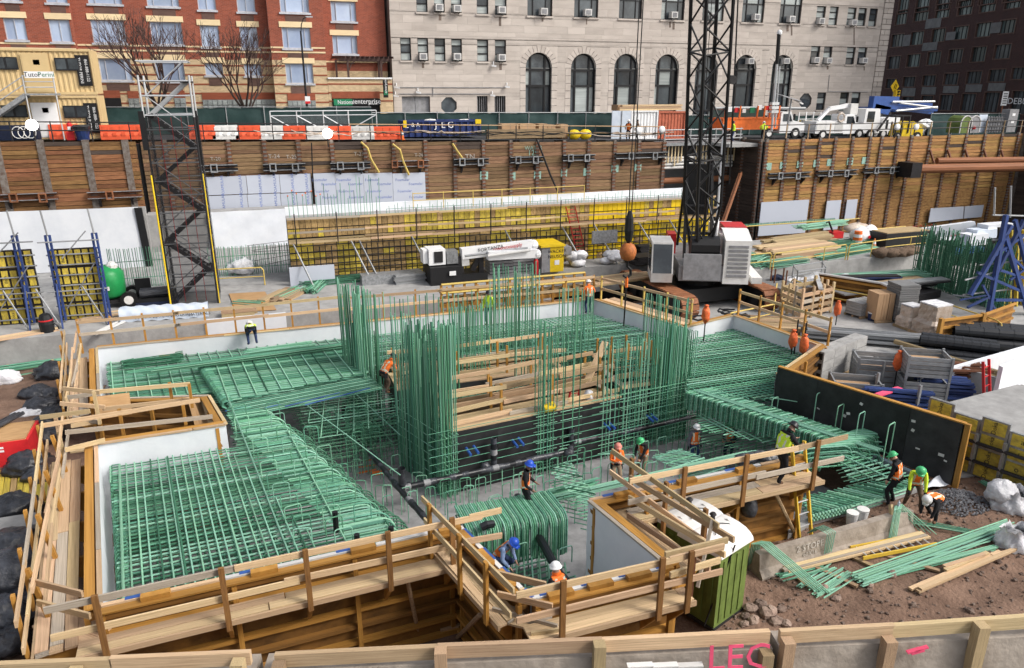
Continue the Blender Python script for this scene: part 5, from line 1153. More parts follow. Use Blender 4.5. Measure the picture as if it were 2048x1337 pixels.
# ---- left midfield clutter on the slab
p=G(232,612,ZS);o=thing('tank_trailer',p,'bright green round tank on a two wheeled trailer','tank trailer')
MB().m('green_tank').lathe(p+Vec((-.2,.2,.45)),[(.5,0),(.75,.2),(.8,.8),(.8,1.3),(.6,1.55),(.3,1.7)],16).build('tank',parent=o,smooth=True);MB().m('offwhite').ball(p+Vec((.1,.1,2.1)),.28,8).build('filler_cap',parent=o)
MB().m('steel_dark').box(p+Vec((-.9,-.5,.3)),p+Vec((1.0,.9,.42))).build('chassis',parent=o)
for yy in(-.5,.9):wheel(o,p+Vec((.75,yy,.42)),.42)
MB().m('white_paint').box(p+Vec((-.3,-.63,1.0)),p+Vec((-.05,-.6,1.2))).build('label_plate',parent=o)
p=G(96,663,ZS);o=thing('shop_vacuum',p,'small black shop vacuum with a red band on the slab','vacuum');MB().m('black').lathe(p,[(.3,0),(.33,.4),(.3,.55)],12).build('tank',parent=o);MB().m('red').lathe(p+Vec((0,0,.55)),[(.31,0),(.31,.06)],12).build('band',parent=o);MB().m('black').lathe(p+Vec((0,0,.61)),[(.3,0),(.22,.22),(.1,.28)],12).build('motor_head',parent=o);MB().m('black_pipe').tube([p+Vec((.3+.2*math.sin(t),-.1,.1+.3*abs(math.cos(t)))) for t in[i*.4 for i in range(9)]],.04,6).build('hose',parent=o)
p=G(315,612,ZS);o=thing('membrane_rolls',p,'black and blue pallet stacked with rolls of black membrane by the stair tower','pallet load');MB().m('navy').box(p+Vec((-1.0,0,0)),p+Vec((1.0,1.2,.22))).m('black').box(p+Vec((-.95,.05,.22)),p+Vec((.95,1.1,.4))).build('sheet_stack',parent=o)
for k,dx in enumerate((-.2,.25)):rod('roll',p+Vec((-.8,.4+k*.35,.62)),p+Vec((.8,.5+k*.35,.62)),.22,'black_plastic',o,'pipe')
MB().m('black').box(p+Vec((-1.05,1.0,.2)),p+Vec((-.3,1.1,1.3))).build('sheet',parent=o)
a,b_=G(240,645,ZS),G(418,634,ZS);o=thing('tarp_bundle',lerp(a,b_,.5),'long lumber stack wrapped in pale blue printed tarpaulin','bundle')
def tfn(u,v):
 p=lerp(a,b_,u);th=math.pi*v;return p+Vec((0,.45-.5*math.cos(th),.02+.62*math.sin(th)**.5+.03*math.sin(u*40+v*9)))
MB().m('tarp').grid(tfn,40,10).build('tarp',parent=o,smooth=True)
for k in range(5):text_mesh('MATERIALS',.2,face_M(lerp(a,b_,.1+.2*k)+Vec((0,-.09,.22)),(1,0,.02),(0,.05,1)),'print_black','lettering',o,ext=.002)
stack('lumber_stack','loose plywood and boards lying left of the tarpaulin bundle',G(215,632,ZS),2.6,.9,2,.06,.25,'lumber',cols=3)
heap('metal_rails','bundle of white metal rails leaning beside the tarpaulin','metal rails',G(222,655,ZS),2.2,1.1,5,'offwhite',.4,.04)
stack('lumber_stack','pale boards lying at the edge of the slab at far left',G(35,672,ZS),3.2,.8,1,.05,.35,'lumber',cols=4)
o=thing('plywood_sheet',G(505,602,ZS),'pale pink plywood sheet lying flat on the slab','plywood sheet');MB().m('ply').extr([G(458,588,ZS+.03),G(530,584,ZS+.03),G(553,620,ZS+.03),G(472,625,ZS+.03)],(0,0,.03)).build('sheet',parent=o)
heap('rebar_offcuts','few green rebar offcuts on the pink plywood sheet','rebar',G(495,605,ZS+.07),1.6,-.5,7,'rebar',.8,.02)
heap('rebar_pile','heap of hooked green rebar beside the yellow formwork end','rebar',G(633,575,ZS),2.8,1.2,30,'rebar',.9,.022,bend=.5,layers=6)
heap('rebar_pile','heap of green rebar and timber offcuts right of the plywood sheet','rebar',G(585,588,ZS),2.4,1.0,18,'rebar',1.3,.022,layers=4)
stack('timber_offcuts','scattered timber offcuts right of the plywood sheet',G(570,592,ZS),2.4,1.6,2,.08,1.0,'lumber_old',cols=6,jit=.4)
heap('rebar_pile','low green rebar heap in front of the formwork wall near the black skid','rebar',G(690,562,ZS),5.0,.05,40,'rebar_dk',1.2,.022,layers=6)
stack('timber_blocks','two dark timber blocks lying on the slab edge',G(480,630,ZS),1.7,.7,2,.2,0,'lumber_old',cols=2)
o=thing('foam_sheet',G(490,650,.7),'big white foam panel fixed to the slab edge behind the far form','foam panel');a,b_=V(413,650,YC-.1),V(573,645,YC-.1);MB().m('membrane').box((a.x,YC-.12,.35),(b_.x,YC-.03,ZS+.12)).build('panel',parent=o)
pipe_rail('guard_rail','yellow pipe guard rail with red bars in front of the wrinkled white membrane',[G(435,575,ZS),G(530,570,ZS)])
rebar_row('rebar_fence','thin green rebar fence in front of the left white membrane',G(205,610,ZS)+Vec((0,3.4,0)),G(330,600,ZS)+Vec((0,3.4,0)),26,ZS,ZS+2.3,r=.02,dz=.05,ties=2)
rebar_row('rebar_fence','thin green rebar fence in front of the wrinkled white membrane',(V(420,530,47).x,47,0),(V(588,530,47).x,47,0),42,ZS,V(500,490,47).z,r=.02,dz=.05,ties=2)
p=G(485,560,ZS);crumple(MB().m('sack'),p+Vec((0,1.5,.5)),.7,(1.2,.7,.8)).build('sack',label='white crumpled sack behind the yellow guard rail',cat='sack',smooth=True)
# ---- placing boom on its black skid, generator, stacks
p=G(880,566,ZS);o=thing('placing_boom',p,'white folded concrete placing boom on a black steel skid','placing boom')
e=lambda x,y,Y=41.2:V(x,y,Y)
MB().m('black').box((e(857,560).x,40.6,ZS),(e(918,560).x,42.3,e(860,532).z)).box((e(918,560).x,40.8,ZS),(e(972,560).x,42.2,ZS+.5)).build('skid',parent=o)
MB().m('steel_dark').bar(e(922,560),e(919,512),.35,.35).bar(e(962,556),e(961,504),.3,.3).bar(e(944,540),e(965,500),.2,.3).build('frame',parent=o)
MB().m('white_paint').box((e(857,530).x,41.0,e(857,530).z),(e(890,530).x,42.2,e(857,499).z)).box((e(847,526).x,41.2,e(857,527).z),(e(856,530).x,42.0,e(857,500).z)).build('cabinet',parent=o)
MB().m('steel_dark').box((e(867,520).x,40.95,e(867,524).z),(e(884,520).x,40.99,e(857,503).z)).build('cabinet_door',parent=o)
MB().m('galv').box((e(892,525).x,41.0,e(892,527).z),(e(914,500).x,41.8,e(892,502).z)).build('pump_unit',parent=o)
MB().m('white_paint').bar(e(922,507),e(1066,490),.55,.62).ball(e(1066,490),.34,10).build('boom_arm',parent=o);MB().m('white_paint').bar(e(975,511,40.5),e(1072,506,40.5),.45,.5).ball(e(1073,508,40.5),.3,10).build('boom_arm',parent=o)
MB().m('offwhite').bar(e(930,530),e(928,505),.4,.45).build('slew_post',parent=o);rod('delivery_pipe',e(975,512,40.1),e(1060,500,40.1),.09,'offwhite',o,'pipe');rod('delivery_pipe',e(930,512,40.6),e(1055,496,40.6),.07,'galv',o,'pipe')
text_mesh('FORTANZA',.3,face_M(e(982,497,40.88),(1,0,.10),(-.1,0,1)),'black','lettering',o);text_mesh('concretesupply',.3,face_M(e(1015,494,40.88),(1,0,.10),(-.1,0,1)),'red','lettering',o)
MB().m('white_paint').box(e(899,551,40.5),e(912,542,40.45)).build('notice',parent=o)
p=G(1100,536,ZS);o=thing('generator',p,'bright yellow site heater cabinet with a grey side and black lettering','heater');a,b_=V(1100,536,41.5),V(1128,492,41.5)
MB().m('cat_yellow').box((a.x,41.5,ZS),(b_.x,43.4,b_.z)).box((V(1078,500,42).x-.1,41.4,b_.z),(b_.x+.06,43.5,b_.z+.12)).build('cabinet',parent=o);MB().m('grey_paint').box((V(1078,500,42).x,41.5,ZS),(a.x-.005,43.4,b_.z-.005)).build('grey_side',parent=o)
text_mesh('WACKER',.3,face_M(((a.x+b_.x)/2,41.49,b_.z-.3),(1,0,0),(0,0,1)),'black','lettering',o);text_mesh('NEUSON',.3,face_M(((a.x+b_.x)/2,41.49,b_.z-.62),(1,0,0),(0,0,1)),'black','lettering',o)
MB().m('white_paint').box((a.x+.3,41.485,b_.z-1.15),(b_.x-.3,41.497,b_.z-.85)).build('label_plate',parent=o);MB().m('grey_paint').box((b_.x+.1,42,ZS+.9),(b_.x+.75,42.8,b_.z-.2)).build('control_box',parent=o)
for(x,y,w_,h_,lab) in((815,562,1.5,.5,'stack of dark grey aluminium panels left of the black skid'),):
 stack('panel_stack',lab,G(x,y,ZS),2.0,1.4,6,.09,.1,'galv','panel stack',jit=.05)
for i,(x,y) in enumerate(((1003,548),(1045,544))):
 p=G(x,y,ZS);o=thing('metal_crate',p,('left' if i==0 else 'right')+' one of two dark grey metal crates under the white boom','crate')
 for k in range(5):MB().m('grey_paint').box(p+Vec((-.75,0,.05+k*.2)),p+Vec((.75,1.1,.2+k*.2))).build('slat',parent=o)
 MB().m('steel_dark').box(p+Vec((-.7,.05,0)),p+Vec((.7,1.05,1.0))).build('liner',parent=o)
p=G(1072,548,ZS);o=thing('gas_cylinder',p,'red gas cylinder standing beside the yellow heater','gas cylinder');MB().m('red').lathe(p,[(.14,0),(.15,.8),(.08,.95),(.04,1.05)],10).build('body',parent=o)
for i,(x,y,s_,lab) in enumerate(((1150,533,1.0,'white sandbag heap right of the yellow heater'),(1222,528,.8,'smaller white sandbag heap left of the crane ball'))):
 p=G(x,y,ZS);o=thing('sandbag_heap',p,lab,'sandbags')
 for k in range(6):crumple(MB().m('sack'),p+Vec((U(-.7,.7)*s_,U(-.3,.3),.25+.25*(k%3)*s_)),.42*s_,(1.2,.9,.7),18,10).build('sandbag',parent=o,smooth=True)
for i,(x,y,n,lab) in enumerate(((1300,508,8,'stack of dark shoring panels left of the crane cab'),(1292,524,5,'lower dark stack of shoring frames in front of the yellow wall'))):
 stack('panel_stack',lab,G(x,y,ZS),2.6,1.3,n,.1,.1,'steel_dark','panel stack',jit=.2)
stack('lumber_stack','loose boards on the slab below the crane cab',G(1240,560,ZS),4.2,1.5,2,.1,.15,'lumber_old',cols=5,jit=.3)
MB().m('galv').box(G(725,572,ZS),G(725,572,ZS)+Vec((3.2,.9,.55))).build('steel_mat_stack',label='grey perforated steel mat stack behind the far form',cat='steel mats')
# yellow steel beam forms behind the far edge
o=thing('beam_forms',G(1000,585,.3),'yellow and brown stacked form beams behind the far edge of the rebar deck','formwork')
a,b_=V(880,575,35.6),V(1165,560,35.6)
for k in range(6):z=.4+k*.38;board('form_beam',(a.x,35.6+.1*(k%2),z),(b_.x,35.6+.1*(k%2),z),.3,.2,'gold' if k%2 else 'lumber_old',o)
for i in range(14):x=lerp(a,b_,i/13).x;board('stud',(x,35.35,.2),(x,35.35,2.7),.09,.12,'gold',o)
for zz in(2.3,2.75):rod('top_rail',(a.x,35.3,zz),(b_.x,35.3,zz),.06,'rail_yellow',o)
stack('lumber_stack','wide stack of pale planks between the slab edge and the far form',G(790,600,.6),6.5,1.5,3,.2,.02,'lumber',cols=4)
# ---- crawler crane
cr=thing('crawler_crane',(24.6,37.0,0),'white crawler crane with a black lattice boom and rusty tracks','crawler crane')
for cx in(22.0,27.4):
 y0,y1,r,hw=33.4,41.0,.62,.52
 loop=[(y1-r+r*math.sin(t),r+r*math.cos(t)) for t in[math.pi*i/8 for i in range(9)]]+[(y0+r-r*math.sin(t),r-r*math.cos(t)) for t in[math.pi*i/8 for i in range(9)]]
 MB().m('black').extr([(cx-hw+.12,y,z*.86+.09) for y,z in loop],(2*hw-.24,0,0)).build('track_frame',parent=cr)
 per=[];pts=[Vec((0,y,z)) for y,z in loop];pts.append(pts[0]);tot=sum((b_-a).length for a,b_ in zip(pts,pts[1:]));ns=46;acc=0;k=0;tgt=0
 segs=[];
 for a,b_ in zip(pts,pts[1:]):
  l_=(b_-a).length
  while tgt<=acc+l_ and len(segs)<ns:
   t=(tgt-acc)/l_ if l_ else 0;segs.append((lerp(a,b_,t),(b_-a).normalized()));tgt+=tot/ns
  acc+=l_
 for q,d in segs:
  n=Vec((1,0,0)).cross(d);M=Mx((Vec((1,0,0)),d,n)).transposed().to_4x4();M.translation=Vec((cx,q.y,q.z));put('track_shoe',unit('cube','rust_bright'),M@Mx.Diagonal((2*hw,tot/ns*.86,.11,1)),cr)
 for i in range(6):MB().m('steel_dark').lathe((cx-hw-.02,y0+1.0+i*1.12,.38),[(.3,0),(.3,.1)],12,Mx.Rotation(rad(90),4,'Y')).build('roller',parent=cr)
MB().m('black').box((22.4,35.4,.35),(27.0,38.8,1.15)).lathe((24.7,37.2,1.15),[(1.3,0),(1.3,.45)],20).build('carbody',parent=cr)
zu=1.65;uy0=34.9
_nc=set(c.name for c in cr.children)
MB().m('grey_paint').box((23.3,uy0+.2,zu),(26.2,41.8,zu+.9)).box((23.5,uy0,zu+.1),(25.6,uy0+.2,zu+1.6)).build('upper_frame',parent=cr)
cabo=MB().m('offwhite').extr([(21.7,uy0-.1,zu-.05),(21.7,uy0-.25,zu+.5),(21.7,uy0+.15,zu+2.2),(21.7,uy0+2.3,zu+2.2),(21.7,uy0+2.3,zu-.05)],(1.2,0,0)).build('cab',parent=cr)
MB().m('glass_dark').extr([(21.77,uy0-.255,zu+.52),(22.83,uy0-.255,zu+.52),(22.83,uy0+.12,zu+2.12),(21.77,uy0+.12,zu+2.12)],(0,-.012,0)).build('windscreen',parent=cabo);MB().m('glass_dark').box((21.68,uy0+.3,zu+.5),(21.698,uy0+2.0,zu+2.0)).build('side_window',parent=cabo)
MB().m('offwhite').box((25.75,uy0+.1,zu-.1),(27.2,41.5,zu+2.4)).extr([(25.75,uy0+.1,zu+2.4),(27.2,uy0+.1,zu+2.4),(27.2,uy0+1.5,zu+2.8),(25.75,uy0+1.5,zu+2.8)],(0,.5,0)).build('engine_house',parent=cr)
MB().m('offwhite').box((27.42,uy0+.3,zu-.1),(28.0,40,zu+.25)).build('side_step',parent=cr)
for k in range(8):MB().m('grey_paint').box((25.95,uy0+.06,zu+.3+k*.24),(27.05,uy0+.098,zu+.45+k*.24)).build('louvre',parent=cr)
MB().m('red').box((26.0,uy0+2.2,zu+2.42),(27.3,39.0,zu+2.8)).build('red_crate',parent=cr);MB().m('red').box((22.9,uy0+3.4,zu+.9),(23.4,39.5,zu+2.1)).build('red_crate',parent=cr)
rod('winch_drum',(23.9,uy0+.8,zu+1.9),(25.5,uy0+.8,zu+1.9),.62,'black',cr,'pipe')
text_mesh('LINK',.3,face_M((24.6,uy0-.012,zu+.9),(1,0,0),(0,0,1)),'grey_paint','lettering',cr) if 0 else None
for c_ in list(cr.children):
 if c_.name not in _nc:c_.matrix_basis=Mx.Rotation(rad(-25),4,'Z')@c_.matrix_basis
 # boom
b0=Vec((24.15,36.2,3.2));b1=CP+ray(1424,0)*36.0;bd=(b1-b0).normalized();b1=b0+bd*((b1-b0).length+7)
bx=Vec((1,0,0));bx=(bx-bd*bx.dot(bd)).normalized();by=bd.cross(bx).normalized();Lb=(b1-b0).length
hwid=lambda s_:.38+.36*min(1,max(0,(s_-.3)/2.6));
ch=[(-1,-1),(1,-1),(1,1),(-1,1)]
def bp(s_,k):return b0+bd*s_+bx*(ch[k][0]*hwid(s_))+by*(ch[k][1]*hwid(s_)*.95)
for k in range(4):MB().m('black').tube([bp(0,k),bp(2.9,k),bp(Lb,k)],.095,6).build('boom_chord',parent=cr)
s_=0.2;j=0
while s_<Lb-1.6:
 st_=1.35
 for k in range(4):
  a,b_=(k,(k+1)%4) if j%2 else((k+1)%4,k)
  rod('boom_lacing',bp(s_,a),bp(s_+st_,b_),.05,'black',cr)
 if j%4==0:
  for k in range(4):rod('boom_lacing',bp(s_,k),bp(s_,(k+1)%4),.05,'black',cr)
 s_+=st_;j+=1
for t in(1.1,1.25):rod('pendant_rope',bp(4,1)+bx*.4*t,bp(Lb,1)+bx*.1,.025,'black',cr)
for dx in(-.25,0,.25):rod('hoist_rope',b0+Vec((dx,.6,-.3)),b0+bd*Lb+bx*dx-by*.3,.018,'black',cr)
_nc=set(c.name for c in cr.children)
for dx in(-.8,.8):board('gantry_leg',(24.6+dx,37.2,zu+.8),(24.6+dx*.9,39.5,zu+6.5),.16,.22,'black',cr);board('gantry_leg',(24.6+dx,41,zu+.8),(24.6+dx*.9,39.5,zu+6.5),.14,.18,'black',cr)
for z in(2.2,3.8,6.4):rod('gantry_bar',(23.8,38.1+(z-2)*.25,zu+z),(25.4,38.1+(z-2)*.25,zu+z),.09,'black',cr)
MB().m('black').box((23.8,39.0,zu+3.2),(25.3,39.6,zu+6.2)).build('gantry_block',parent=cr);rod('live_mast',(25.55,37,zu+1.5),(25.7,38.5,zu+8.5),.1,'white_paint',cr,'pipe')
for c_ in list(cr.children):
 if c_.name not in _nc:c_.matrix_basis=Mx.Rotation(rad(-25),4,'Z')@c_.matrix_basis
MB().m('steel_dark').lathe(bp(9.6,1)+bx*.25,[(.22,-.06),(.22,.06)],12,Mx.Rotation(rad(90),4,'X')).build('sheave',parent=cr)
# hook block hanging over the core
hp=CP+ray(1256,504)*30.5;hk=thing('crane_hook',hp,'rusty orange crane ball and hook hanging on thin black ropes','crane hook')
MB().m('crane_orange').lathe(hp,[(.1,-.36),(.27,-.28),(.35,-.05),(.34,.12),(.25,.3),(.12,.38)],16).build('ball',parent=hk,smooth=True)
MB().m('black').lathe(hp,[(.07,.38),(.14,.5),(.2,.9),(.16,1.4),(.08,1.7)],8).build('swivel',parent=hk);MB().m('black').tube([hp+Vec((0,0,-.36)),hp+Vec((0,0,-.6)),hp+Vec((.16,0,-.75)),hp+Vec((.18,0,-.98)),hp+Vec((0,0,-1.1)),hp+Vec((-.16,0,-.98))],.06,6).build('hook',parent=hk)
MB().m('orange').tube([hp+Vec((0,0,-1.05)),hp+Vec((.0,0,-1.5))],.07,5).build('sling',parent=hk);q=CP+ray(1238,690)*29.2
MB().m('black').tube([hp+Vec((0,0,-1.45)),Vec((hp.x-.03,hp.y,q.z))],.035,5).build('chain',parent=hk)
tp=hp+Vec((0,0,30));r1=MB().m('black');r1.tube([hp+Vec((-.06,0,1.6)),tp+Vec((.15,.3,0))],.022,5).build('hoist_rope',parent=hk);MB().m('black').tube([hp+Vec((.08,0,1.6)),tp+Vec((.35,.3,0))],.022,5).build('hoist_rope',parent=hk)
# ================================================================ right midfield
for i,(pts,lab) in enumerate(((((1475,545),(1540,538)),'first yellow guard rail on the slab edge right of the crane'),(((1545,540),(1600,532),(1690,520)),'second yellow guard rail on the slab edge before the lumber stacks'),(((1695,520),(1785,507),(1850,500)),'third yellow guard rail on the slab edge below the orange barrel'))):
 pipe_rail('guard_rail',lab,[G(x,y,ZS) for x,y in pts],every=1.9)
pipe_rail('guard_rail','yellow guard rail beside the black container on the slab',[G(1800,500,ZS)+Vec((0,2.5,0)),G(1864,493,ZS)+Vec((0,2.5,0))])
rebar_row('rebar_fence','green rebar fence with a yellow top rail below the tan timber wall',(V(1475,478,52).x,52,0),(V(1666,460,52).x,52,0),70,ZS,V(1560,448,52).z,r=.022,dz=.04,ties=2)
o=thing('top_rail',(V(1480,445,51.8).x,51.8,V(1560,446,52).z),'yellow capping rail on the green rebar fence','rail');rod('rail',(V(1475,450,51.8).x,51.8,V(1560,447,52).z),(V(1720,430,51.8).x,51.8,V(1560,447,52).z),.05,'rail_yellow',o)
stack('lumber_stack','big stack of pale boards on the slab right of the crane',G(1590,512,ZS),6.0,2.2,5,.16,.12,'lumber',cols=6,jit=.15)
stack('lumber_stack','grey weathered boards stacked behind the pale board stack',G(1600,490,ZS),6.2,1.6,4,.16,.15,'lumber_old',cols=4,jit=.2)
heap('rebar_pile','tangle of hooked green rebar on the slab beside the crane','rebar',G(1508,528,ZS),2.2,.4,46,'rebar',2.0,.025,bend=.5,layers=10)
heap('rebar_pile','green rebar bundle lying under the pale board stack','rebar',G(1570,530,ZS),3.4,.15,40,'rebar',.9,.025,layers=8)
heap('rebar_pile','green rebar bundle lying left of the orange barrel','rebar',G(1700,492,ZS),5.0,.2,50,'rebar_dk',1.4,.025,layers=9)
heap('rebar_pile','pale green rebar bundle lying in front of the orange barrel','rebar',G(1690,508,ZS),6.0,.25,40,'rebar',1.2,.025,layers=6)
heap('rebar_pile','pale green rebar laid over the boards below the tan wall','rebar',G(1640,474,ZS)+Vec((0,0,.8)),5.0,.2,30,'rebar_lt',1.0,.03,layers=6)
p=G(1713,492,ZS);o=thing('traffic_drum',p,'orange and white striped traffic drum on the slab','traffic drum')
for k in range(5):MB().m('orange' if k%2==0 else 'white_paint').lathe(p+Vec((0,0,.22*k)),[(.36-.02*k,0),(.35-.02*k,.218)],12).build('band',parent=o)
p=G(1747,497,ZS);o=thing('traffic_cone',p,'orange traffic cone with a white band right of the drum','cone');MB().m('orange').box(p+Vec((-.22,-.22,0)),p+Vec((.22,.22,.05))).lathe(p+Vec((0,0,.05)),[(.17,0),(.12,.28)],10).build('body',parent=o);MB().m('white_paint').lathe(p+Vec((0,0,.33)),[(.12,0),(.08,.2)],10).build('band',parent=o);MB().m('orange').lathe(p+Vec((0,0,.53)),[(.08,0),(.04,.2)],10).build('tip',parent=o)
p=V(805,281,60.3);p.z=street(p.x);o=thing('traffic_cone',p,'small orange traffic cone at the left end of the blue dumpster','cone');MB().m('orange').lathe(p,[(.22,0),(.22,.05),(.15,.06),(.05,.75)],10).build('body',parent=o);MB().m('white_paint').lathe(p+Vec((0,0,.35)),[(.115,0),(.085,.2)],10).build('band',parent=o)
for i,(x,y) in enumerate(((1737,492),(1755,488))):
 p=G(x,y,ZS);o=thing('fuel_tank',p,('left' if i==0 else 'right')+' one of two white fuel tanks behind the traffic cone','tank');MB().m('white_paint').lathe(p+Vec((-.4,.6,.7)),[(.3,-.5),(.55,-.42),(.55,.42),(.3,.5)],14,Mx.Rotation(rad(70),4,'Y')).build('tank',parent=o,smooth=True);MB().m('red').box(p+Vec((-.1,.02,.55)),p+Vec((.1,.04,.75))).build('label_plate',parent=o)
p=G(1700,470,ZS);MB().m('wrap').ball(p+Vec((1.5,1,.3)),.7,12,(1.6,.9,.6),.1).build('hopper',label='cream dome shaped hopper below the tan timber wall',cat='hopper',smooth=True)
p=G(1665,478,ZS);o=thing('compactor',p,'small red compactor lying on the boards below the tan wall','compactor');MB().m('red').box(p,p+Vec((1.0,.7,.5))).build('engine',parent=o);MB().m('black').tube([p+Vec((.2,.3,.5)),p+Vec((-.3,.3,1.3)),p+Vec((-.5,.3,1.2))],.07,6).build('handle',parent=o)
a,b_=G(1770,497,ZS),G(1868,490,ZS);MB().m('black').box((a.x,a.y,ZS),(b_.x,a.y+2,ZS+1.0)).m('lumber_old').box((a.x+.2,a.y+.2,ZS+1.0),(b_.x-.2,a.y+1.8,ZS+1.05)).build('skip',label='long low black skip on the slab by the yellow rails',cat='skip')
o=thing('foam_steps',V(1985,490,46),'stepped white and blue foam blocks beyond the dark rebar cage','foam blocks')
for(x,y,y2,w2,mt) in((1960,492,470,2.2,'membrane'),(1985,480,462,2.4,'tarp'),(1935,506,496,3.2,'blue_truck'),(2015,474,452,3,'membrane')):p=V(x,y,45.5);MB().m(mt).box((p.x-w2/2,45.5+(500-y)*.03,p.z),(p.x+w2/2,46.6+(500-y)*.03,V(x,y2,45.5).z)).build('foam_block',parent=o)
o=thing('concrete_wall',V(1880,480,47),'low white faced concrete wall at the right end of the pit','concrete wall');a,b_=V(1760,470,50),V(1952,480,47)
MB().m('membrane').extr([V(1655,492,50),V(1960,478,47.5),V(1950,443,47.5),V(1770,468,50)],(0,.4,0)).build('wall',parent=o)
rebar_row('starter_bars','red capped starter bars standing before the low white wall',V(1785,485,46.5),V(1862,478,46.5),20,V(1790,486,46.5).z,V(1790,456,46.5).z,r=.02,dz=.05,ties=0,tipmt='red')
rebar_row('starter_bars','short red capped starter bars at the right of the low white wall',V(1897,480,44),V(1918,478,44),8,ZS,V(1897,471,44).z,r=.02,dz=.05,ties=0,tipmt='red')
MB().m('rebar_dk').ball(G(1800,515,ZS)+Vec((0,.4,.1)),.1,5).build('spacer',label='small green spacer on the slab edge',cat='spacer') if 0 else None
p=G(1800,513,ZS);o=thing('burlap_heap',p,'heap of brown burlap sacking at the right end of the slab edge','burlap')
for k in range(5):crumple(MB().m('cloth_brown'),p+Vec((-1.2+.65*k,U(0,.5),.25)),.55,(1.3,.9,.6),20,10).build('sack',parent=o,smooth=True)
rebar_row('rebar_wall','dense dark green wall rebar cage at the right edge of the pit',G(1822,560,0),G(1990,622,0),62,0,3.4,r=.03,mt='rebar_dk',jit=.10,ties=6,rows=3,dz=.45,cat='rebar cage')
# blue braced form at the right edge
o=thing('braced_form_panel',G(1985,645,0),'tall yellow ribbed form with dark blue steel push pull bracing at the right edge','formwork')
q0=G(1975,640,0);qz=ZT(q0,440)
def qp(x,y,off=0):return V(x,y,q0.y+off)
for(a,b_,w_) in(((1975,640),(2012,430),.30),((1940,590),(2022,450),.3),((1985,560),(2048,440),.26),((2010,470),(2060,640),.3),((2030,440),(2075,620),.26),((1955,545),(2060,590),.2),((1990,600),(2060,600),.2),((2000,540),(2060,560),.2),((1990,510),(2048,470),.2),((1975,590),(1920,600),.1),((2010,500),(2055,545),.16),((1965,570),(2000,640),.16),((1935,615),(1985,590),.16),((2020,560),(2060,530),.16)):
 board('brace',qp(*a),qp(*b_),w_*.7,w_*.7,'blue_steel',o)
for(a,b_) in(((1985,480),(2060,475)),((1960,530),(2060,520)),((1925,590),(2048,575)),((1990,375),(1988,430)),((2022,372),(2020,435)),((1985,430),(2060,432)),((1930,560),(1990,545))):rod('tube',qp(*a,.2),qp(*b_,.2),.05,'galv',o)
for k in range(5):x=2005+13*k;board('form_rib',qp(x,640,1.5),qp(x+4,460,1.5),.2,.1,'doka',o)
MB().m('black').extr([qp(1992,650,1.7),qp(2070,650,1.7),qp(2078,455,1.7),qp(1998,455,1.7)],(0,.1,0)).build('form_face',parent=o)
rod('slab_tube',G(1905,590,.4),G(1990,600,.4),.06,'galv',o)
# decks and stacks in front of the slab edge
o=thing('concrete_block',G(1560,590,0),'low dark sided concrete footing with short steel studs','concrete footing');q=[G(x,y,.9) for x,y in((1508,560),(1545,553),(1640,580),(1600,590))]
MB().m('concrete_dk').prism([(p.x,p.y) for p in q],0,.9).build('block',parent=o)
for i,(x,y) in enumerate(((1541,562),(1548,566),(1565,565),(1571,570))):p=G(x,y,.9);rod('stud',p,p+Vec((0,0,.9)),.05,'rust',o)
MB().m('navy').ball(G(1553,560,.9)+Vec((0,0,.15)),.35,8,(1.3,.8,.6),.2).build('cloth_heap',parent=o)
o=thing('timber_form_box',G(1590,625,0),'open timber slatted form box beside the crane track','formwork')
q=[G(x,y,0) for x,y in((1560,622),(1625,610),(1660,625),(1600,640))]
for k in range(4):
 a,b_=q[k],q[(k+1)%4]
 for j in range(4):board('slat',a+Vec((0,0,.25+.38*j)),b_+Vec((0,0,.25+.38*j)),.08,.2,'lumber_old' if j%2 else 'lumber',o)
 for t in(0,.33,.66):p=lerp(a,b_,t);board('stud',p,p+Vec((0,0,1.8)),.12,.12,'lumber',o)
o=thing('form_pit',G(1690,620,0),'brown ribbed formwork enclosing a footing pit beyond the stacked pallets','formwork')
q=[G(x,y,0) for x,y in((1635,632),(1625,595),(1755,618),(1800,640))]
for a,b_ in((q[0],q[1]),(q[1],q[2]),(q[2],q[3])):
 MB().m('gold_ply').extr([a,b_,b_+Vec((0,0,1.5)),a+Vec((0,0,1.5))],(0,.1,0)).build('form_panel',parent=o)
 for j in range(4):board('rib',a+Vec((0,-.08,.2+.38*j)),b_+Vec((0,-.08,.2+.38*j)),.1,.12,'gold',o)
 board('top_plate',a+Vec((0,0,1.55)),b_+Vec((0,0,1.55)),.25,.08,'alu',o)
o=thing('shoring_table_stack',G(1770,580,0),'wide dark stack of steel shoring frames with blue beams on top','shoring stack')
for k in range(14):
 c=G(1690+U(0,130),588+U(-6,10),0);c.z=.5+.09*(k%8);board('frame',c+Vec((-2.6+U(-.6,.6),U(-.6,.6),0)),c+Vec((2.6,U(-1,.4),0)),U(.3,1.1),.08,('steel_dark','galv','steel_dark','lumber_old','blue_steel')[k%5],o)
MB().m('steel_dark').prism([(p.x,p.y) for p in(G(1650,590,0),G(1760,572,0),G(1880,598,0),G(1790,618,0))],.1,.55).build('base_frame',parent=o)
heap('rebar_pile','long pale green rebar bundles behind the shoring stack','rebar',G(1770,562,.4),6.5,-.1,40,'rebar_lt',1.4,.03,layers=8)
p=G(1640,575,.2);o=thing('white_sheeting',p,'crumpled white plastic sheeting on the decks right of the crane','plastic sheeting')
for k in range(7):crumple(MB().m('sack'),p+Vec((-1.5+.6*k,U(-.5,.9),.35)),.6,(1.3,1,.45),22,12).build('fold',parent=o,smooth=True)
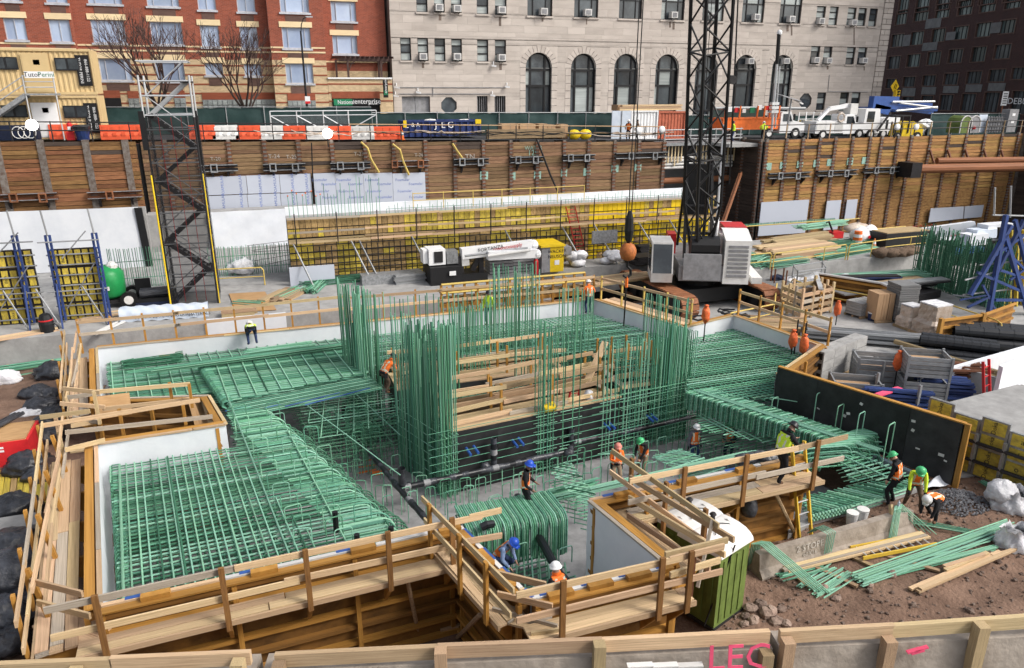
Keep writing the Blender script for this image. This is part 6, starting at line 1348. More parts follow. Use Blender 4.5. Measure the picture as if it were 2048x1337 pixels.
o=thing('scaffold_frame',G(1600,575,0),'low grey scaffold frame standing before the slab edge wall','scaffold');q=[G(x,y,.2) for x,y in((1582,575),(1640,566),(1645,580),(1590,588))]
for k in range(4):rod('leg',q[k],q[k]+Vec((0,0,1.5)),.05,'galv',o);rod('rail',q[k]+Vec((0,0,1.4)),q[(k+1)%4]+Vec((0,0,1.4)),.05,'galv',o);rod('rail',q[k]+Vec((0,0,.8)),q[(k+1)%4]+Vec((0,0,.8)),.04,'galv',o)
for i,(pts,lab) in enumerate(((((1455,665),(1545,645),(1550,600)),'yellow pipe rail hooped around the crane track corner'),(((1580,590),(1600,600),(1750,630)),'yellow pipe rail above the shoring stacks'),(((1660,590),(1750,610)),'yellow pipe rail in front of the dark shoring frames'),(((1875,640),(1985,680),(1996,690)),'yellow pipe rail beside the blue bracing'))):pipe_rail('guard_rail',lab,[G(x,y,0) for x,y in pts],every=3)
stack('plank_deck','brown weathered plank deck between the crane and the white liner',G(1530,655,0),4.2,2.2,2,.18,-.5,'lumber_old','plank deck',cols=7,jit=.1)
p=G(1445,650,0);o=thing('cable_coils',p,'black hose coils lying in front of the crane tracks','hose')
for k in range(7):c=p+Vec((U(-1.6,1.6),U(-.2,.5),.1+.08*k));MB().m('black_pipe').tube([c+Vec((.5*math.cos(t),.4*math.sin(t),U(0,.1))) for t in[i*.5 for i in range(13)]],.05,5).build('coil',parent=o)
def pallet(name,lab,x,y,w_,d,h,mt,rows,cols_,ang=.0,gap=.02,z=0,cat='pallet load'):
 p=G(x,y,z);o=thing(name,p,lab,cat)
 Mr=Mx.Translation(p)@Mx.Rotation(ang,4,'Z')
 for k in range(3):put('bearer',unit('cube','lumber_old'),Mr@Mx.Translation((0,-d/2+d*k/2,.06))@Mx.Diagonal((w_,.1,.12,1)),o)
 for a in range(rows):
  for b_ in range(cols_):
   put('block',unit('cube',mt),Mr@Mx.Translation(((b_+.5)*w_/cols_-w_/2+U(-.01,.01),U(-.02,.02),.13+(a+.5)*h/rows))@Mx.Diagonal((w_/cols_-gap,d,h/rows-gap,1)),o)
 return o
pallet('block_pallet','tall stack of grey ribbed panels between two pallets',1796,640,1.15,1.2,2.0,'concrete_dk',16,1,-.2);pallet('block_pallet','brown pallet of upright bundled blocks left of the tall grey stack',1755,640,1.0,1.0,1.5,'cardboard',1,6,-.2);pallet('block_pallet','low stack of small grey blocks left of the brown pallet',1722,630,1.5,1.0,.75,'concrete',5,5,.15)
for i,(x,y,s_,lab) in enumerate(((1818,655,.95,'smaller shrink wrapped pallet with a pale top'),(1862,668,1.3,'larger shrink wrapped pallet with an open top'))):
 p=G(x,y,0);o=thing('wrapped_pallet',p,lab,'wrapped pallet');MB().m('lumber_old').box(p+Vec((-.6*s_,-.5*s_,0)),p+Vec((.6*s_,.6*s_,.13))).build('pallet',parent=o)
 def wf(u,v,p=p,s_=s_):t=6.2832*u;k=.8 if v<.45 else.62;return p+Vec((max(-.75,min(.75,1.0*math.cos(t)))*k*s_*(1+.04*math.sin(u*40+v*20)),max(-.75,min(.75,1.0*math.sin(t)))*k*s_*.9,.13+v*1.15*s_))
 MB().m('wrap').grid(wf,28,8).build('wrapped_load',parent=o);MB().m('sack').box(p+Vec((-.42*s_,-.4*s_,1.15*s_+.13)),p+Vec((.42*s_,.42*s_,1.15*s_+.2))).build('top_sheet',parent=o)
p=G(1743,640,0);o=thing('paint_bucket',p,'blue and white bucket standing between the pallets','bucket');MB().m('blue_steel').lathe(p,[(.2,0),(.24,.4)],12).build('body',parent=o);MB().m('white_paint').lathe(p+Vec((0,0,.4)),[(.25,0),(.25,.05)],12).build('lid',parent=o)
def tied_bag(x,y,z,h,lab,pole=True):
 p=G(x,y,z);o=thing('orange_bag',p+Vec((0,0,h)),lab,'bag','orange bags tied on posts')
 crumple(MB().m('orange_bag'),p+Vec((0,0,h+.4)),.3,(.62,.62,1.35),18,12).lathe(p+Vec((0,0,h+.76)),[(.05,0),(.11,.1),(.03,.13)],8).build('bag',parent=o,smooth=True)
 if pole:rod('post',p,p+Vec((0,0,h+.2)),.03,'black',o)
tied_bag(1407,683,1.0,.9,'orange bag on a post standing in the right rebar deck');tied_bag(1582,712,1.0,.35,'left orange bag of the pair by two black posts');tied_bag(1604,722,1.0,.35,'right orange bag of the pair by two black posts');tied_bag(1671,650,0,.5,'orange bag on the deck left of the block stack');tied_bag(1785,790,0,1.1,'orange bag hanging between the metal crates')
for x,y in((1588,708),(1604,716)):p=G(x,y,1.0);rod('steel_post',p,p+Vec((0,0,1.6)),.035,'black',None) if 0 else MB().m('black').tube([p,p+Vec((0,0,1.6))],.035,6).build('steel_post',label=('left' if x<1600 else 'right')+' thin black steel post beside the paired orange bags',cat='post')
heap('pipe_bundle','bundle of long grey steel pipes lying along the white liner','pipes',G(1735,682,.1),6.0,-.62,16,'galv',.9,.09,layers=3)
o=thing('timber_pole',G(1800,700,.5),'very long pale timber pole lying diagonally past the black pipes','pole');MB().m('lumber_old').tube([G(1790,683,.5),G(1960,735,.5),G(2060,765,.5)],.13,8).build('pole',parent=o)
stack('lumber_stack','long pale planks lying beside the timber pole',G(1960,742,.1),7.0,1.0,2,.07,-.62,'lumber',cols=5,jit=.2)
stack('lumber_stack','boards edging the decks left of the steel pipe bundle',G(1700,668,0),7.5,.8,2,.07,-.6,'lumber_old',cols=3,jit=.2)
o=thing('form_box',G(1905,680,0),'gold steel framed form section beside the black pipes','formwork');q=[G(x,y,0) for x,y in((1872,690),(1955,678),(1960,660))]
for a,b_ in((q[0],q[1]),(q[1],q[1]+Vec((3.5,1.0,0)))):
 MB().m('gold_ply').extr([a,b_,b_+Vec((0,0,1.3)),a+Vec((0,0,1.3))],(0,.08,0)).build('form_panel',parent=o)
 for j in range(4):board('rib',a+Vec((0,-.06,.1+.4*j)),b_+Vec((0,-.06,.1+.4*j)),.1,.12,'gold',o)
 board('end_post',a+Vec((0,-.05,0)),a+Vec((0,-.05,1.4)),.2,.2,'gold',o)
def pipes(lab,c,ln,ang,n,r,rows):
 o=thing('corrugated_pipes',c,lab,'pipes');d=Vec((math.cos(ang),math.sin(ang),0));s_=Vec((-d.y,d.x,0));i=0
 for k in range(rows):
  for j in range(n-k):
   m=c+s_*((j-(n-k)/2)*2.05*r)+Vec((0,0,r+k*1.75*r));a,b_=m-d*ln/2*U(.95,1.05),m+d*ln/2*U(.95,1.05);pts=[lerp(a,b_,t/16) for t in range(17)]
   t=MB().m('black_pipe');t.tube([a,b_],r,12,cap=False);t.tube([a,b_],r*.85,12,cap=False)
   for q in range(1,9):t.lathe(lerp(a,b_,q/9),[(r*1.06,-.03),(r*1.06,.03)],12,Mx.Rotation(ang,4,'Z')@Mx.Rotation(rad(90),4,'Y'))
   t.build('pipe',parent=o);i+=1
pipes('short stack of black corrugated pipes with open ends facing right',G(1910,712,0),3.2,-.75,3,.27,2);pipes('long black corrugated pipes stacked at the right edge',G(2025,690,0),6.0,-.62,4,.27,2);pipes('thin black pipes lying in front of the timber pole',G(2020,745,0),4.5,-.6,5,.12,2)
# masonry blocks, metal crates, prop bundles
o=thing('masonry_stack',G(1680,790,0),'stack of grey hollow concrete masonry blocks behind the black panel','masonry blocks');a=G(1640,778,0);b_=G(1750,730,0);d=(b_-a).normalized();Mr0=Mx((d,Vec((-d.y,d.x,0)),Vec((0,0,1)))).transposed().to_4x4()
for k in range(3):
 for j in range(4):
  for i in range(2):
   M=Mr0.copy();M.translation=a+d*(.5+.9*j)+Vec((-d.y,d.x,0))*(.3*i+.2)+Vec((0,0,.5+.45*k));put('block',unit('cube','concrete'),M@Mx.Diagonal((.88,.29,.43,1)),o)
 M=Mr0.copy()
 for i in range(2):M.translation=a+d*.055+Vec((-d.y,d.x,0))*(.3*i+.2)+Vec((0,0,.5+.45*k));put('core_hole',unit('cube','black'),M@Mx.Diagonal((.02,.17,.28,1)),o)
MB().m('lumber_old').extr([a,b_,b_+Vec((0,0,.27)),a+Vec((0,0,.27))],Vec((-d.y,d.x,0))*.9).build('pallet',parent=o)
def crate(lab,x,y,w_,dp,h,ang,z=0,content=None,slats=5):
 p=G(x,y,0);p.z=z;o=thing('metal_crate',p,lab,'metal crate','galvanised crates');Mr=Mx.Translation(p)@Mx.Rotation(ang,4,'Z')
 for k in range(slats):
  zz=.12+(k+.5)*(h-.12)/slats
  for(cx,cy,sx,sy) in((0,-dp/2,w_,.06),(0,dp/2,w_,.06),(-w_/2,0,.06,dp-.07),(w_/2,0,.06,dp-.07)):put('slat',unit('cube','galv'),Mr@Mx.Translation((cx,cy,zz))@Mx.Diagonal((sx,sy,(h-.12)/slats*.82,1)),o)
 for cx in(-1,1):
  for cy in(-1,1):put('corner_post',unit('cube','galv'),Mr@Mx.Translation((cx*(w_/2+.02),cy*(dp/2+.02),h/2+.02))@Mx.Diagonal((.09,.09,h+.04,1)),o)
 put('base',unit('cube','steel_dark'),Mr@Mx.Translation((0,0,.14))@Mx.Diagonal((w_-.1,dp-.1,.05,1)),o)
 put('contents',unit('cube',content or 'steel_dark'),Mr@Mx.Translation((U(-.1,.1),0,h*.45))@Mx.Diagonal((w_*.75,dp*.6,h*.6,1)),o)
 return o
crate('open galvanised crate holding a yellow bag just behind the black panel',1705,800,1.75,1.1,.95,-.55,0,'cardboard');crate('galvanised crate behind the yellow bag crate, beside the masonry blocks',1748,770,1.75,1.1,1.35,-.55,0,'lumber_old');crate('lower galvanised crate of the stacked pair',1836,800,1.55,1.15,1.0,-.55,0);crate('upper galvanised crate of the stacked pair',1836,800,1.55,1.15,.98,-.55,1.08,'cardboard');crate('low galvanised crate half hidden behind the others',1790,762,1.6,1.1,1.0,-.55)
MB().m('safety_yellow').ball(G(1713,797,.95),.3,8,(1.4,.9,.4),.2).build('yellow_sack',label='crumpled yellow sack in the open crate',cat='sack')
MB().m('pink_paint').bar(G(1755,790,.9),G(1800,776,.9),.25,.06).build('pink_board',label='bright pink board lying by the crates',cat='board')
for i,(x,y,ang,n,ln,lab,mt) in enumerate(((1788,812,-.5,24,2.4,'rack of blue steel beams just behind the black panel','blue_steel'),(1885,790,-.5,26,1.9,'bundle of blue steel props right of the crates','blue_steel'),(1915,762,-.5,30,2.0,'bundle of rusty brown steel props behind the blue ones','rust'))):heap('prop_bundle',lab,'steel props',G(x,y,.25),ln,ang,n,mt,1.0,.07,layers=5)
o=thing('stillage',G(1790,815,0),'grey steel stillage posts around the blue beams','stillage')
for x,y in((1748,805),(1830,832),(1760,780)):p=G(x,y,0);board('post',p,p+Vec((0,0,1.3)),.1,.1,'galv',o)
# concrete walls, red ladder and doka panels at the right
o=thing('concrete_wall',G(1960,830,0),'pale new concrete walls forming a corner at the right edge','concrete wall')
for pts,t in((((1835,800),(2048,735)),1.0),(((1985,830),(2100,782)),2.0),(((1870,760),(2060,820)),.9)):
 a,b_=G(*pts[0],0),G(*pts[1],0);MB().m('membrane' if t>.95 else 'concrete').extr([a,b_,b_+Vec((0,0,t)),a+Vec((0,0,t))],(0.05,.22,0)).build('wall',parent=o)
ladder('ladder','short red ladder standing in the concrete corner at right',G(1975,840,0),G(1975,840,0)+Vec((-.1,.5,2.3)),.5,'red','red',(1,.3,0),6)
MB().m('galv').bar(G(1890,812,.5),G(1975,838,.5),.3,.2).build('steel_channel',label='grey steel channel lying by the red ladder',cat='steel channel')
PA,PB=G(1893,955,0),G(2080,1012,0);PA=Vec((21.05,17.2,0));PB=Vec((22.6,12.4,0))
o=thing('formwork_wall',PA,'yellow panel formwork behind the end of the black panel','formwork');d=(PB-PA).normalized();n=Vec((d.y,-d.x,0));W=(PB-PA).length
P_=lambda u,z,k=0:PA+d*u+n*k+Vec((0,0,z));Mr=Mx((d,-n,Vec((0,0,1)))).transposed().to_4x4()
npan=6;hs_=(2.2,1.95,2.1,1.9,1.9,1.9)
for i in range(npan):
 u0,u1,h=W*i/npan,W*(i+1)/npan,hs_[i]
 pn=MB().m('steel').extr([P_(u0+.01,0),P_(u1-.01,0),P_(u1-.01,h),P_(u0+.01,h)],-n*.1).build('form_panel',parent=o)
 for b_ in range(4):
  M=Mr.copy();M.translation=P_((u0+u1)/2,h*(b_+.5)/4,.01);put('infill',unit('cube','doka'),M@Mx.Diagonal(((u1-u0)*.78,.04,h/4*.8,1)),pn)
  text_mesh('doka'[b_%4] if i%2 else 'Doka',.26 if i%2 else.2,face_M(P_((u0+u1)/2,h*(b_+.5)/4,.035),d if i%2 else Vec((0,0,1)),Vec((0,0,1)) if i%2 else-d),'print_black','lettering',pn,ext=.002)
for z in(.55,1.2):rod('waler',P_(.3,z,.12),P_(W,z,.12),.06,'steel_dark',o)
for i in range(7):board('clamp',P_(W*i/6,.4,.1),P_(W*i/6,1.5,.1),.08,.12,'steel',o)
MB().m('concrete').prism([(PA.x+.15,PA.y+.1),(PB.x+.15,PB.y),(PB.x+6,PB.y),(PA.x+5,PA.y+.6)],0,1.75).build('slab_edge',kind='structure')
# ================================================================ foundation pit: forms, liners, decks
PA_,PB_,PC_,PD_,PE_,PF_=(G(200,1215,2.4),G(918,1055,2.4),G(1062,1200,2.4),G(1338,1135,2.4),G(1178,1003,2.4),G(1600,915,2.4))
P1_,P2_,P3_,P4_=G(192,890,2.4),G(452,850,2.4),G(418,793,2.0),G(198,800,1.8)
PN_,PL_,PK_,PJ_,PI_,PH_,PG_=G(193,697,1.7),G(1188,600,1.65),G(1369,656,1.65),G(1467,632,1.65),G(1640,692,1.65),G(1555,735,2.2),G(1930,850,2.2)
OUT=[PA_,PB_,PC_,PD_,PE_,PF_,G(1575,1075,0),G(1620,1045,0),G(1740,1010,0),G(1890,965,0),PG_,PH_,PI_,PJ_,PK_,PL_,PN_,P4_,P3_,P2_,P1_]
ZM=-1.8
MB().m('mud_slab').prism([(p.x,p.y) for p in OUT],ZM-.3,ZM).build('mud_slab',kind='structure')
def xy(p,z):return Vec((p[0],p[1],z))
LASTQ={}
def form_wall(label,a,b_,zt,zb=-1.8,side=1,walk=None,rails=True,liner='membrane',outer=True,post_ext=(0,0),nposts=None,us=None,ztb=None,tape=False,plankw=2,zwo=None,cap=True,postm='gold',wgap=.12,lin_h=None):
 """form from a to b; side=+1: outside lies right of a->b"""
 a,b_=xy(a,0),xy(b_,0);d=(b_-a).normalized();n=Vec((d.y,-d.x,0))*side;Ln=(b_-a).length;ztb=zt if ztb is None else ztb
 o=thing('form_wall',a+Vec((0,0,zb)),label,'formwork');P=lambda u,k,z:a+d*u+n*k+Vec((0,0,z));Z=lambda u:zt+(ztb-zt)*u/Ln
 if liner:MB().m(liner).grid(lambda u,v:P(Ln*u,-.02+.012*math.sin(u*60)-.02*math.sin(v*9+u*14),(zb if lin_h is None else zt-lin_h)*(1-v)+Z(Ln*u)*v),max(4,int(Ln/.4)),5).build('liner',parent=o,smooth=True)
 npn=max(1,round(Ln/2.4))
 for i in range(npn):u0,u1=Ln*i/npn,Ln*(i+1)/npn;MB().m('gold_ply').extr([P(u0+.01,.02,zb),P(u1-.01,.02,zb),P(u1-.01,.02,Z(u1)-.01),P(u0+.01,.02,Z(u0)-.01)],n*.05).build('form_panel',parent=o)
 if outer:
  z=zb+.2
  while z<min(zt,ztb)-.1:board('rib',P(0,.15,z),P(Ln,.15,z),.14,.10,'gold_ply' if int(z*10)%3 else 'gold',o);z+=.44
  for i in range(npn+1):u=min(Ln-.05,max(.05,Ln*i/npn));board('stud',P(u,.26,zb),P(u,.26,Z(u)-.05),.10,.10,'gold',o,up=n)
 if cap:
  board('top_flange',P(0,.18,zt+.015),P(Ln,.18,ztb+.015),.20,.04,'gold',o)
  k=0;u=0
  while u<Ln-.1:u2=min(Ln,u+U(2.2,3.6));board('top_plate',P(u+.03,-.005,Z(u)+.03),P(u2,-.005,Z(u2)+.03),.10,.05,'offwhite' if(tape and rnd()<.6) else 'lumber',o);u=u2
 if tape:
  for u in(Ln*.06,Ln*.35,Ln*.62,Ln*.9):board('blue_tape',P(u,-.03,zt+.058),P(min(Ln,u+.5),-.03,zt+.058),.10,.006,'blue_truck',o)
  for u in(Ln*.1,Ln*.38,Ln*.66,Ln*.93):
   MB().m('gold').bar(P(u,.12,zt+.09),P(min(Ln,u+.55),.12,zt+.09),.16,.10).build('clamp',parent=o)
 if walk is not None:
  zw,w0,wd=walk
  for j in range(plankw):
   u=post_ext[0]
   while u<Ln+post_ext[1]-.05:
    u2=min(Ln+post_ext[1],u+U(3.0,4.6));k=w0+wd*(j+.5)/plankw
    board('walk_plank',P(u+.01,k,zw+.03*j*(rnd()<.3)+U(0,.02)),P(u2-.01,k+U(-.03,.03),zw+U(0,.02)),wd/plankw*.94,.05,'lumber',o);u=u2
  for j in range(2):board('walk_edge',P(post_ext[0],w0+wd+.03,zw-.02),P(Ln+post_ext[1],w0+wd+.03,zw-.02),.05,.12,'lumber',o) if j==0 else None
  npo=nposts or max(2,round(Ln/2.0)+1)
  for u in(us or[post_ext[0]+.2+(Ln-post_ext[0]+post_ext[1]-.4)*i/(npo-1) for i in range(npo)]):
   pst=board('rail_post',P(u,w0+wd+.12,zw-.12),P(u,w0+wd+.12,zw+1.36),.07,.11,postm,o,up=d)
   MB().m('gold').extr([P(u-.04,.25,zw-.12),P(u-.04,w0+wd+.08,zw-.12),P(u-.04,.25,zw-.85)],d*.08).build('bracket',parent=o)
  if rails:
   for zz in(1.22,.62):
    u=post_ext[0]-.3
    while u<Ln+post_ext[1]:
     u2=min(Ln+post_ext[1]+.25,u+U(3.2,5.0));board('guard_board',P(u,w0+wd+.04+U(-.02,.02),zw+zz+U(-.04,.04)),P(u2+.3,w0+wd+.04+U(-.02,.02),zw+zz+U(-.04,.04)),.045,.14,'lumber',o);u=u2
 return o
form_wall('front gold form wall along the near rebar deck with plank walkway and guard boards',PA_,PB_,2.4,-.55,1,(1.95,.34,.46),tape=True,us=(.14,2.33,3.93,5.63,7.05),post_ext=(-.4,.2),postm='post_rust')
form_wall('left gold form wall with its plank walkway beside the nearest rebar deck',P1_,PA_,2.4,-.2,1,(1.95,.45,.72),nposts=6,post_ext=(-.2,.4),plankw=3)
form_wall('short slanting gold form wall at the near pit corner',PB_,PC_,2.4,-.55,1,(2.05,.22,.5),tape=True,us=(.2,1.6,2.7),plankw=3,postm='gold')
form_wall('gold form wall closing the small near pit beside the toilets',PC_,PD_,2.4,-.55,1,(2.05,.3,.46),tape=True,us=(.31,2.44,3.1),post_ext=(-.3,.2),postm='post_rust')
form_wall('gold form wall with a big white panel and walkway beside the toilets',PD_,PE_,2.4,-.9,1,(2.05,.25,.75),plankw=3,nposts=3,postm='post_rust')
form_wall('gold ribbed form wall beneath the walkway where the man in lime stands',PE_,PF_,2.4,-.2,1,(2.1,.25,.6),us=(2.08,3.9,6.15),tape=True,post_ext=(0.9,.1),postm='post_rust')
form_wall('far left gold form wall with walkway along the upper rebar deck',PN_,P4_,1.7,-.2,1,(1.35,.4,.6),nposts=4,plankw=2,ztb=1.8)
form_wall('white lined face of the left notch looking over the nearest rebar deck',P1_,P2_,2.4,-.2,-1,None)
form_wall('gold end form of the left notch',P2_,P3_,2.4,-.2,-1,None,liner='membrane',ztb=2.0)
form_wall('far side form of the left notch below the upper rebar deck',P3_,P4_,2.0,-.2,-1,None,ztb=1.8)
form_wall('long white lined form along the far side of the rebar deck',PL_,PN_,1.65,-.6,1,None,ztb=1.7)
form_wall('white lined form stepping back at the far right of the rebar deck',PK_,PL_,1.65,-.6,1,None)
form_wall('white lined form in front of the crane tracks',PJ_,PK_,1.65,-.6,1,None)
form_wall('white lined form along the right rebar deck',PI_,PJ_,1.65,-.6,1,None)
form_wall('short gold form joining the black panel to the right white liner',PH_,PI_,1.9,-.2,1,None,ztb=1.7)
# the far guard rail boards
def guard(label,a,b_,z0,n,hs=(.55,1.1),mt='lumber',pm='gold'):
 o=thing('guard_boards',xy(a,z0),label,'guard rail');a,b_=xy(a,z0),xy(b_,z0)
 for i in range(n):p=lerp(a,b_,i/(n-1));board('post',p-Vec((0,0,.3)),p+Vec((0,0,hs[-1]+.12)),.08,.08,pm,o)
 nb=max(1,round((b_-a).length/4))
 for h in hs:
  for i in range(nb):board('guard_board',lerp(a,b_,i/nb)+Vec((0,-.06,h+U(-.03,.03))),lerp(a,b_,min(1,(i+1.06)/nb))+Vec((0,-.06,h+U(-.03,.03))),.05,.13,mt,o)
 return o
guard('timber guard rail along the far left edge of the rebar deck',PN_+Vec((-.6,.3,0)),(3.6,34.3),1.75,10);guard('timber guard rail along the far edge right of the rebar columns',(3.8,34.3),PL_+Vec((.1,.3,0)),1.7,9)
guard('timber guard rail along the stepped far right edge',PL_+Vec((.4,0,0)),PK_+Vec((.5,.3,0)),1.7,5,pm='rail_yellow');guard('timber guard rail along the right white liner',PJ_+Vec((.4,.2,0)),PI_+Vec((.4,0,0)),1.7,5,pm='gold')
stack('lumber_stack','planks and form boards stacked behind the stepped far right edge',Vec((18.2,31.8,.3)),6.0,1.4,5,.22,-1.25,'lumber',cols=3,jit=.1)
# left notch rails, plywood
nd=(P2_-P1_).normalized();pn_=Vec((-nd.y,nd.x,0))
o=thing('notch_platform',P1_,'tangled plank walkway and guard boards in the left notch of the form','walkway')
for j,(k,z) in enumerate(((.75,2.0),(1.0,2.0))):board('walk_plank',P1_+nd*-.8+pn_*k+Vec((0,0,z-2.4)),P2_+nd*-.2+pn_*k+Vec((0,0,z-2.4)),.24,.05,'lumber',o)
for(x0,y0,z0,x1,y1,z1,m) in((80,830+22,3.1,400,800,3.0,'lumber'),(130,865,2.9,425,833,2.5,'lumber'),(130,900,2.6,210,880,2.6,'lumber'),(125,777,3.0,200,785,2.9,'lumber'),(120,807,2.7,210,814,2.5,'lumber'),(135,795,2.6,195,787,2.6,'lumber'),(145,835,2.5,200,845,2.3,'lumber'),(190,784,2.9,380,768,2.9,'lumber'),(205,818,2.4,385,798,2.4,'lumber'),(142,852,2.3,200,842,2.3,'lumber'),(80,835,3.05,180,822,3.1,'lumber')):
 board('guard_board',G(x0,y0,z0),G(x1,y1,z1),.05,.13,m,o)
for(x,y0,y1,z) in((200,782,848,2.3),(248,818,872,2.0),(345,765,806,2.2),(372,810,850,2.0),(385,768,815,2.2),(125,828,900,1.8),(132,865,935,1.8)):p=G(x,y1,z);board('rail_post',p,xy(p,ZT(p,y0)),.09,.09,'gold' if x>220 else 'lumber',o,up=(0,1,0))
MB().m('ply').extr([G(186,795,2.35),G(258,786,2.35),G(264,828,1.8),G(192,840,1.8)],(0,.05,0)).build('plywood',parent=o)
board('walk_plank',G(405,802,1.9),G(425,852,1.9),.5,.05,'lumber',o);board('walk_plank',G(390,806,1.9),G(405,856,1.9),.4,.05,'ply',o)
# left outer second rail (leaning)
o=thing('leaning_rails',G(90,1000,1.9),'two long leaning guard boards outside the left plank walkway','guard rail')
for(x0,y0,x1,y1,z) in((70,1180,128,832,2.95),(82,1220,133,865,2.45),(130,800,152,665,2.3),(141,820,160,690,1.95),(148,770,160,690,1.6)):
 a,b_=G(x0,y0,z),G(x1,y1,z);n_=3
 for i in range(n_):board('guard_board',lerp(a,b_,i/n_)+Vec((U(-.06,.06),0,0)),lerp(a,b_,min(1,(i+1.12)/n_))+Vec((U(-.06,.06),0,.02)),.05,.14,'lumber',o)
for t in(.05,.3,.55,.8):q=lerp(G(82,1220,2.45),G(133,865,2.45),t);board('rail_post',q+Vec((.1,0,-1.1)),q+Vec((-.15,0,.7)),.08,.1,'gold',o,up=(0,1,0))
for(x0,y0,x1,y1,z) in((62,1162,165,1188,2.9),(75,1205,180,1232,2.5)):board('guard_board',G(x0,y0,z),G(x1,y1,z),.05,.14,'lumber',o)
board('walk_plank',G(85,1240,1.9),G(195,1280,1.9),.45,.05,'lumber',o);board('walk_plank',G(120,1232,1.92),G(215,1262,1.92),.4,.05,'lumber',o)
# corner guard boards at the small pit
o=thing('corner_boards',PC_,'short guard boards crossing the corner of the small near pit','guard rail')
for(x0,y0,z0,x1,y1,z1) in((995,1147,3.1,1092,1170,3.1),(995,1188,2.6,1105,1213,2.6),(985,1220,2.1,1115,1255,2.1),(1065,1182,3.1,1120,1170,3.1),(1062,1270,2.1,1118,1262,2.1)):board('guard_board',G(x0,y0,z0),G(x1,y1,z1),.05,.14,'lumber',o)
for(x0,y0,x1,y1) in((985,1230,1115,1262),(990,1215,1100,1243)):board('walk_plank',G(x0,y0,2.0),G(x1,y1,2.0),.3,.05,'lumber',o)
# raised boards over the toilets
o=thing('toilet_guard_boards',G(1400,1120,2.3),'criss cross guard boards round the toilet corner of the walkway','guard rail')
for(x0,y0,z0,x1,y1,z1) in((1260,955,3.0,1468,1080,3.1),(1258,995,2.6,1450,1110,2.7),(1255,1030,2.2,1420,1140,2.3),(1395,1175,2.2,1425,1040,3.3),(1330,1110,3.2,1455,1080,3.2),(1340,1150,2.6,1440,1120,2.6)):board('guard_board',G(x0,y0,z0),G(x1,y1,z1),.06,.14,'lumber',o)
for(x,y0,y1) in((1292,985,1045),(1378,1100,1205),(1318,1120,1215),(1402,1040,1130)):p=G(x,y1,1.9);board('rail_post',p,xy(p,ZT(p,y0)),.08,.11,'rust' if x>1300 else 'gold',o,up=(0,1,0))
# props under the front walkway
for i,(x0,y0,x1,y1) in enumerate(((812,1147,838,1272),(960,1230,915,1275),(1455,1030,1490,1110),(1550,985,1590,1068),(515,1205,530,1290))):
 a=G(x1,y1,-.4 if x1<1200 else.05);b_=G(x0,y0,1.9);rod('prop',a,b_,.055,'lumber_old',None) if 0 else MB().m('lumber_old').tube([a,b_],.055,6).build('wood_prop',label=f'thin round timber prop under the plank walkway, {("below the middle of the front walkway", "slanting below the near corner", "left one beneath the man in lime", "right one beneath the man in lime", "below the left of the front walkway")[i]}',cat='prop')
 # black faced panel at the right
o=thing('black_form_panel',PH_,'long black faced form panel with a gold edge at the right of the pit','formwork');a,b_=xy(PH_,0),xy(PG_,0);d=(b_-a).normalized();n=Vec((-d.y,d.x,0));Ln=(b_-a).length
zb_=lambda u:.55-.5*u/Ln
for i in range(4):u0,u1=Ln*i/4+.004,Ln*(i+1)/4-.004;MB().m('black_ply').extr([a+d*u0+Vec((0,0,zb_(u0))),a+d*u1+Vec((0,0,zb_(u1))),a+d*u1+Vec((0,0,2.2)),a+d*u0+Vec((0,0,2.2))],n*.06).build('panel',parent=o)
board('gold_edge',a+n*.1+Vec((0,0,2.22)),b_+n*.1+Vec((0,0,2.22)),.16,.05,'gold',o);board('gold_edge',b_+d*.05+n*.06+Vec((0,0,0)),b_+d*.05+n*.06+Vec((0,0,2.24)),.12,.2,'gold',o,up=d)
for k in range(16):board('bolt_hole',b_+d*.112+n*.06+Vec((0,0,.1+k*.135)),b_+d*.112+n*.06+Vec((0,0,.14+k*.135)),.04,.004,'black',o,up=d)
for k in range(9):u=U(.2,.97)*Ln;z=U(.5,1.9);board('scuff',a+d*u-n*.003+Vec((0,0,z)),a+d*(u+U(.05,.2))-n*.003+Vec((0,0,z+U(-.05,.05))),.004,U(.04,.12),'offwhite',o)
MB().m('blue_foam').extr([a-n*.02+Vec((0,0,.2)),b_-d*.9-n*.02+Vec((0,0,-.2)),b_-d*.9-n*.25+Vec((0,0,.1)),a-n*.25+Vec((0,0,.5))],(0,0,.1)).build('foam_strip',parent=o)
MB().m('gold_ply').extr([a+n*.3+Vec((0,0,.4)),b_-d*.3+n*.3,b_-d*.3+n*.3+Vec((0,0,2.1)),a+n*.3+Vec((0,0,2.1))],n*.05).build('back_panel',parent=o)
MB().m('membrane').grid(lambda u,v:lerp(lerp(G(1838,985,.12),G(1908,962,.12),u),lerp(G(1862,962,.2),G(1905,940,.2),u),v)+Vec((0,0,.08*math.sin(u*6))),8,3).build('membrane_flap',label='torn white membrane flap at the foot of the black panel end',cat='membrane',smooth=True)
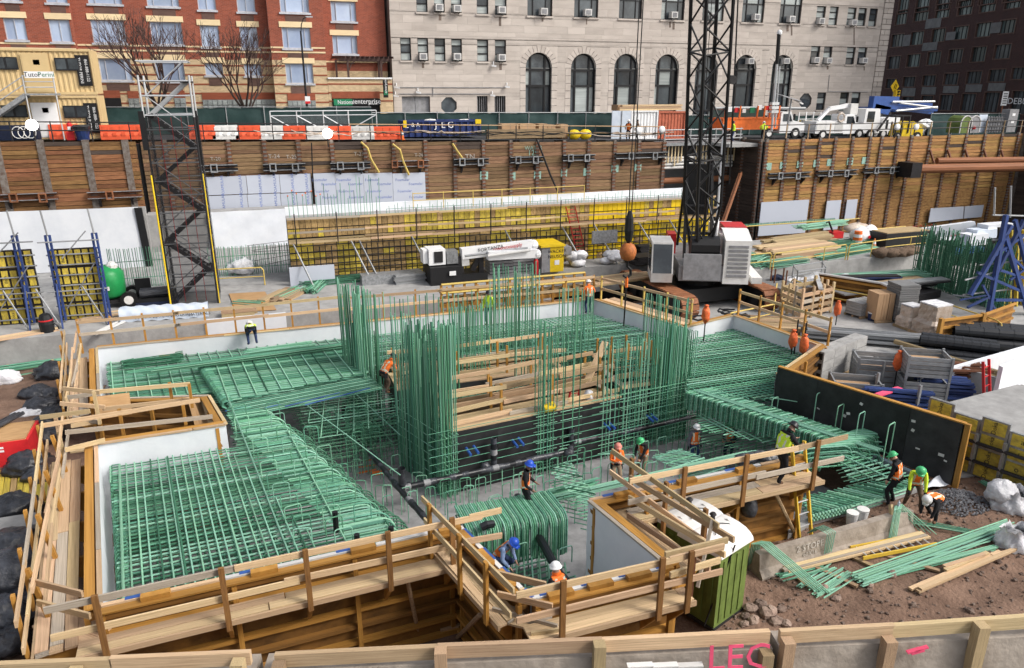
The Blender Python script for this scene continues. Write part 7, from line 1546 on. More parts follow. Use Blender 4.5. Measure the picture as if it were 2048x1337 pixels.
# ================================================================ reinforcement
def clip(poly,p,d):
 """pieces of the line p+t*d inside a plan polygon"""
 ts=[]
 for i in range(len(poly)):
  a,b_=poly[i],poly[(i+1)%len(poly)];ex,ey=b_[0]-a[0],b_[1]-a[1];den=d.x*ey-d.y*ex
  if abs(den)<1e-9:continue
  t=((a[0]-p.x)*ey-(a[1]-p.y)*ex)/den;s_=((a[0]-p.x)*d.y-(a[1]-p.y)*d.x)/den
  if 0<=s_<1:ts.append(t)
 ts.sort();return[(ts[i],ts[i+1]) for i in range(0,len(ts)-1,2)]
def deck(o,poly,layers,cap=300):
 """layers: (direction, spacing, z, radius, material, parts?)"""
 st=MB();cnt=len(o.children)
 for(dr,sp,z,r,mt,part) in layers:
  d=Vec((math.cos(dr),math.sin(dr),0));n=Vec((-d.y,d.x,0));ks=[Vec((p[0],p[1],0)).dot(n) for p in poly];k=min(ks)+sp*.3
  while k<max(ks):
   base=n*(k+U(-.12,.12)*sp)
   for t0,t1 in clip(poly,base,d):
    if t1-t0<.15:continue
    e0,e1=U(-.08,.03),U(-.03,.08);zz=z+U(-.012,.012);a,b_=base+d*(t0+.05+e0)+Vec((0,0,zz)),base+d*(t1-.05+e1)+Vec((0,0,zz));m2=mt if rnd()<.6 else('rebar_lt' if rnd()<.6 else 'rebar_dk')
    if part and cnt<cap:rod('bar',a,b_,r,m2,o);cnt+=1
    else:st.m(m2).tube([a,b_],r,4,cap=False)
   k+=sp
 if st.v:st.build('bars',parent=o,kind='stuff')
def stub(o,a,dirv,ln,drop,r,mt,rr=.22):
 """bar running along dirv, then bent down"""
 a=Vec(a);dirv=Vec(dirv).normalized();e=a+dirv*(ln-rr);pts=[a,e]+[e+dirv*rr*math.sin(t)+Vec((0,0,-rr+rr*math.cos(t))) for t in(.4,.8,1.2,1.57)]+[e+dirv*rr+Vec((0,0,-drop))]
 MB().m(mt).tube(pts,r,5).build('hooked_bar',parent=o)
def uhook(b,p,ang,w_,h,r):
 d=Vec((math.cos(ang),math.sin(ang),0));q=.07;u=Vec((0,0,1));a,c=p-d*w_/2,p+d*w_/2
 b.tube([a,a+u*(h-q),a+u*(h-q*.3)+d*q*.3,a+u*h+d*q,c+u*h-d*q,c+u*(h-q*.3)-d*q*.3,c+u*(h-q),c+(u*U(0,.3))],r,5)
DL=math.atan2((P1_-PA_).y,(P1_-PA_).x);NR='rebar'
# nearest deck
q1,q2=G(545,812,1.8),G(845,1080,1.8)
nl=Vec((.22,.1,0))
poly1=[(p.x,p.y) for p in(PA_+Vec((.25,.22,0)),xy(q2,0)+Vec((-.3,0,0)),q1+Vec((-.3,0,0)),P3_+Vec((.5,.0,0)),P2_+Vec((.25,-.2,0)),P1_+Vec((.28,-.22,0)))]
o=thing('rebar_deck',PA_+Vec((1,1,-1)),'nearest green epoxy rebar deck inside the left white liner','rebar mat')
polyL=[(p.x,p.y) for p in(PA_+Vec((.25,.22,0)),G(660,1105,1.8),G(455,893,1.8),P1_+Vec((.28,-.22,0)))]
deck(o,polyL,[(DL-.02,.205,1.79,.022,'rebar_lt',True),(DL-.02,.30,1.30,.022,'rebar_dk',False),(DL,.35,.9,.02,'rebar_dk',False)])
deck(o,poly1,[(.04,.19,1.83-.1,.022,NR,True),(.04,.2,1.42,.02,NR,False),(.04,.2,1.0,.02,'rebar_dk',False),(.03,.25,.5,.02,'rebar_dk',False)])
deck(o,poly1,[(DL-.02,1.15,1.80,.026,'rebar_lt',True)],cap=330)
for i in range(48):t=i/47;p=lerp(PA_,P1_,t);MB().m(NR).tube([xy(p,1.72)+Vec((.5,.1,0)),xy(p,1.72)+Vec((.30,.1,0)),xy(p,1.6)+Vec((.22,.1,0)),xy(p,.6)+Vec((.22,.1,0))],.022,4).build('end_hook',parent=o)
hk_=thing('hooked_bars',q1,'dense row of hooked green bars bending down at the inner edge of the nearest deck','rebar')
for i in range(74):
 t=i/73;p=lerp(q1,q2,t);stub(hk_,xy(p,1.72+U(-.02,.03))+Vec((-1.5,-.08,0)),(1,.04,0),1.5+U(-.08,.08),1.0+U(0,.5),.026,'rebar' if rnd()<.5 else 'rebar_lt',.38)
for i in range(60):
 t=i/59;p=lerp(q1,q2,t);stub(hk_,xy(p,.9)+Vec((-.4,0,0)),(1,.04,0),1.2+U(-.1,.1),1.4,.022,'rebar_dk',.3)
sdo=thing('rebar_standees',G(600,950,1.8),'tall inverted U standee bars rising through the nearest deck','rebar')
for(x0,y0,x1,y1,n) in((480,835,610,1090,12),(545,830,690,1090,12),(630,880,720,1040,5)):
 for i in range(n):p=G(x0+(x1-x0)*i/(n-1),y0+(y1-y0)*i/(n-1),1.75);b=MB().m('rebar_lt' if i%2 else NR);uhook(b,p+Vec((U(-.1,.1),0,-.25)),U(-.2,.2),.42,.72,.016);b.build('standee',parent=sdo)
 # upper left deck with raised top layer
o=thing('rebar_deck',G(400,740,1),'upper left rebar deck beyond the notch','rebar mat')
poly2=[(p.x,p.y) for p in(G(210,726,1),G(690,674,1),G(745,752,1),G(450,800,1),G(424,786,1),G(222,802,1))]
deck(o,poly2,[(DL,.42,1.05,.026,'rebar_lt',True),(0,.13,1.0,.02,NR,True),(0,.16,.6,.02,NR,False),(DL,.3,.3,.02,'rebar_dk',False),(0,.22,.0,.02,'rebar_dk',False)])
o=thing('rebar_deck',G(560,740,1.3),'raised dense rebar layer with rounded left bar ends on the upper left deck','rebar mat')
poly2b=[(p.x,p.y) for p in(G(402,728,1.3),G(690,690,1.3),G(738,745,1.3),G(452,803,1.3))]
deck(o,poly2b,[(DL-.03,.48,1.34,.03,'rebar_lt',True),(-.01,.105,1.3,.023,NR,True),(-.01,.13,1.22,.022,NR,False)])
ea,eb=G(402,728,1.3),G(452,803,1.3)
for i in range(46):p=lerp(ea,eb,i/45);MB().m(NR).tube([p+Vec((.25,0,0)),p,p+Vec((-.1,0,-.05)),p+Vec((-.14,0,-.2)),p+Vec((0,0,-.3))],.023,5).build('end_hook',parent=o)
fa,fb2=G(450,802,1.15),G(735,748,1.15)
for i in range(12):p=Vec((0,-.0,-.03*i))+Vec((.04*i,-.085*i,0));rod('edge_bar',fa+p,fb2+p,.026,NR if i%2 else 'rebar_lt',o)
heap('rebar_bundle','curled bundle of spare green bars lying on the upper left deck','rebar',G(305,727,1.12),2.2,.06,22,'rebar_dk',.55,.022,bend=.3,layers=6);heap('rebar_bundle','long thin green rebar bundle lying across the raised layer','rebar',G(510,717,1.42),8.6,.075,16,'rebar',.3,.022,layers=4);heap('rebar_bundle','loose green bars scattered in front of the bending worker','rebar',G(560,698,1.36),2.8,.06,14,'rebar',.7,.02,layers=2)
board('timber_scrap',G(318,712,1.1),G(364,708,1.1),.12,.06,'lumber_old',o)
# far and right decks
o=thing('rebar_deck',G(950,680,1),'far rebar deck behind the vertical bars','rebar mat')
polyF=[(p.x,p.y) for p in(G(690,676,1),G(1184,629,1),G(1364,684,1),G(1385,745,1),G(1310,760,1),G(1180,706,1),G(702,738,1))]
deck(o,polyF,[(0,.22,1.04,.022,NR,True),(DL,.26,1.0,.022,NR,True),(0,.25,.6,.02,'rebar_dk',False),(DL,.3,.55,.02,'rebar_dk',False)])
o=thing('rebar_deck',G(1480,720,1),'right rebar deck with a diamond pattern of bars below the white liner','rebar mat')
polyR=[(p.x,p.y) for p in(G(1366,684,1),G(1466,658,1),G(1636,718,1),G(1552,802,1),G(1375,788,1))]
deck(o,polyR,[(0,.20,1.04,.022,NR,True),(DL-.03,.24,1.0,.024,NR,True),(0,.26,.6,.02,'rebar_dk',False),(DL,.3,.5,.02,'rebar_dk',False),(0,.3,.2,.02,'rebar_dk',False)])
# lower right decks
o=thing('rebar_deck',G(1560,850,.5),'stepped lower right rebar deck in front of the black panel','rebar mat')
t1,t2=G(1372,786,1.0),G(1738,908,.85)
polyS=[(p.x,p.y) for p in(t1+Vec((.1,0,0)),G(1552,805,.8),G(1600,848,.6),G(1822,972,.25),G(1700,985,.3),G(1640,880,.6))]
deck(o,polyS,[(.05,.19,.62,.024,NR,True),(DL,.5,.68,.024,'rebar_lt',True),(.05,.22,.3,.02,'rebar_dk',False)])
polyS2=[(p.x,p.y) for p in(G(1378,800,.2),G(1600,868,.2),G(1600,905,0),G(1400,900,-.6))]
deck(o,polyS2,[(.05,.17,.15,.024,NR,True),(.05,.2,-.3,.022,NR,False),(DL,.5,.2,.024,'rebar_lt',True),(.05,.22,-.8,.02,'rebar_dk',False)])
o=thing('hooked_bars',t1,'long stepped row of green bars with hanging legs leading to the black panel','rebar');tdir=(t2-t1).normalized()
for i in range(76):p=lerp(t1,t2,i/75*.78);stub(o,p+Vec((1.2,.08,U(-.02,.03))),(-1,-.05,0),1.2,.55+U(0,.25),.026,('rebar','rebar_lt','rebar_dk')[i%3],.06)
for k in range(3):rod('long_bar',t1+Vec((.35+.1*k,0,.06)),t2+Vec((.35+.1*k,0,.06)),.03,'rebar_lt',o)
o=thing('stirrup_cage',G(1665,960,.2),'big cage of nested round cornered green stirrups at the right','rebar cage')
for k in range(6):
 for i in range(24):
  p=lerp(G(1602,898,.95),G(1700,860,.95),i/23);ln=2.0-.0*k;zt=.95-.0*k;e=.34
  if k==0 or i%4==0 and k<5:
   a=p+Vec((-.1-.02*k,-.25*k*.4,-.12*k));b_=a+Vec((1.9,-.35,0));dd=(b_-a).normalized();pts=[a+Vec((0,0,-.85+.12*k)),a+Vec((0,0,-e))]+[a+dd*(e-e*math.cos(t))+Vec((0,0,-e+e*math.sin(t))) for t in(.4,.8,1.2)]+[a+dd*e,b_-dd*e]+[b_-dd*(e-e*math.sin(t))+Vec((0,0,-e+e*math.cos(t))) for t in(.4,.8,1.2)]+[b_+Vec((0,0,-e)),b_+Vec((0,0,-.85+.12*k))]
   MB().m('rebar' if(i+k)%3 else 'rebar_lt').tube(pts,.026,5).build('stirrup',parent=o)
o=thing('rebar_deck',G(1720,1000,.1),'stacked green bars with visible ends at ground level before the ladder','rebar mat')
polyT=[(p.x,p.y) for p in(G(1600,1000,.3),G(1725,970,.3),G(1860,962,.25),G(1745,1012,.2),G(1618,1042,.2))]
deck(o,polyT,[(.10,.105,.30,.03,NR,True),(.10,.11,.16,.03,NR,False),(-.85,.14,.40,.026,'rebar',True)])
for i in range(40):a,b_=G(1618,1040,.25),G(1700,1020,.25);p=lerp(a,b_,i/39);MB().m('rebar_lt').ball(p+Vec((0,-.05,.08*(i%3))),.055,6).build('bar_end',parent=o)
MB().m('concrete').extr([G(1575,1078,.02),G(1625,1050,.02),G(1745,1016,.02),G(1855,978,.02),G(1850,972,.02),G(1740,1006,.02),G(1620,1040,.02),G(1575,1068,.02)],(0,0,.14)).build('concrete_edge',label='low pale concrete strip along the ground level rebar',cat='concrete edge')
# tall hairpin bars before the black panel
o=thing('hairpin_bars',G(1700,860,.5),'tall thin hairpin bars standing in front of the black panel','rebar')
for(x,y0,y1,w_,ln) in((1630,855,785,.42,0),(1672,878,810,.42,.1),(1712,902,825,.42,.1),(1770,928,847,.45,.12),(1585,820,770,.4,0),(1545,845,800,.4,0)):p=G(x,y0,.35);b=MB().m('rebar_lt');uhook(b,p,.35,w_,max(1.0,ZT(p,y1)-p.z),.018);b.build('hairpin',parent=o)
for(x0,y0,z0,x1,y1,z1) in((1555,770,1.3,1650,800,1.3),(1540,795,1.2,1605,805,1.1),(1590,784,.6,1545,830,.4),(1460,830,.6,1370,780,1.0),(1380,815,.3,1500,880,.3)):rod('loose_bar',G(x0,y0,z0),G(x1,y1,z1),.02,'rebar_lt',o)
# slab dowels (inverted U bars on the mud slab)
CORE=[(5.1,22.4),(16.6,23.7),(15.5,30.5),(2.8,29.6)]
SL=[(p.x,p.y) for p in(G(690,880,ZM),G(1010,1010,ZM),G(1180,975,ZM),G(1560,900,ZM),G(1500,850,ZM),G(1385,860,ZM),G(900,1000,ZM),G(800,930,ZM))]
def inside(poly,x,y):
 c=False
 for i in range(len(poly)):
  a,b_=poly[i],poly[i-1]
  if(a[1]>y)!=(b_[1]>y) and x<(b_[0]-a[0])*(y-a[1])/(b_[1]-a[1])+a[0]:c= not c
 return c
o=thing('slab_dowels',G(1100,960,ZM),'scattered inverted U dowel bars rising from the pale mud slab','rebar')
n_=0
for gx in range(0,26):
 for gy in range(0,24):
  x,y=1.2+gx*.68+U(-.12,.12),14.8+gy*.62+U(-.12,.12)
  if inside(CORE,x,y):continue
  X,Y_,_d=PXY((x,y,ZM))
  ok=(640<X<1010 and 840<Y_<1060 and Y_>840+(X-640)*.25-40) or(920<X<1190 and 930<Y_<1060) or(1150<X<1540 and 900<Y_<985)
  if ok and n_<240 and rnd()<.8:b=MB().m('rebar' if rnd()<.5 else 'rebar_lt');uhook(b,Vec((x,y,ZM)),U(-.3,.3),U(.3,.45),U(.75,1.25),.017);b.build('dowel',parent=o);n_+=1
  # left lower mesh field (cage of stirrups between deck and core)
o=thing('rebar_cage',G(680,830,.2),'open field of thin green stirrup cages left of the vertical bars','rebar cage')
pm_=[(p.x,p.y) for p in(G(575,790,.3),G(740,752,.3),G(800,800,.3),G(800,850,.3),G(640,880,.3))]
deck(o,pm_,[(0.02,.28,.35,.016,'rebar_lt',True),(DL-.3,.55,.40,.018,'rebar_lt',True),(.02,.3,-.1,.016,NR,False),(.02,.3,-.55,.016,NR,False),(.02,.35,-1.0,.016,NR,False),(DL,.5,-.3,.016,NR,False)])
for i in range(130):
 p=Vec((U(.2,4.6),U(22.5,29.5),0))
 if inside(pm_,p.x,p.y):b=MB().m(NR);uhook(b,xy(p,-1.6),U(-.15,.15),.35,U(1.5,2.2),.014);b.build('stirrup',parent=o)
for(x0,y0,x1,y1) in((660,740,800,870),(580,760,690,840),(600,800,800,950)):rod('long_bar',G(x0,y0,.8),G(x1,y1,.0),.02,'rebar_lt',o)
for k in range(5):rod('blue_hose',G(450+40*k,822-3*k,.9),G(500+60*k,812-9*k,.9),.02,'blue_truck',o)
# small near pit
o=thing('hooked_bars',G(1040,1060,.9),'thick rounded green bars bending down into the small near pit','rebar');a,b_=G(935,1062,.95),G(1132,1028,.95)
for i in range(46):p=lerp(a,b_,i/45);stub(o,p+Vec((0,1.3,U(-.02,.02))),(.02,-1,0),1.35+U(-.05,.05),1.25,.028,('rebar','rebar_lt','rebar')[i%3],.26)
for i in range(40):p=lerp(a,b_,i/39);stub(o,p+Vec((.02,1.3,-.3)),(.02,-1,0),1.15,.9,.024,'rebar_dk',.2)
o=thing('rebar_deck',G(1080,1130,-.3),'rebar mesh on the floor of the small near pit','rebar mat');polyP=[(p[0],p[1]) for p in(PC_+Vec((.2,.3,0)),PD_+Vec((-.2,.3,0)),PE_+Vec((-.2,2.4,0)),PB_+Vec((.2,2.4,0)))]
deck(o,polyP,[(.02,.22,-.25,.024,NR,True),(1.25,.22,-.2,.026,'rebar_lt',True),(.02,.25,-.7,.02,'rebar_dk',False),(1.25,.25,-.65,.02,'rebar_dk',False)])
MB().m('concrete_dk').prism(polyP,-1.2,-1.0).build('pit_floor',kind='structure')
b_list=((1040,1140,1088,.45),(1130,1145,1100,.4),(1200,1140,1060,.45),(1260,1150,1110,.42))
o2=thing('pit_hairpins',G(1140,1140,-.2),'thin hairpin bars standing in the small near pit','rebar')
for(x,y0,y1,w_) in b_list:p=G(x,y0,-.2);b=MB().m('rebar_lt');uhook(b,p,.1,w_,max(.8,ZT(p,y1)-p.z),.018);b.build('hairpin',parent=o2)
o=thing('rebar_mesh_stack',G(1150,960,-.3),'tilted flat mesh of tied bars beside the white panel','rebar mat');polyQ=[(p.x,p.y) for p in(G(1095,965,.3),G(1140,948,.3),G(1200,990,.9),G(1175,1010,.9))]
deck(o,polyQ,[(.1,.14,.75,.02,'rebar_lt',True),(-.75,.2,.78,.022,'rebar_lt',True),(.1,.16,.3,.02,NR,True),(-.75,.22,-.1,.02,NR,False)])
_a,_b=G(1095,1004,.15),G(1500,912,.15);heap('rebar_bundle','long flat bundle of pale green bars laid beside the right walkway','rebar',lerp(_a,_b,.5),(_b-_a).length,math.atan2((_b-_a).y,(_b-_a).x),18,'rebar_lt',.2,.022,layers=4,z=0);heap('rebar_bundle','short bundle of green bars behind the white panel','rebar',G(1110,990,.1),3.0,.12,18,'rebar',.4,.024,layers=4)
o=thing('rebar_mesh_stack',G(1400,925,-.2),'loose green mesh lying behind the right walkway','rebar mat');polyV=[(p.x,p.y) for p in(G(1300,918,-.3),G(1360,900,-.3),G(1470,945,-.2),G(1400,965,-.2))]
deck(o,polyV,[(-.6,.13,-.2,.022,'rebar_lt',True),(.2,.3,-.17,.02,NR,True)])
p=G(1520,918,.6);o=thing('black_tarp',p,'crumpled shiny black plastic heap behind the man in lime','plastic sheeting')
for k in range(5):crumple(MB().m('black_plastic'),p+Vec((-.6+.3*k,U(-.12,.12),.06)),.26,(1.5,.9,.6),20,10).build('fold',parent=o,smooth=True)
# ---- vertical bars of the core walls
FLc,BLc,FRc=Vec((5.42,22.71,0)),Vec((3.05,29.3,0)),Vec((16.26,24.1,0));BRc=Vec((15.2,30.3,0))
def cluster(label,a,b_,n,rows,ya,yb,gap=.38,r=.022,jz=.12,extra=0,zbase=ZM,tie=True,dense=None):
 o=thing('rebar_column',xy(lerp(a,b_,.5),zbase),label,'rebar cage','tall vertical bar cages of the core walls');a,b_=Vec(a),Vec(b_);d=(b_-a);Ln=d.length;d.normalize();nn=Vec((-d.y,d.x,0))
 for k in range(rows):
  for i in range(n):
   t=(i+U(-.25,.25))/max(1,n-1);p=lerp(a,b_,t)+nn*(k*gap)+Vec((U(-.02,.02),U(-.02,.02),0));zt=ZT(p,ya+(yb-ya)*t)+U(-jz,jz)-(U(.5,2.2) if rnd()<extra else 0)
   lean=Vec((U(-.05,.05),U(-.05,.05),0));rod('bar',xy(p,zbase),xy(p,zt)+lean,r*U(.9,1.1),'rebar' if rnd()<.55 else('rebar_lt' if rnd()<.6 else 'rebar_dk'),o)
 if tie:
  z=zbase+.3
  while z<zbase+2.6:
   for k in range(rows):rod('tie_bar',xy(a,z)+nn*(k*gap)-d*.15,xy(b_,z)+nn*(k*gap)+d*.15,.014,'rebar_lt',o)
   z+=.36
 return o
W_=lambda a,b_,t:lerp(a,b_,t)
cluster('thick cage of tall bars at the near left corner of the core',W_(FLc,BLc,0),W_(FLc,BLc,.10),9,4,655,650,gap=-.16)
cluster('dense left wall of tall bars behind the near corner cage',W_(FLc,BLc,.12),W_(FLc,BLc,.47),32,3,690,622,gap=-.4,extra=.35)
cluster('dense back left cage of tall bars rising from the upper deck',W_(FLc,BLc,.80),W_(FLc,BLc,1.08),26,3,592,560,gap=-.33,extra=.3)
cluster('slim cage of tall bars at the front centre',W_(FLc,FRc,.345),W_(FLc,FRc,.40),5,3,640,655,gap=.2,jz=.2)
cluster('pair of thin bars right of the slim front cage',W_(FLc,FRc,.44),W_(FLc,FRc,.50),3,2,690,680,gap=.4,jz=.4)
cluster('front right wall of tall spaced bars',W_(FLc,FRc,.60),W_(FLc,FRc,.86),16,2,682,672,gap=.4,extra=.15)
cluster('thick cage of tall bars at the near right corner of the core',W_(FLc,FRc,.86),W_(FLc,FRc,1.0),17,4,640,660,gap=.25,extra=.2)
cluster('right side wall of tall bars running back from the near right corner',FRc+Vec((0,.3,0)),W_(FRc,BRc,.5),16,2,600,590,gap=.35,extra=.3)
cluster('back right cage of tall bars beside the crane chain',Vec((12.6,29.6,0)),Vec((14.6,29.8,0)),13,2,574,580,gap=.35,extra=.2)
cluster('tallest back cage of bars below the white boom',Vec((9.3,30.2,0)),Vec((11.6,30.3,0)),18,3,540,530,gap=-.3,jz=.3,extra=.45)
cluster('sparse back row of bars across the core',Vec((3.6,29.6,0)),Vec((9.0,29.9,0)),26,1,592,588,jz=.2,tie=False)
cluster('middle cage of bars inside the core, left one',Vec((5.6,25.8,0)),Vec((6.9,25.9,0)),9,2,640,645,gap=.3,tie=False)
cluster('middle cage of bars inside the core, centre one',Vec((7.2,28.2,0)),Vec((8.8,28.3,0)),12,2,612,612,gap=.35,tie=False)
cluster('middle cage of bars inside the core, right one',Vec((9.2,26.2,0)),Vec((12.6,26.5,0)),22,1,672,668,gap=.35,jz=.2,tie=False)
# ties across the black front panel
o=thing('rebar_ties',xy(lerp(FLc,FRc,.5),ZM),'horizontal tie bars crossing the black front panel of the core','rebar')
for k in range(9):z=ZM+.3+.30*k;rod('tie_bar',xy(FLc+Vec((-.6,-.12,0)),z),xy(W_(FLc,FRc,.62)+Vec((0,-.12,0)),z+U(-.03,.03)),.011,'rebar',o)
for k in range(9):z=ZM+.3+.30*k;rod('tie_bar',xy(W_(FLc,FRc,.55)+Vec((0,-.1,0)),z),xy(FRc+Vec((.3,-.1,0)),z+U(-.03,.03)),.011,'rebar',o)
for(x,y) in((935,902),(950,898),(1028,886),(1040,882),(1212,852),(1222,850),(1298,836),(1306,833)):p=L(x,y,FLc+Vec((0,-.05,0)),FRc+Vec((0,-.05,0)));MB().m('blue_truck').tube([p+Vec((0,.2,.02)),p+Vec((.05,-.25,-.05))],.055,8).build('blue_sleeve',parent=o)
# ---- timber shaft forms inside the core
def shaft(label,x0,x1,y0,y1,zb,zt,rails):
 o=thing('shaft_form',((x0+x1)/2,y0,zb),label,'formwork');w2=(x1-x0)/4
 for i in range(4):MB().m('black_ply').box((x0+w2*i+.004,y0,zb),(x0+w2*(i+1)-.004,y0+.06,zt)).build('front_panel',parent=o)
 MB().m('black_ply').box((x0,y1-.06,zb),(x1,y1,zt)).build('back_panel',parent=o);MB().m('black_ply').box((x0,y0+.07,zb),(x0+.06,y1-.07,zt)).build('side_panel',parent=o);MB().m('black_ply').box((x1-.06,y0+.07,zb),(x1,y1-.07,zt)).build('side_panel',parent=o)
 for yy in(y0+.16,y1-.16):
  board('top_plate',(x0,yy,zt+.03),(x1,yy,zt+.03),.28,.05,'lumber',o)
  board('waler',(x0,yy+(.2 if yy<(y0+y1)/2 else-.2),zt-.35),(x1,yy+(.2 if yy<(y0+y1)/2 else-.2),zt-.35),.1,.18,'lumber_old',o)
 for xx in(x0+.16,x1-.16):board('top_plate',(xx,y0+.3,zt+.033),(xx,y1-.3,zt+.033),.28,.05,'lumber',o)
 for(f,h,t) in rails:
  yy=y0+(y1-y0)*f;nb=3
  for i in range(nb):xa,xb=x0+(x1-x0)*i/nb,x0+(x1-x0)*(i+1.05)/nb;board('guard_board',(xa,yy+U(-.05,.05),zt+h+U(-.05,.05)),(min(xb,x1+.2),yy+U(-.05,.05),zt+h+U(-.08,.08)),.06,t,'lumber' if rnd()<.7 else 'lumber_old',o)
 for f in(.3,.62,.95):
  for i in range(4):x=x0+.3+(x1-x0-.6)*i/3+U(-.3,.3);yy=y0+(y1-y0)*f;board('rail_post',(x,yy+.08,zt-.4),(x,yy+.08,zt+1.15),.09,.09,'gold',o)
 for f in(.22,.5,.8):board('walk_plank',(x0,y0+(y1-y0)*f,zt-.12),(x1,y0+(y1-y0)*f,zt-.12+U(-.04,.04)),.42,.05,'lumber',o)
 return o
s1=shaft('black faced timber shaft form at the front of the core with layered guard boards',5.75,12.9,23.42,26.0,ZM,.62,((.32,.45,.16),(.32,1.0,.16),(.62,.25,.2),(.62,.75,.16),(.96,.5,.16),(.96,1.05,.16),(.8,.15,.2),(.12,.2,.15)))
s1.rotation_euler=(0,0,rad(6.5))
s2=shaft('black faced timber shaft form at the back of the core',4.6,11.9,27.2,29.2,ZM,.7,((.1,.35,.15),(.1,.85,.15),(.5,.6,.15),(.9,.4,.15),(.9,1.0,.15)))
s3=shaft('smaller black shaft form at the right of the core behind the bars',13.3,16.2,24.6,27.8,ZM,.6,((.2,.3,.2),(.9,.5,.16)))
o=thing('rebar_deck',(9,26.4,.5),'green bars visible between the two timber shaft forms','rebar mat');deck(o,[(5.2,25.7),(13.0,25.8),(13.2,27.1),(4.6,27.0)],[(0,.2,.45,.02,NR,True),(1.5,.3,.5,.02,NR,True),(0,.22,.1,.02,'rebar_dk',False)])
p=L(1100,822,(5,23.3),(13,23.3));p.z=.75;o=thing('yellow_bucket',p,'yellow bucket lying on its side on the front shaft form','bucket');MB().m('cat_yellow').lathe(p+Vec((0,.1,.12)),[(.15,-.2),(.19,.2),(.2,.22)],14,Mx.Rotation(rad(80),4,'Y')).build('body',parent=o);MB().m('grey_paint').tube([p+Vec((.2,.1+.2*math.cos(t),.12+.22*math.sin(t))) for t in(0,.8,1.6,2.4,3.1)],.012,4).build('handle',parent=o)
ladder('ladder','red ladder top sticking out of the front timber shaft',(10.9,24.4,-.6),(11.2,24.6,.95),.4,'red','red',(1,0,0),5);crumple(MB().m('sack'),(11.6,24.2,.75),.2,(1,1,1.2),14,8).build('plastic_bag',label='clear plastic bag beside the red ladder top',cat='bag',smooth=True)
o=thing('leaning_plank',(11,26,.6),'splintered pale plank leaning against the bars over the front shaft','plank');board('plank',(11.9,25.2,.7),(13.3,26.3,2.1),.28,.06,'lumber',o)
# wrapped black pipe
def wpipe(pts,r=.11):
 pts=[Vec(p) for p in pts];b=MB();tot=0
 for a,c in zip(pts,pts[1:]):
  n=max(1,int((c-a).length/.22))
  prev=r
  for i in range(n):nx_=r*U(.82,1.15);b.m(('black_plastic','black_pipe','black_plastic','black_pipe','grey_paint')[int(rnd()*4.35)]).tube([lerp(a,c,i/n),lerp(a,c,(i+1.0)/n)],prev,8,r2=nx_,cap=False);prev=nx_
 return b
o=thing('wrapped_pipe',G(805,985,-.9),'shiny black plastic wrapped pipe loop standing over the mud slab','pipe');zp_=-.85
path1=[G(694,850,zp_),G(740,905,zp_),G(805,985,zp_)];path2=[G(808,975,zp_),G(985,937,zp_),G(1138,902,zp_),G(1150,884,zp_),G(1290,855,zp_),G(1480,812,zp_)]
wpipe(path1).build('pipe_run',parent=o,smooth=True);wpipe(path2).build('pipe_run',parent=o,smooth=True);wpipe([G(805,985,zp_),G(845,1030,zp_),G(870,1062,zp_)]).build('pipe_run',parent=o,smooth=True);wpipe([G(708,845,zp_),G(800,838,zp_)],.09).build('pipe_run',parent=o,smooth=True)
for(x,y,h) in((690,848,.75),(805,975,.75),(988,930,1.1),(1142,890,.75),(1470,815,.9)):p=G(x,y,zp_);wpipe([p,p+Vec((0,0,h))],.12).build('riser',parent=o,smooth=True)
for(x,y) in((970,932),(1138,905),(706,850),(812,972)):MB().m('black_plastic').ball(G(x,y,zp_),.17,8,(1.2,1,.9),.2).build('joint_wrap',parent=o,smooth=True)
for t in range(14):q=lerp(path2[0],path2[-1],(t+.5)/14) if 0 else[*path2][0]+(path2[2]-path2[0])*(t/14);rod('stand',xy(q,ZM),xy(q,zp_),.016,'rebar_lt',o)
o=thing('drain_pipe',G(1060,1060,.5),'plain black drain pipe slanting into the small near pit','pipe');MB().m('black_pipe').tube([G(1034,993,.6),G(1120,1150,.2)],.12,12).build('pipe',parent=o);o=thing('pipe_elbow',G(975,1050,1),'black pipe elbow lying on the rounded bars','pipe fitting');MB().m('black_pipe').tube([G(962,1055,1.05),G(972,1050,1.1),G(985,1048,1.02)],.11,10).build('elbow',parent=o)
for i,(x,y,h) in enumerate(((673,1062,.55),(783,1075,.3),(715,1090,.3))):p=G(x,y,1.75);MB().m('black').tube([p,p+Vec((0,0,h))],.07,8).build('pipe_stub',label=f'short black pipe stub poking through the nearest deck, {("leftmost", "right of the clamps", "middle")[i]} of three',cat='pipe stub')
for i,(x,y,z) in enumerate(((1697,893,.5),)):p=G(x,y,z);o=thing('cardboard_box',p,'open white cardboard box on the bars before the black panel','box');MB().m('offwhite').box(p+Vec((-.25,-.2,0)),p+Vec((.25,.2,.22))).build('body',parent=o);[MB().m('cardboard').extr([p+Vec((sx*.25,-.2,.22)),p+Vec((sx*.25,.2,.22)),p+Vec((sx*.4,.2,.32)),p+Vec((sx*.4,-.2,.32))],(0,0,.01)).build('flap',parent=o) for sx in(-1,1)]
b=MB().m('orange')
for k in range(7):q=G(945+U(-230,-190),935+U(-15,25),ZM+.004+.001*k);b.add([q,q+Vec((U(.3,.7),.02,0)),q+Vec((U(.3,.6),.12,0)),q+Vec((-.1,.1,0))],[(0,1,2,3)])
b.build('spray_paint',label='orange spray paint marks on the mud slab left of the core',cat='paint mark')
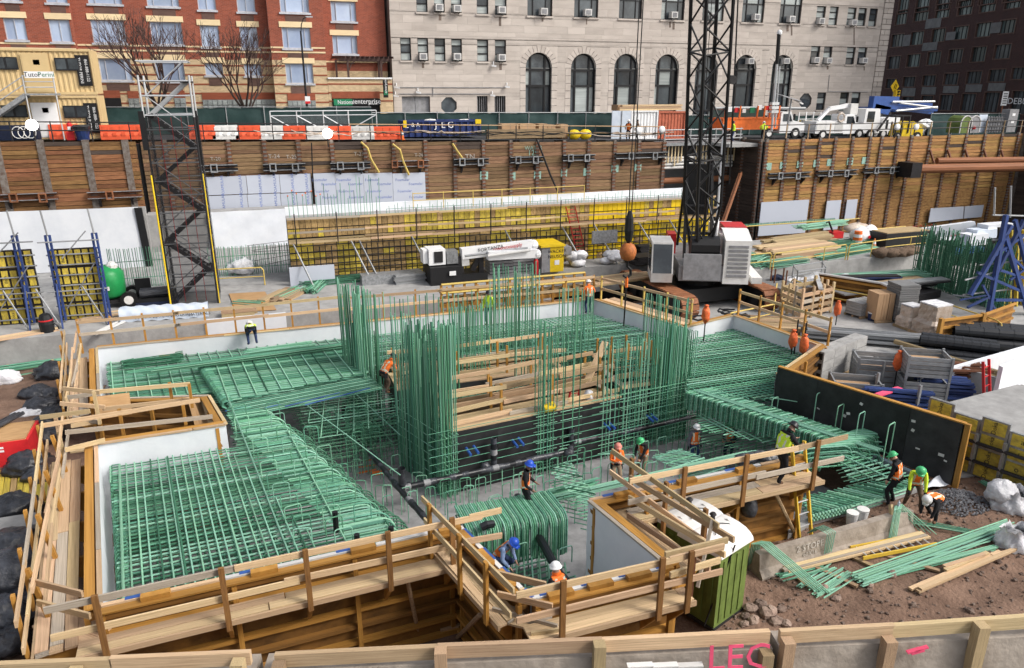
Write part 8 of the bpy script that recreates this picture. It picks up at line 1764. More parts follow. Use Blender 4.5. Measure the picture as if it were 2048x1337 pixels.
# ================================================================ people
def ik(a,t,l1,l2,hint):
 a,t=Vec(a),Vec(t);d=t-a;D=min(d.length,(l1+l2)*.995);d.normalize();t=a+d*D
 x=(l1*l1-l2*l2+D*D)/(2*D);h=math.sqrt(max(0,l1*l1-x*x));hv=Vec(hint);hv=(hv-d*hv.dot(d))
 hv=hv.normalized() if hv.length>1e-4 else d.orthogonal().normalized()
 return a+d*x+hv*h,t
def person(label,loc,yaw,lean=5,pel=.93,hands=((.28,.08,.80),(-.28,.08,.80)),feet=((.11,0),(-.11,0)),head=0,turn=0,shirt='hivis_orange',pants='cloth_denim',vest=None,helmet='helmet_white',skin='skin',glove=None,boot='boot',band=True,group=None,s=1.0,belt=False,sleeve=None):
 o=thing('person',loc,label,'person',group,rz=yaw)
 le=rad(lean);sp=Vec((0,math.sin(le),math.cos(le)));pv=Vec((0,-.12*math.sin(le),pel));nr=Vec((0,math.cos(le),-math.sin(le)))
 wa,ch,nk=pv+sp*.14,pv+sp*.36,pv+sp*.53;hl=rad(lean*.75+head);hs=Vec((math.sin(rad(turn))*.0,math.sin(hl),math.cos(hl)));hd1=nk+hs*.10+nr*.02;hd2=nk+hs*.23+nr*.02
 J=[pv,wa,ch,nk,hd1,hd2];Rr=[.150,.140,.165,.062,.092,.085];E_=[(0,1),(1,2),(2,3),(3,4),(4,5)];B=[(pv,wa,'p' if 0 else 's'),(wa,ch,'s'),(ch,nk,'s'),(nk,hd2,'h')]
 arms=[]
 for k,sx in((0,1),(1,-1)):
  sh=pv+sp*.47+Vec((sx*.185,0,0));el,ha=ik(sh,hands[k],.29,.27,Vec((sx*.6,-.6,-.3)));i=len(J)
  J+=[sh,el,ha];Rr+=[.078,.054,.040];E_+=[(2,i),(i,i+1),(i+1,i+2)];B+=[(sh,el,'a'),(el,ha,'a')];arms.append((el,ha))
 for k,sx in((0,1),(1,-1)):
  hp_=pv+Vec((sx*.095,0,-.06));an=Vec((feet[k][0],feet[k][1],.09+(feet[k][2] if len(feet[k])>2 else 0)));kn,an=ik(hp_,an,.43,.42,Vec((sx*.15,1,.1)));to=an+Vec((sx*.03,.16,-.045));i=len(J)
  J+=[hp_,kn,an,to];Rr+=[.105,.072,.052,.045];E_+=[(0,i),(i,i+1),(i+1,i+2),(i+2,i+3)];B+=[(hp_,kn,'l'),(kn,an,'l'),(an+(to-an)*.1,to,'f')]
 me=bpy.data.meshes.new('body');me.from_pydata([tuple(v) for v in J],E_,[]);t=bpy.data.objects.new('body_tmp',me);col.objects.link(t)
 t.modifiers.new('skin','SKIN');sl=me.skin_vertices[0].data
 for i,r in enumerate(Rr):sl[i].radius=(r*(1.25 if i in(1,2) else 1),r*(.86 if i in(1,2) else 1));sl[i].use_root=(i==0)
 t.modifiers[0].use_smooth_shade=True;sb=t.modifiers.new('sub','SUBSURF');sb.levels=2
 bpy.context.view_layer.update();dg=bpy.context.evaluated_depsgraph_get();m2=bpy.data.meshes.new_from_object(t.evaluated_get(dg));bpy.data.objects.remove(t)
 vs=[v.co.copy() for v in m2.vertices];fs=[tuple(p.vertices) for p in m2.polygons];ns=[p.normal.copy() for p in m2.polygons];vn=[v.normal.copy() for v in m2.vertices];bpy.data.meshes.remove(m2)
 b=MB();mm={'s':shirt,'a':sleeve or shirt,'l':pants,'f':boot,'h':skin};cls=[];o_=0
 b.v=list(vs)
 for f in fs:
  c=sum((vs[i] for i in f),Vec())/len(f);best=None
  for(p,q,k) in B:
   d=q-p;tt=max(0,min(1,(c-p).dot(d)/d.length_squared));dist=(c-p-d*tt).length-{'s':.13,'a':.05,'l':.085,'f':.05,'h':.075}[k]
   if best is None or dist<best[0]:best=(dist,k,tt)
  k=best[1]
  if k=='s' and(c-pv).dot(sp)<.02:k='l'
  cls.append((k,c));b.m(mm[k]);b.f.append(list(f));b.mi.append(b.cur)
 for(el,ha) in arms:
  d=(ha-el).normalized();sd_=d.orthogonal().normalized();u=d.cross(sd_);b.m(glove or skin);b.bar(ha-d*.02,ha+d*.09,.085,.034,up=u)
  for q in range(4):r0=ha+d*.085+d.cross(u)*(.03-.02*q);L_=(.055,.07,.066,.05)[q];b.tube([r0,r0+d*L_*.6-u*.008,r0+d*L_-u*.03],.0095,5,r2=.007)
  r0=ha+d*.02+d.cross(u)*.04;b.tube([r0,r0+d*.035+d.cross(u)*.025,r0+d*.07+d.cross(u)*.025-u*.01],.011,5,r2=.008)
 fc=nk+hs*.13+nr*.02;fw=(Vec((math.sin(rad(turn)),math.cos(hl)*math.cos(rad(turn)),-math.sin(hl)))).normalized();sx_=fw.cross(hs).normalized()
 b.m(skin).tube([fc+fw*.085+hs*.03,fc+fw*.118,fc+fw*.09-hs*.012],.014,5)
 for e in(-1,1):b.ball(fc+sx_*.088*e+hs*.01,.026,6,(.5,1,1.3))
 body=b.build('body',parent=o,smooth=True)
 g=MB().m('black')
 for e in(-1,1):g.ball(fc+fw*.088+sx_*.035*e+hs*.035,.013,6)
 g.bar(fc+fw*.09-hs*.045-sx_*.025,fc+fw*.09-hs*.045+sx_*.025,.01,.008).build('face_features',parent=o)
 if vest:
  v=MB();idx={}
  for f,(k,c),n in zip(fs,cls,ns):
   tt=(c-pv).dot(sp)
   if k=='s' and-.02<tt<.50 and abs(c.x)<.215:
    lat=abs(c.x);st=band and(.07<tt<.14 or.24<tt<.29 if 0 else(.06<tt<.125) or(.075<lat<.125 and tt>.14))
    v.m('reflect' if st else vest)
    ids=[]
    for i in f:
     if i not in idx:idx[i]=len(v.v);v.v.append(vs[i]+vn[i]*.018)
     ids.append(idx[i])
    v.f.append(ids);v.mi.append(v.cur)
  if v.v:v.build('vest',parent=o,smooth=True)
 if belt:MB().m('cloth_black').lathe(pv+sp*.04,[(.175,-.04),(.18,.04)],12).box(tuple(pv+Vec((.13,-.06,-.2))),tuple(pv+Vec((.21,.08,.0)))).box(tuple(pv+Vec((-.21,-.06,-.2))),tuple(pv+Vec((-.13,.08,.0)))).build('tool_belt',parent=o)
 if helmet:
  Mh=Mx((sx_,fw,sx_.cross(fw))).transposed().to_4x4() if 0 else Mx((sx_,hs.cross(sx_),hs)).transposed().to_4x4()
  h=MB().m(helmet).lathe(nk+hs*.215+nr*.02,[(.15,-.01),(.152,.005),(.128,.012),(.122,.05),(.10,.095),(.06,.125),(.01,.135)],14,Mh)
  c_=nk+hs*.215+nr*.02;h.extr([c_+sx_*x+fw*y for x,y in((-.1,.10),(-.07,.19),(.07,.19),(.1,.10))],hs*.012);h.build('hard_hat',parent=o,smooth=True)
 o.scale=(s,s,s);return o
D2=math.pi
person('person in an orange hooded jacket standing at the far deck corner, seen from behind',G(1177,627,1.05),-.1,8,hands=((.2,.25,1.05),(-.24,.2,1.02)),head=18,shirt='hivis_orange',vest='hivis_orange',helmet='helmet_white',pants='cloth_denim')
person('person in a yellow vest bending over the upper left deck, seen from behind',G(506,690,1.36),.1,98,pel=.86,hands=((.2,.5,.12),(-.15,.5,.10)),feet=((.17,.02),(-.17,-.02)),shirt='cloth_black',vest='hivis_yellow',helmet='helmet_white',belt=True)
person('person in a lime jacket half hidden behind the tall bars at the far deck',G(978,650,1.05),2.6,4,shirt='hivis_yellow',pants='cloth_denim',vest='hivis_yellow',helmet='helmet_black')
person('person in an orange shirt and brown trousers leaning into the tall bars',G(772,786,.55),-1.2,42,pel=.92,hands=((.12,.62,1.0),(-.05,.6,1.02)),feet=((.1,-.05),(-.1,.1)),shirt='hivis_orange',vest='hivis_orange',pants='cloth_brown',helmet='helmet_black',belt=True)
person('person in orange with a red white helmet and joined hands on the mud slab',G(1231,972,ZM+.1),D2-.25,3,hands=((.07,.26,1.12),(-.05,.27,1.12)),shirt='hivis_orange',vest='hivis_orange',pants='cloth_tan',helmet='helmet_red',belt=True,head=10)
person('person in a black hoodie, orange vest and green helmet on the mud slab',G(1284,953,ZM),D2/2+.5,20,hands=((.1,.42,.95),(-.1,.42,.9)),shirt='cloth_black',vest='hivis_orange',pants='cloth_tan',helmet='helmet_green',head=15)
person('person in a white hard hat and orange vest with arms hanging, facing us',G(1385,930,ZM+.1),D2-.1,2,hands=((.27,.05,.78),(-.27,.05,.78)),shirt='cloth_grey',vest='hivis_orange',pants='cloth_denim',helmet='helmet_white',glove='cloth_black',head=12)
person('person in navy overalls, orange vest and green helmet standing sideways',G(1457,924,ZM+.1),D2/2+.4,6,hands=((.15,.3,1.0),(-.12,.32,1.1)),shirt='navy',vest='hivis_orange',pants='navy',helmet='helmet_green',head=14)
person('person in a lime vest and black helmet reaching to the yellow ladder',G(1558,964,2.15),-D2/2+.15,16,hands=((.18,.46,1.08),(-.12,.5,1.14)),feet=((.1,-.16),(-.1,.14)),shirt='cloth_black',vest='hivis_yellow',pants='cloth_black',helmet='helmet_black',head=28)
person('person in black with a green helmet standing by the black panel',G(1783,1010,.02),D2/2-1.1,10,hands=((.22,.18,.75),(-.2,.2,.78)),feet=((.16,0),(-.14,.05)),shirt='cloth_black',vest='hivis_orange',pants='cloth_black',helmet='helmet_green',head=25,belt=True)
person('person in a lime shirt, orange vest and green helmet stooping on the dirt',G(1822,1016,.02),D2-.7,32,pel=.88,hands=((.2,.42,.55),(-.24,.4,.58)),feet=((.2,-.06),(-.22,.12)),shirt='hivis_yellow',vest='hivis_orange',pants='cloth_brown',helmet='helmet_green',head=20,glove='cloth_black')
person('person in a white helmet and orange vest bent double by the gravel heap',G(1866,1038,.02),D2/2+.25,88,pel=.78,hands=((.16,.5,.15),(-.14,.52,.15)),feet=((.15,-.12),(-.15,.18)),shirt='cloth_black',vest='hivis_orange',pants='cloth_black',helmet='helmet_white')
person('person in a blue helmet and black sleeves standing above the rounded bars',G(1050,1030,.35),-D2/2-.4,5,hands=((.22,.22,.95),(-.18,.28,1.0)),shirt='cloth_black',vest='hivis_orange',pants='cloth_black',helmet='helmet_blue',head=14)
person('person in a blue helmet and light blue sleeves crouching in the small near pit',G(1000,1142,.1),-D2/2-.9,42,pel=.5,hands=((.18,.42,.38),(-.1,.44,.42)),feet=((.16,.1),(-.16,-.05)),shirt='cloth_lightblue',vest='hivis_orange',pants='cloth_denim',helmet='helmet_blue',head=12)
pp=V(1120,1131,13.1);person('person in a white helmet and orange top standing in the small near pit',(pp.x,pp.y,pp.z-1.78),.25,14,hands=((.3,.3,1.0),(-.22,.25,.95)),shirt='hivis_orange',vest='hivis_orange',pants='cloth_black',helmet='helmet_white',sleeve='cloth_black')
for(x,Y,z,yw,sh,ve,he,pa,lab,le) in((1257,59.2,0,2.4,'cloth_black','hivis_orange','helmet_white','cloth_black','person in an orange vest and white helmet by the white container',4),(1277,59.4,0,1.2,'cloth_brown',None,'helmet_black','cloth_black','person in a brown jacket beside the worker in the orange vest on the street',10),(1467,57.6,-.55,1.4,'hivis_yellow','hivis_yellow','helmet_black','cloth_denim','person in a yellow shirt standing at the corner of the timber return wall',4),(1527,58.4,-.5,-.6,'hivis_yellow','hivis_yellow','helmet_white','cloth_black','person in a lime jacket stooping in front of the orange truck',35)):
 p=V(x,262,Y);zz=street(p.x)+z;person(lab,(p.x,Y,zz if z==0 else 7.6),yw,le,shirt=sh,vest=ve,helmet=he,pants=pa,hands=((.2,.28,1.0),(-.2,.25,.95)),band=False)
MB().m('concrete').box((A2[0]-3.2,55.6,7.3),(A2[0]+.2,60.0,7.58)).build('landing_slab',kind='structure',loc=(A2[0],57,7.3))
# ================================================================ dirt and foreground
_mats=[[(22.9,24.6),(70,22),(70,45),(27.6,37.5),(16.6,37.5),(16.6,34.2),(18.6,28.6),(22.0,29.6)],[(18.6,21.4),(20.9,15.6),(70,8),(70,21.95),(22.95,24.5)]]
poly_out=[(p.x,p.y) for p in OUT]
def ground_z(x,y):
 z=.06*noise.noise(Vec((x*.7,y*.7,0)))+.035*noise.noise(Vec((x*2.3,y*2.3,3)))+.02*noise.noise(Vec((x*5.5,y*5.5,9)))
 if x>9:z+=.06*math.sin((y-.14*x)*4.2)*max(0,min(1,(12.6-y)/1.5))+.05*noise.noise(Vec((x*1.3,y*3.1,2)))
 t=max(0,min(1,(9.3-x)/1.2))*max(0,min(1,(15.5-y)/1.5))*max(0,min(1,(x+5.5)/1.5));z-=.5*t
 if x<-6:z+=.25*max(0,min(1,(y-24)/6))*max(0,min(1,(36.5-y)/2))+.12*noise.noise(Vec((x*.4,y*.4,5)))
 return z-.03
st_=.28;b=MB().m('dirt');nx=int(66/st_);ny=int(33.0/st_);ids={}
for j in range(ny):
 for i in range(nx):
  x,y=-26+i*st_,5.2+j*st_;c=(x+st_/2,y+st_/2)
  if inside(poly_out,*c) or inside(_mats[0],*c) or inside(_mats[1],*c):continue
  f=[]
  for(ii,jj) in((i,j),(i+1,j),(i+1,j+1),(i,j+1)):
   k=(ii,jj)
   if k not in ids:xx,yy=-26+ii*st_,5.2+jj*st_;ids[k]=len(b.v);b.v.append(Vec((xx,yy,ground_z(xx,yy))))
   f.append(ids[k])
  b.f.append(f);b.mi.append(0)
b.build('ground',kind='structure',smooth=True,loc=(0,15,0))
MB().m('dirt').prism([(-60,-6),(60,-6),(60,38),(-60,38)],-2.3,-2.1).build('ground_base',kind='structure',loc=(0,10,-2.3))
MB().m('dirt').prism([(39.8,5),(70,5),(70,8),(39.8,14)],-.4,-.03).prism([(-60,5.2),(-25.9,5.2),(-25.9,37.6),(-60,37.6)],-.4,-.03).build('ground',kind='structure',loc=(0,5,0))
# small stones scattered on the dirt: a mass nobody could count
b=MB().m('rock')
for k in range(2000):
 x,y=(U(9.5,22),U(9.0,15.5)) if k<1700 else(U(-12,-5),U(15,33))
 if inside(poly_out,x,y):continue
 r=U(.015,.05) if rnd()<.93 else U(.05,.10);b.ball((x,y,ground_z(x,y)+r*.3),r,5,(U(.8,1.3),U(.8,1.2),.7),.2)
b.build('pebbles',kind='stuff',loc=(15,12,0),label='small stones scattered over the brown dirt')
k=0
for(x,y,r) in((1500,1222,.17),(1520,1212,.16),(1535,1228,.22),(1507,1243,.14),(1552,1240,.16),(1563,1218,.12),(1490,1236,.12),(1573,1246,.13),(1488,1250,.1),(1700,1160,.12),(1726,1155,.14),(1672,1196,.12),(1648,1178,.12),(1782,1150,.14),(1740,1172,.1)):
 p=G(x,y,0);p.z=ground_z(p.x,p.y);k+=1;MB().m('rock').ball(p+Vec((0,0,r*.35)),r,8,(U(1,1.35),U(.8,1.1),.75),.16).build('boulder',label=('brown stone in the heap at the foot of the green toilet' if k<10 else 'brown stone lying among the rebar bundles on the dirt'),cat='stone',group='stones beside the toilet' if k<10 else 'stones among the rebar',smooth=False)
o=MB().m('gravel')
for k in range(700):
 t=U(0,6.28);q=math.sqrt(rnd());c=G(1915,1005,0);x,y=c.x+math.cos(t)*q*1.0,c.y+math.sin(t)*q*.75;o.ball((x,y,.22*(1-q)+U(0,.03)),U(.025,.05),4,(1,1,.8),.2)
o.build('gravel_heap',label='low heap of grey gravel beside the bent workers',kind='stuff')
# ---- concrete barrier with chalk lettering
JP=[(-.30,0),(.30,0),(.30,.07),(.16,.30),(.10,.81),(-.10,.81),(-.16,.30),(-.30,.07)]
def jersey(name,label,a,b_,z0,segs=1,h=1.0,kind=None):
 o=thing(name,xy(lerp(a,b_,.5),z0),label,'barrier');a,b_=xy(a,z0),xy(b_,z0);d=(b_-a).normalized();n=Vec((-d.y,d.x,0))
 for i in range(segs):
  p,q=lerp(a,b_,i/segs)+d*.02,lerp(a,b_,(i+1)/segs)-d*.02;MB().m('barrier').extr([p+n*u+Vec((0,0,v*h)) for u,v in JP],q-p).build('segment',parent=o)
 return o,a,d,n
ja,jb=G(1512,1150,0),G(1812,1050,0);ja,jb=G(1508,1148,0),G(1815,1056,0);ja.z=jb.z=0
jo,a,d,n=jersey('concrete_barrier','old brown concrete road barrier with chalk writing lying before the workers',ja,jb,-.02,1,.82)
text_mesh('2 STOPE',.26,face_M(a+d*1.7-n*.150+Vec((0,0,.52)),d,Vec((0,0,1))+n*.12),'white_chalk','lettering',jo,ext=.002);text_mesh('60X16',.18,face_M(a+d*1.7-n*.175+Vec((0,0,.32)),d,Vec((0,0,1))+n*.12),'white_chalk','lettering',jo,ext=.002)
def bucket(p,lab):
 o=thing('bucket',p,lab,'bucket','white buckets by the barrier');MB().m('white_paint').lathe(p,[(.14,0),(.165,.30),(.172,.31),(.172,.35),(.16,.36),(.15,.30)],16).build('body',parent=o,smooth=False);MB().m('offwhite').lathe(p+Vec((0,0,.355)),[(.175,0),(.175,.03),(.1,.035)],16).build('lid',parent=o);MB().m('steel').tube([p+Vec((.17*math.cos(t),.17*math.sin(t),.25-.1*math.sin(t))) for t in[math.pi+i*.35 for i in range(10)]],.006,4).build('handle',parent=o)
bucket(G(1702,1047,0),'left of two white plastic buckets behind the concrete barrier');bucket(G(1723,1040,0),'right of two white plastic buckets behind the concrete barrier')
ladder('ladder','yellow fibreglass ladder leaning on the walkway beside the man in lime',G(1612,1092,0)+Vec((0,0,0)),G(1596,885,3.0),.46,'safety_yellow','alu',(1,.12,0),8)
a,b_=G(1712,1112,.05),G(1858,1084,.05);ladder('ladder','yellow ladder lying flat on the dirt among boards and rebar',a+Vec((0,0,.1)),b_+Vec((0,0,.1)),.5,'safety_yellow','alu',(b_-a).normalized().cross(Vec((0,0,1))),9)
def boards(name,label,items,mt='lumber',w_=.2,t=.05,cat='boards'):
 o=thing(name,G(*items[0][:2],.03),label,cat)
 for i,(x0,y0,x1,y1,*z) in enumerate(items):zz=z[0] if z else.04+.05*(i%3);board('board',G(x0,y0,zz),G(x1,y1,zz+U(0,.02)),w_,t,mt,o)
 return o
boards('board_stack','long pale boards lying in front of the concrete barrier',((1565,1135,1840,1066,.1),(1563,1139,1850,1070,.1),(1575,1142,1858,1073,.12),(1570,1136,1845,1066,.16),(1566,1140,1852,1070,.16)),w_=.12,t=.06)
boards('board_stack','pale boards lying at the right edge of the dirt',((1820,1178,2000,1103,.06),(1835,1183,2048,1090,.07),(1890,1140,1975,1105,.12),(1888,1133,1968,1108,.14),(1985,1112,2070,1088,.08),(1840,1178,2060,1085,.12)),w_=.11,t=.06)
boards('bearer_boards','short timber bearers half sunk in the dirt under the rebar',((1595,1155,1625,1180,.02),(1632,1135,1715,1173,.03),(1700,1112,1762,1140,.03),(1772,1112,1880,1142,.03),(1605,1160,1650,1180,.02)),'lumber_old',.12,.06)
def bars(label,items,n,r=.018,mt='rebar',w_=.3,lay=3):
 x0,y0,x1,y1=items;a,b_=G(x0,y0,.03),G(x1,y1,.03);o=thing('rebar_bundle',lerp(a,b_,.5),label,'rebar');d=(b_-a).normalized();s_=Vec((-d.y,d.x,0))
 for i in range(n):off=s_*U(-w_,w_)/2+Vec((0,0,(i%lay)*r*2));rod('bar',a+off+d*U(-.12,.12),b_+off*U(.6,1.2)+d*U(-.12,.12),r,mt if rnd()<.6 else 'rebar_lt',o)
 return o
bars('long pale green rebar bundle lying across the dirt on boards',(1715,1165,2020,1055),26,.02,'rebar_lt',.45,5);bars('thinner green rebar lying over the long bundle toward the sacks',(1720,1160,1985,1095),12,.018,'rebar',.3);bars('short green rebar bundle with visible cut ends on the dirt',(1622,1185,1690,1143),18,.02,'rebar_lt',.75,2);bars('few green bars in the dirt below the concrete barrier',(1560,1152,1640,1130),14,.018,'rebar',.5);bars('scattered thin green bars near the kneeling worker',(1810,1040,1945,1065),9,.014,'rebar',.5);bars('green bars at the right edge behind the white sacks',(1975,960,2060,1010),14,.02,'rebar',.9)
def hooks(label,pts_list,r=.014,mt='rebar_lt'):
 o=thing('hooked_bars',pts_list[0][0],label,'rebar')
 for pts in pts_list:MB().m(mt).tube(pts,r,5).build('bar',parent=o)
 return o
a,d_,n_2=Vec(ja),(jb-ja).normalized(),Vec((-(jb-ja).normalized().y,(jb-ja).normalized().x,0));P_j=lambda u,k,z:a+d_*u+n_2*k+Vec((0,0,z))
hooks('five green hooked bars hung over the middle of the concrete barrier',[[P_j(2.0+.07*i,.3,.55),P_j(2.05+.07*i,.1,.84),P_j(2.1+.07*i,-.12,.85),P_j(2.2+.07*i,-.2,.78),P_j(2.15+.06*i,-.24,.2)] for i in range(5)])
hooks('bunch of green bars draped over the right end of the concrete barrier',[[P_j(4.4+.06*i,-.35,.05),P_j(4.75+.05*i,-.1,.84),P_j(4.95+.05*i,.05,.86),P_j(5.5+.1*i,-.1-.1*i,.05)] for i in range(6)])
hooks('long green hooked bars hanging over the left end of the concrete barrier',[[P_j(.0+.05*i,.25,.1),P_j(-.1+.06*i,.1,.9),P_j(.05+.06*i,-.05,.92),P_j(.9+.06*i,-1.2-.05*i,.06),P_j(1.2+.1*i,-1.3,.03)] for i in range(6)],.018)
hooks('small coil of green hairpin bars lying at the far left on the dirt',[[G(8+4*i,840-i,.08+.02*i),G(25+3*i,800-i,.08),G(38+2*i,797,.08),G(34+2*i,812,.08),G(16+3*i,850,.08)] for i in range(6)],.02,'rebar')
board('timber_post',P_j(4.9,.15,.86),P_j(4.6,-.35,.0),.09,.09,'lumber',jo,up=(1,0,0))
o=thing('water_bottle',P_j(5.0,0,.8),'clear plastic bottle and black gloves resting on the barrier end','bottle');MB().m('tarp').lathe(P_j(5.05,.02,.8),[(.035,0),(.035,.16),(.012,.2),(.012,.23)],8).build('bottle',parent=o)
for i,(x,y,s_,lab) in enumerate(((2020,1015,1.0,'upper white bulk sack slumped at the right edge of the dirt'),(2025,1090,.9,'lower open white bulk sack with grey lining at the right edge'))):
 p=G(x,y,0);o=thing('bulk_sack',p,lab,'sack')
 def sf(u,v,p=p,s_=s_,i=i):t=6.2832*u;k=(.5+.06*math.sin(3*t+i)+.05*math.sin(7*t+5*v)+.04*math.sin(13*t+9*v))*s_*(1.1-.25*v+.1*math.sin(v*6));return p+Vec((k*math.cos(t),k*.8*math.sin(t),v*.62*s_+.07*math.sin(5*t)*v+.04*math.sin(9*t+2)*v))
 MB().m('sack').grid(sf,28,7).build('sack',parent=o,smooth=True)
 if i:MB().m('grey_paint').ball(p+Vec((0,0,.28)),.36,10,(1,.8,.5),.1).build('filling',parent=o,smooth=True)
 else:crumple(MB().m('sack'),p+Vec((-.15,.25,.42)),.46,(1.15,.8,.85)).build('fold',parent=o,smooth=True)
 # ---- portable toilets
def toilet(label,c,ang,roof='offwhite'):
 o=thing('portable_toilet',c,label,'portable toilet',rz=ang);w_=.58;hh=2.05
 MB().m('toilet_green').box((-w_,-w_,.1),(w_,w_,hh)).build('cabin',parent=o)
 for sx in(-1,1):
  for k in(-.38,-.13,.13,.38):MB().m('toilet_green').box((k-.06,sx*w_-.02 if sx>0 else-w_-.022,.2),(k+.06,sx*w_+.022 if sx>0 else-w_+.02,hh-.15)).build('side_rib',parent=o);MB().m('toilet_green').box((sx*w_-.022 if sx<0 else w_-.02,k-.06,.2),(sx*w_+.02 if sx<0 else w_+.022,k+.06,hh-.15)).build('side_rib',parent=o)
 MB().m('steel_dark').box((-w_-.03,-w_-.03,0),(w_+.03,w_+.03,.1)).build('base',parent=o)
 pts=[(-w_-.06,0),(-w_-.04,.08)]+[(-(w_-.02)*math.cos(t),.10+.20*math.sin(t)) for t in[math.pi*i/8 for i in range(1,8)]]+[(w_+.04,.08),(w_+.06,0)]
 MB().m(roof).extr([(-w_-.05,y,hh+z) for y,z in pts],(2*w_+.1,0,0)).build('roof',parent=o,smooth=False)
 MB().m('steel_dark').lathe((.2,.25,hh+.25),[(.06,0),(.06,.18),(.09,.19),(.05,.24)],10).build('vent_pipe',parent=o)
 for sx in(-1,1):MB().m('offwhite').tube([(sx*.45,-.5,hh+.1),(sx*.45,0,hh+.32),(sx*.45,.5,hh+.1)],.02,5).build('roof_rib',parent=o)
 MB().m('black').tube([(-.3,-.2,hh+.31),(0,.1,hh+.36),(.35,-.1,hh+.3),(.55,-.5,hh+.1),(.6,-.62,1.2)],.012,4).build('cord',parent=o);return o
t1_=toilet('nearer green portable toilet with a grey white domed roof under the guard boards',G(1425,1238,-.05)+Vec((.10,.35,0)),.35);toilet('portable toilet with a white domed roof tucked behind the nearer green one',G(1372,1195,0)+Vec((.1,.2,0)),.35,'offwhite')
Mt=Mx.Translation((.585+.03,-.1,1.72))@face_M((0,0,0),(0,1,0),(0,0,1));MB().m('white_paint').box((.605,-.36,1.58),(.612,.16,1.86)).build('logo_plate',parent=t1_);text_mesh('United',.2,Mt,'print_blue','lettering',t1_,ext=.002)
MB().m('black').tube([G(1470,1090,2.2),G(1408,1252,.1)],.02,5).build('tie_strap',label='black tie strap slanting across the green toilet',cat='strap')
# hanging black bags under the lime man
for x,y,lab in((1435,1010,'left of two black bags hanging beneath the right walkway'),(1497,1013,'right of two black bags hanging beneath the right walkway')):p=G(x,y+15,1.15);MB().m('black_plastic').lathe(p,[(.05,-.05),(.2,0),(.23,.2),(.18,.42),(.05,.52),(.03,.62)],10).build('hanging_bag',label=lab,cat='bag',smooth=True)
# ---- near street edge: barriers with board rail
NA,NB=G(0,1352,8.0),G(2048,1258,8.0)
def NL(x,y):return L(x,y,NA,NB)
nb_=thing('street_barrier',NL(1040,1320),'row of grey brown concrete barriers along the near street edge','barrier');dN=xy(NB-NA,0).normalized();nN=Vec((-dN.y,dN.x,0));zb0=7.2
ends=[NL(x,1300) for x in(-420,520,1540,2500)]
for p,q in zip(ends,ends[1:]):p,q=xy(p,zb0)+dN*.03,xy(q,zb0)-dN*.03;MB().m('barrier').extr([p+nN*(u*1.0)+Vec((0,0,v)) for u,v in JP],q-p).build('segment',parent=nb_)
text_mesh('LEC',.30,face_M(L(1478,1316,NA-nN*.19,NB-nN*.19),dN,Vec((0,0,1))+nN*.15),'pink_paint','lettering',nb_,ext=.003)
for x,y in((1826,1304),(1842,1300),(1834,1306)):p=L(x,y,NA-nN*.17,NB-nN*.17);MB().m('pink_paint').bar(p-dN*.05,p+dN*.05+Vec((0,0,.03)),.015,.03,up=nN).build('paint_mark',parent=nb_)
for x in(1280,1380,1330):p=L(x,1330,NA-nN*.18,NB-nN*.18);MB().m('offwhite').bar(p-dN*.1,p+dN*.1,.012,.05,up=nN).build('reflective_strip',parent=nb_)
nr_=thing('board_rail',NL(1040,1280),'pale timber board rail on short posts above the near barriers','railing')
for(x0,y0,x1,y1) in((-80,1326,235,1313),(232,1311,508,1299),(556,1304,878,1288),(876,1287,1200,1274),(1196,1275,1530,1258),(1550,1258,1775,1246),(1772,1247,2120,1223)):board('rail_board',NL(x0,y0)-nN*.08,NL(x1,y1)-nN*.08,.042,.115,'lumber',nr_)
for(x,y0,y1) in((487,1292,1345),(566,1298,1350),(168,1308,1350),(882,1270,1350),(1192,1258,1345),(1518,1275,1350),(1560,1252,1345),(1758,1250,1330),(1938,1222,1315)):p,q=NL(x,y0),NL(x,y1);q=xy(p,q.z);p-=nN*.16;q-=nN*.16;q.z-=.25;board('post',q,p,.09,.09,'lag_mid' if 0 else 'lumber_old',nr_,up=dN)
MB().m('asphalt').prism([(-30,-14),(40,-14),tuple((xy(NL(2900,1300),0)-nN*.1).to_2d()),tuple((xy(NL(-1500,1300),0)-nN*.1).to_2d())],zb0-.5,zb0).build('near_street',kind='structure',loc=(0,0,zb0))
MB().m('lag_mid').extr([xy(NL(-1500,1300),-2)+nN*.05,xy(NL(2900,1300),-2)+nN*.05,xy(NL(2900,1300),zb0-.02)+nN*.05,xy(NL(-1500,1300),zb0-.02)+nN*.05],nN*-.1).build('retaining_wall',label='timber retaining wall under the near street edge',cat='retaining wall')
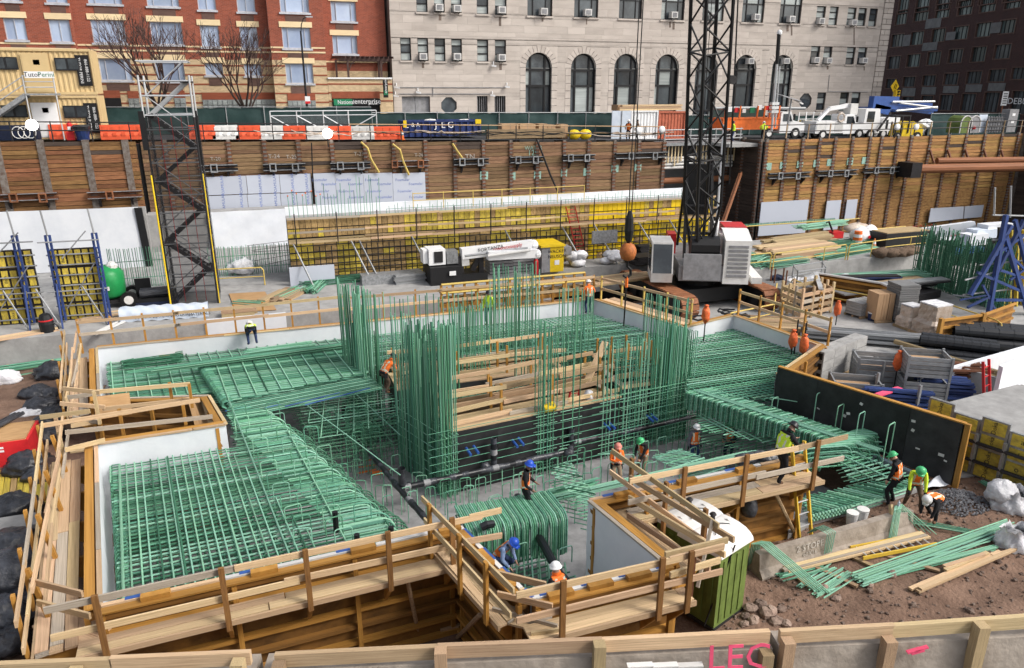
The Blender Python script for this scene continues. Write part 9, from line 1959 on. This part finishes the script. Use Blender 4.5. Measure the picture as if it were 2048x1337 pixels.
# ---- left edge clutter
def bag(x,y,s_,lab,z=0,mt='black_plastic',name='black_bag',sq=(1.1,.9,.65),cat='bag'):
 p=G(x,y,z);p.z=z+.25*s_
 return crumple(MB().m(mt),p,.5*s_,sq,40,20).build(name,label=lab,cat=cat,smooth=True,group='black bags along the left of the form' if name=='black_bag' else None)
L_=[(110,758,1.35,'big upright black plastic bundle nearest the upper left rails',.0),(95,800,.9,'small black bag just below the big bundle',0),(75,800,1.1,'grey black plastic heap left of the small black bag',0),(88,828,1.2,'black bag with a blue patch left of the notch rails',0),(115,835,.9,'black bag tucked against the notch rails',0),(100,858,1.0,'round black bag right above the red box',0),(100,885,1.1,'black bag wedged right of the red box',0),(60,945,1.25,'shiny grey black sheeting heap below the red box',.1),(85,962,.9,'pale streaked black bag beside the yellow beams',.1),(35,1035,1.3,'black bag with a white torn patch below the yellow beams',.1),(25,1120,1.5,'wide black bag under the grey block',.1),(60,1110,1.0,'black bag right of the wide one under the grey block',.1),(28,1175,1.7,'largest black bag at the left picture edge',.2),(55,1200,.8,'small shiny black bag below the largest one',.2),(20,1250,1.2,'black rolled sheeting bag near the bottom left',.1),(18,1300,.9,'lowest black bag at the bottom left corner',.1),(545,1290,1.0,'left of the black bags in the trench below the front form',-.5),(615,1285,1.1,'middle black bag with an orange tear in the trench',-.5),(672,1292,.8,'right small black bag in the trench',-.5),(440,1330,.9,'black bag behind the near barrier gap',-.5),(700,1300,.8,'far right black bag in the trench',-.5)]
for x,y,s_,lab,z in L_:bag(x,y,s_,lab,z)
rod_o=thing('sheeting_rolls',G(45,1230,.2),'two black sheeting rolls lying near the bottom left corner','rolls')
for(x0,y0,x1,y1) in((15,1260,60,1215),(30,1210,75,1195)):MB().m('black_plastic').tube([G(x0,y0,.3),G(x1,y1,.3)],.22,12).build('roll',parent=rod_o)
bag(12,768,1.1,'white woven sack lying on the dirt at the left edge',0,'sack','white_sack',cat='sack');bag(62,838,.9,'pale crumpled plastic between the black bags and red box',0,'sack','plastic_heap',(1.5,.8,.5),'plastic sheeting')
# red job box with plywood and tube
ra,rb_2,rc=G(0,945,0),G(78,930,0),G(84,850,0);hR=ZT(G(70,930,0),885);rb0=G(68,932,0);o=thing('red_box',rb0,'bright red site box with a plywood lid at the left edge','site box');dR=(G(68,932,0)-G(-40,948,0)).normalized();nRr=Vec((-dR.y,dR.x,0))
q=[rb0-dR*2.2,rb0,rb0+nRr*1.6,rb0-dR*2.2+nRr*1.6]
MB().m('red').prism([(p.x,p.y) for p in q],.02,1.0).build('body',parent=o);MB().m('ply').prism([(p.x,p.y) for p in(q[0]+Vec((0,.05,0)),q[1]+Vec((-.08,.05,0)),q[2]+Vec((-.08,-.1,0)),q[3])],1.0,1.06).build('plywood_lid',parent=o)
for dz in(.62,.5):p=rb0-dR*.9-nRr*.006;MB().m('white_paint').bar(p-dR*.16+Vec((0,0,dz+.2)),p+dR*.16+Vec((0,0,dz+.2)),.008,.07,up=nRr if 0 else(0,0,1)).build('label_plate',parent=o)
o=thing('dark_tube',G(25,880,1.1),'bundle of dark corrugated tubes lying over the red box lid','tubes')
for k in range(3):rod('tube',rb0-dR*(2.0-.12*k)+nRr*.0+Vec((0,-.1,1.15)),rb0-dR*(.75-.12*k)+nRr*2.0+Vec((0,0,1.2)),.07,'black_plastic',o,'pipe')
o=thing('form_beams',G(40,985,.1),'stack of yellow timber form beams below the red box','form beams')
for k in range(9):x=-15+13*k;a,b_=G(x,1010,.12),G(x+8,945,.12);board('beam',a,b_,.16,.2,'doka' if k%3 else 'doka_wood',o)
for k in range(3):a,b_=G(85+12*k,1000,.1),G(80+16*k,950,.12);board('beam',a,b_,.1,.12,'doka',o)
p=G(42,1085,.1);MB().m('concrete').box(p+Vec((-.75,0,-.1)),p+Vec((.45,.7,.5))).build('concrete_lump',label='grey concrete block among the black bags at left',cat='concrete block')
p=G(105,955,0);o=thing('rolled_matting',p,'brown rolled matting standing between the red box and the rails','matting');MB().m('bark_light').tube([p+Vec((-.1,.6,.2)),p+Vec((.05,-.2,.5))],.28,10).build('roll',parent=o)
bars('long green rebar bundles lying beside the slab edge at the far left',(-20,745,128,722),22,.022,'rebar',.9,5);bars('upper green rebar bundle at the foot of the slab edge',(-20,722,130,706),22,.022,'rebar_dk',.8,5);bars('short green bars on the dirt beyond the left rails',(165,688,255,680),12,.02,'rebar',.5,3);bars('single green bars before the big black bundle',(15,755,100,742),6,.022,'rebar',.3,2)
boards('timber_scraps','timber scraps lying on the dirt by the left black bags',((30,824,60,820),(12,735,18,728),(95,730,105,720),(5,905,20,880)),'lumber_old',.12,.06)
o=thing('cardboard_scrap',G(900,1265,-.5),'torn open cardboard box lying in the trench by the corner','box');p=G(898,1262,-.5);MB().m('cardboard').box(p+Vec((-.25,-.2,0)),p+Vec((.2,.2,.25))).extr([p+Vec((.2,-.2,.25)),p+Vec((.2,.2,.25)),p+Vec((.5,.25,.1)),p+Vec((.5,-.15,.1))],(0,0,.02)).build('box',parent=o)
boards('plank_scraps','plank scraps and trash at the trench bottom under the corner',((790,1268,900,1255,-.48),(870,1275,940,1250,-.45)),'lumber_old',.15,.05)
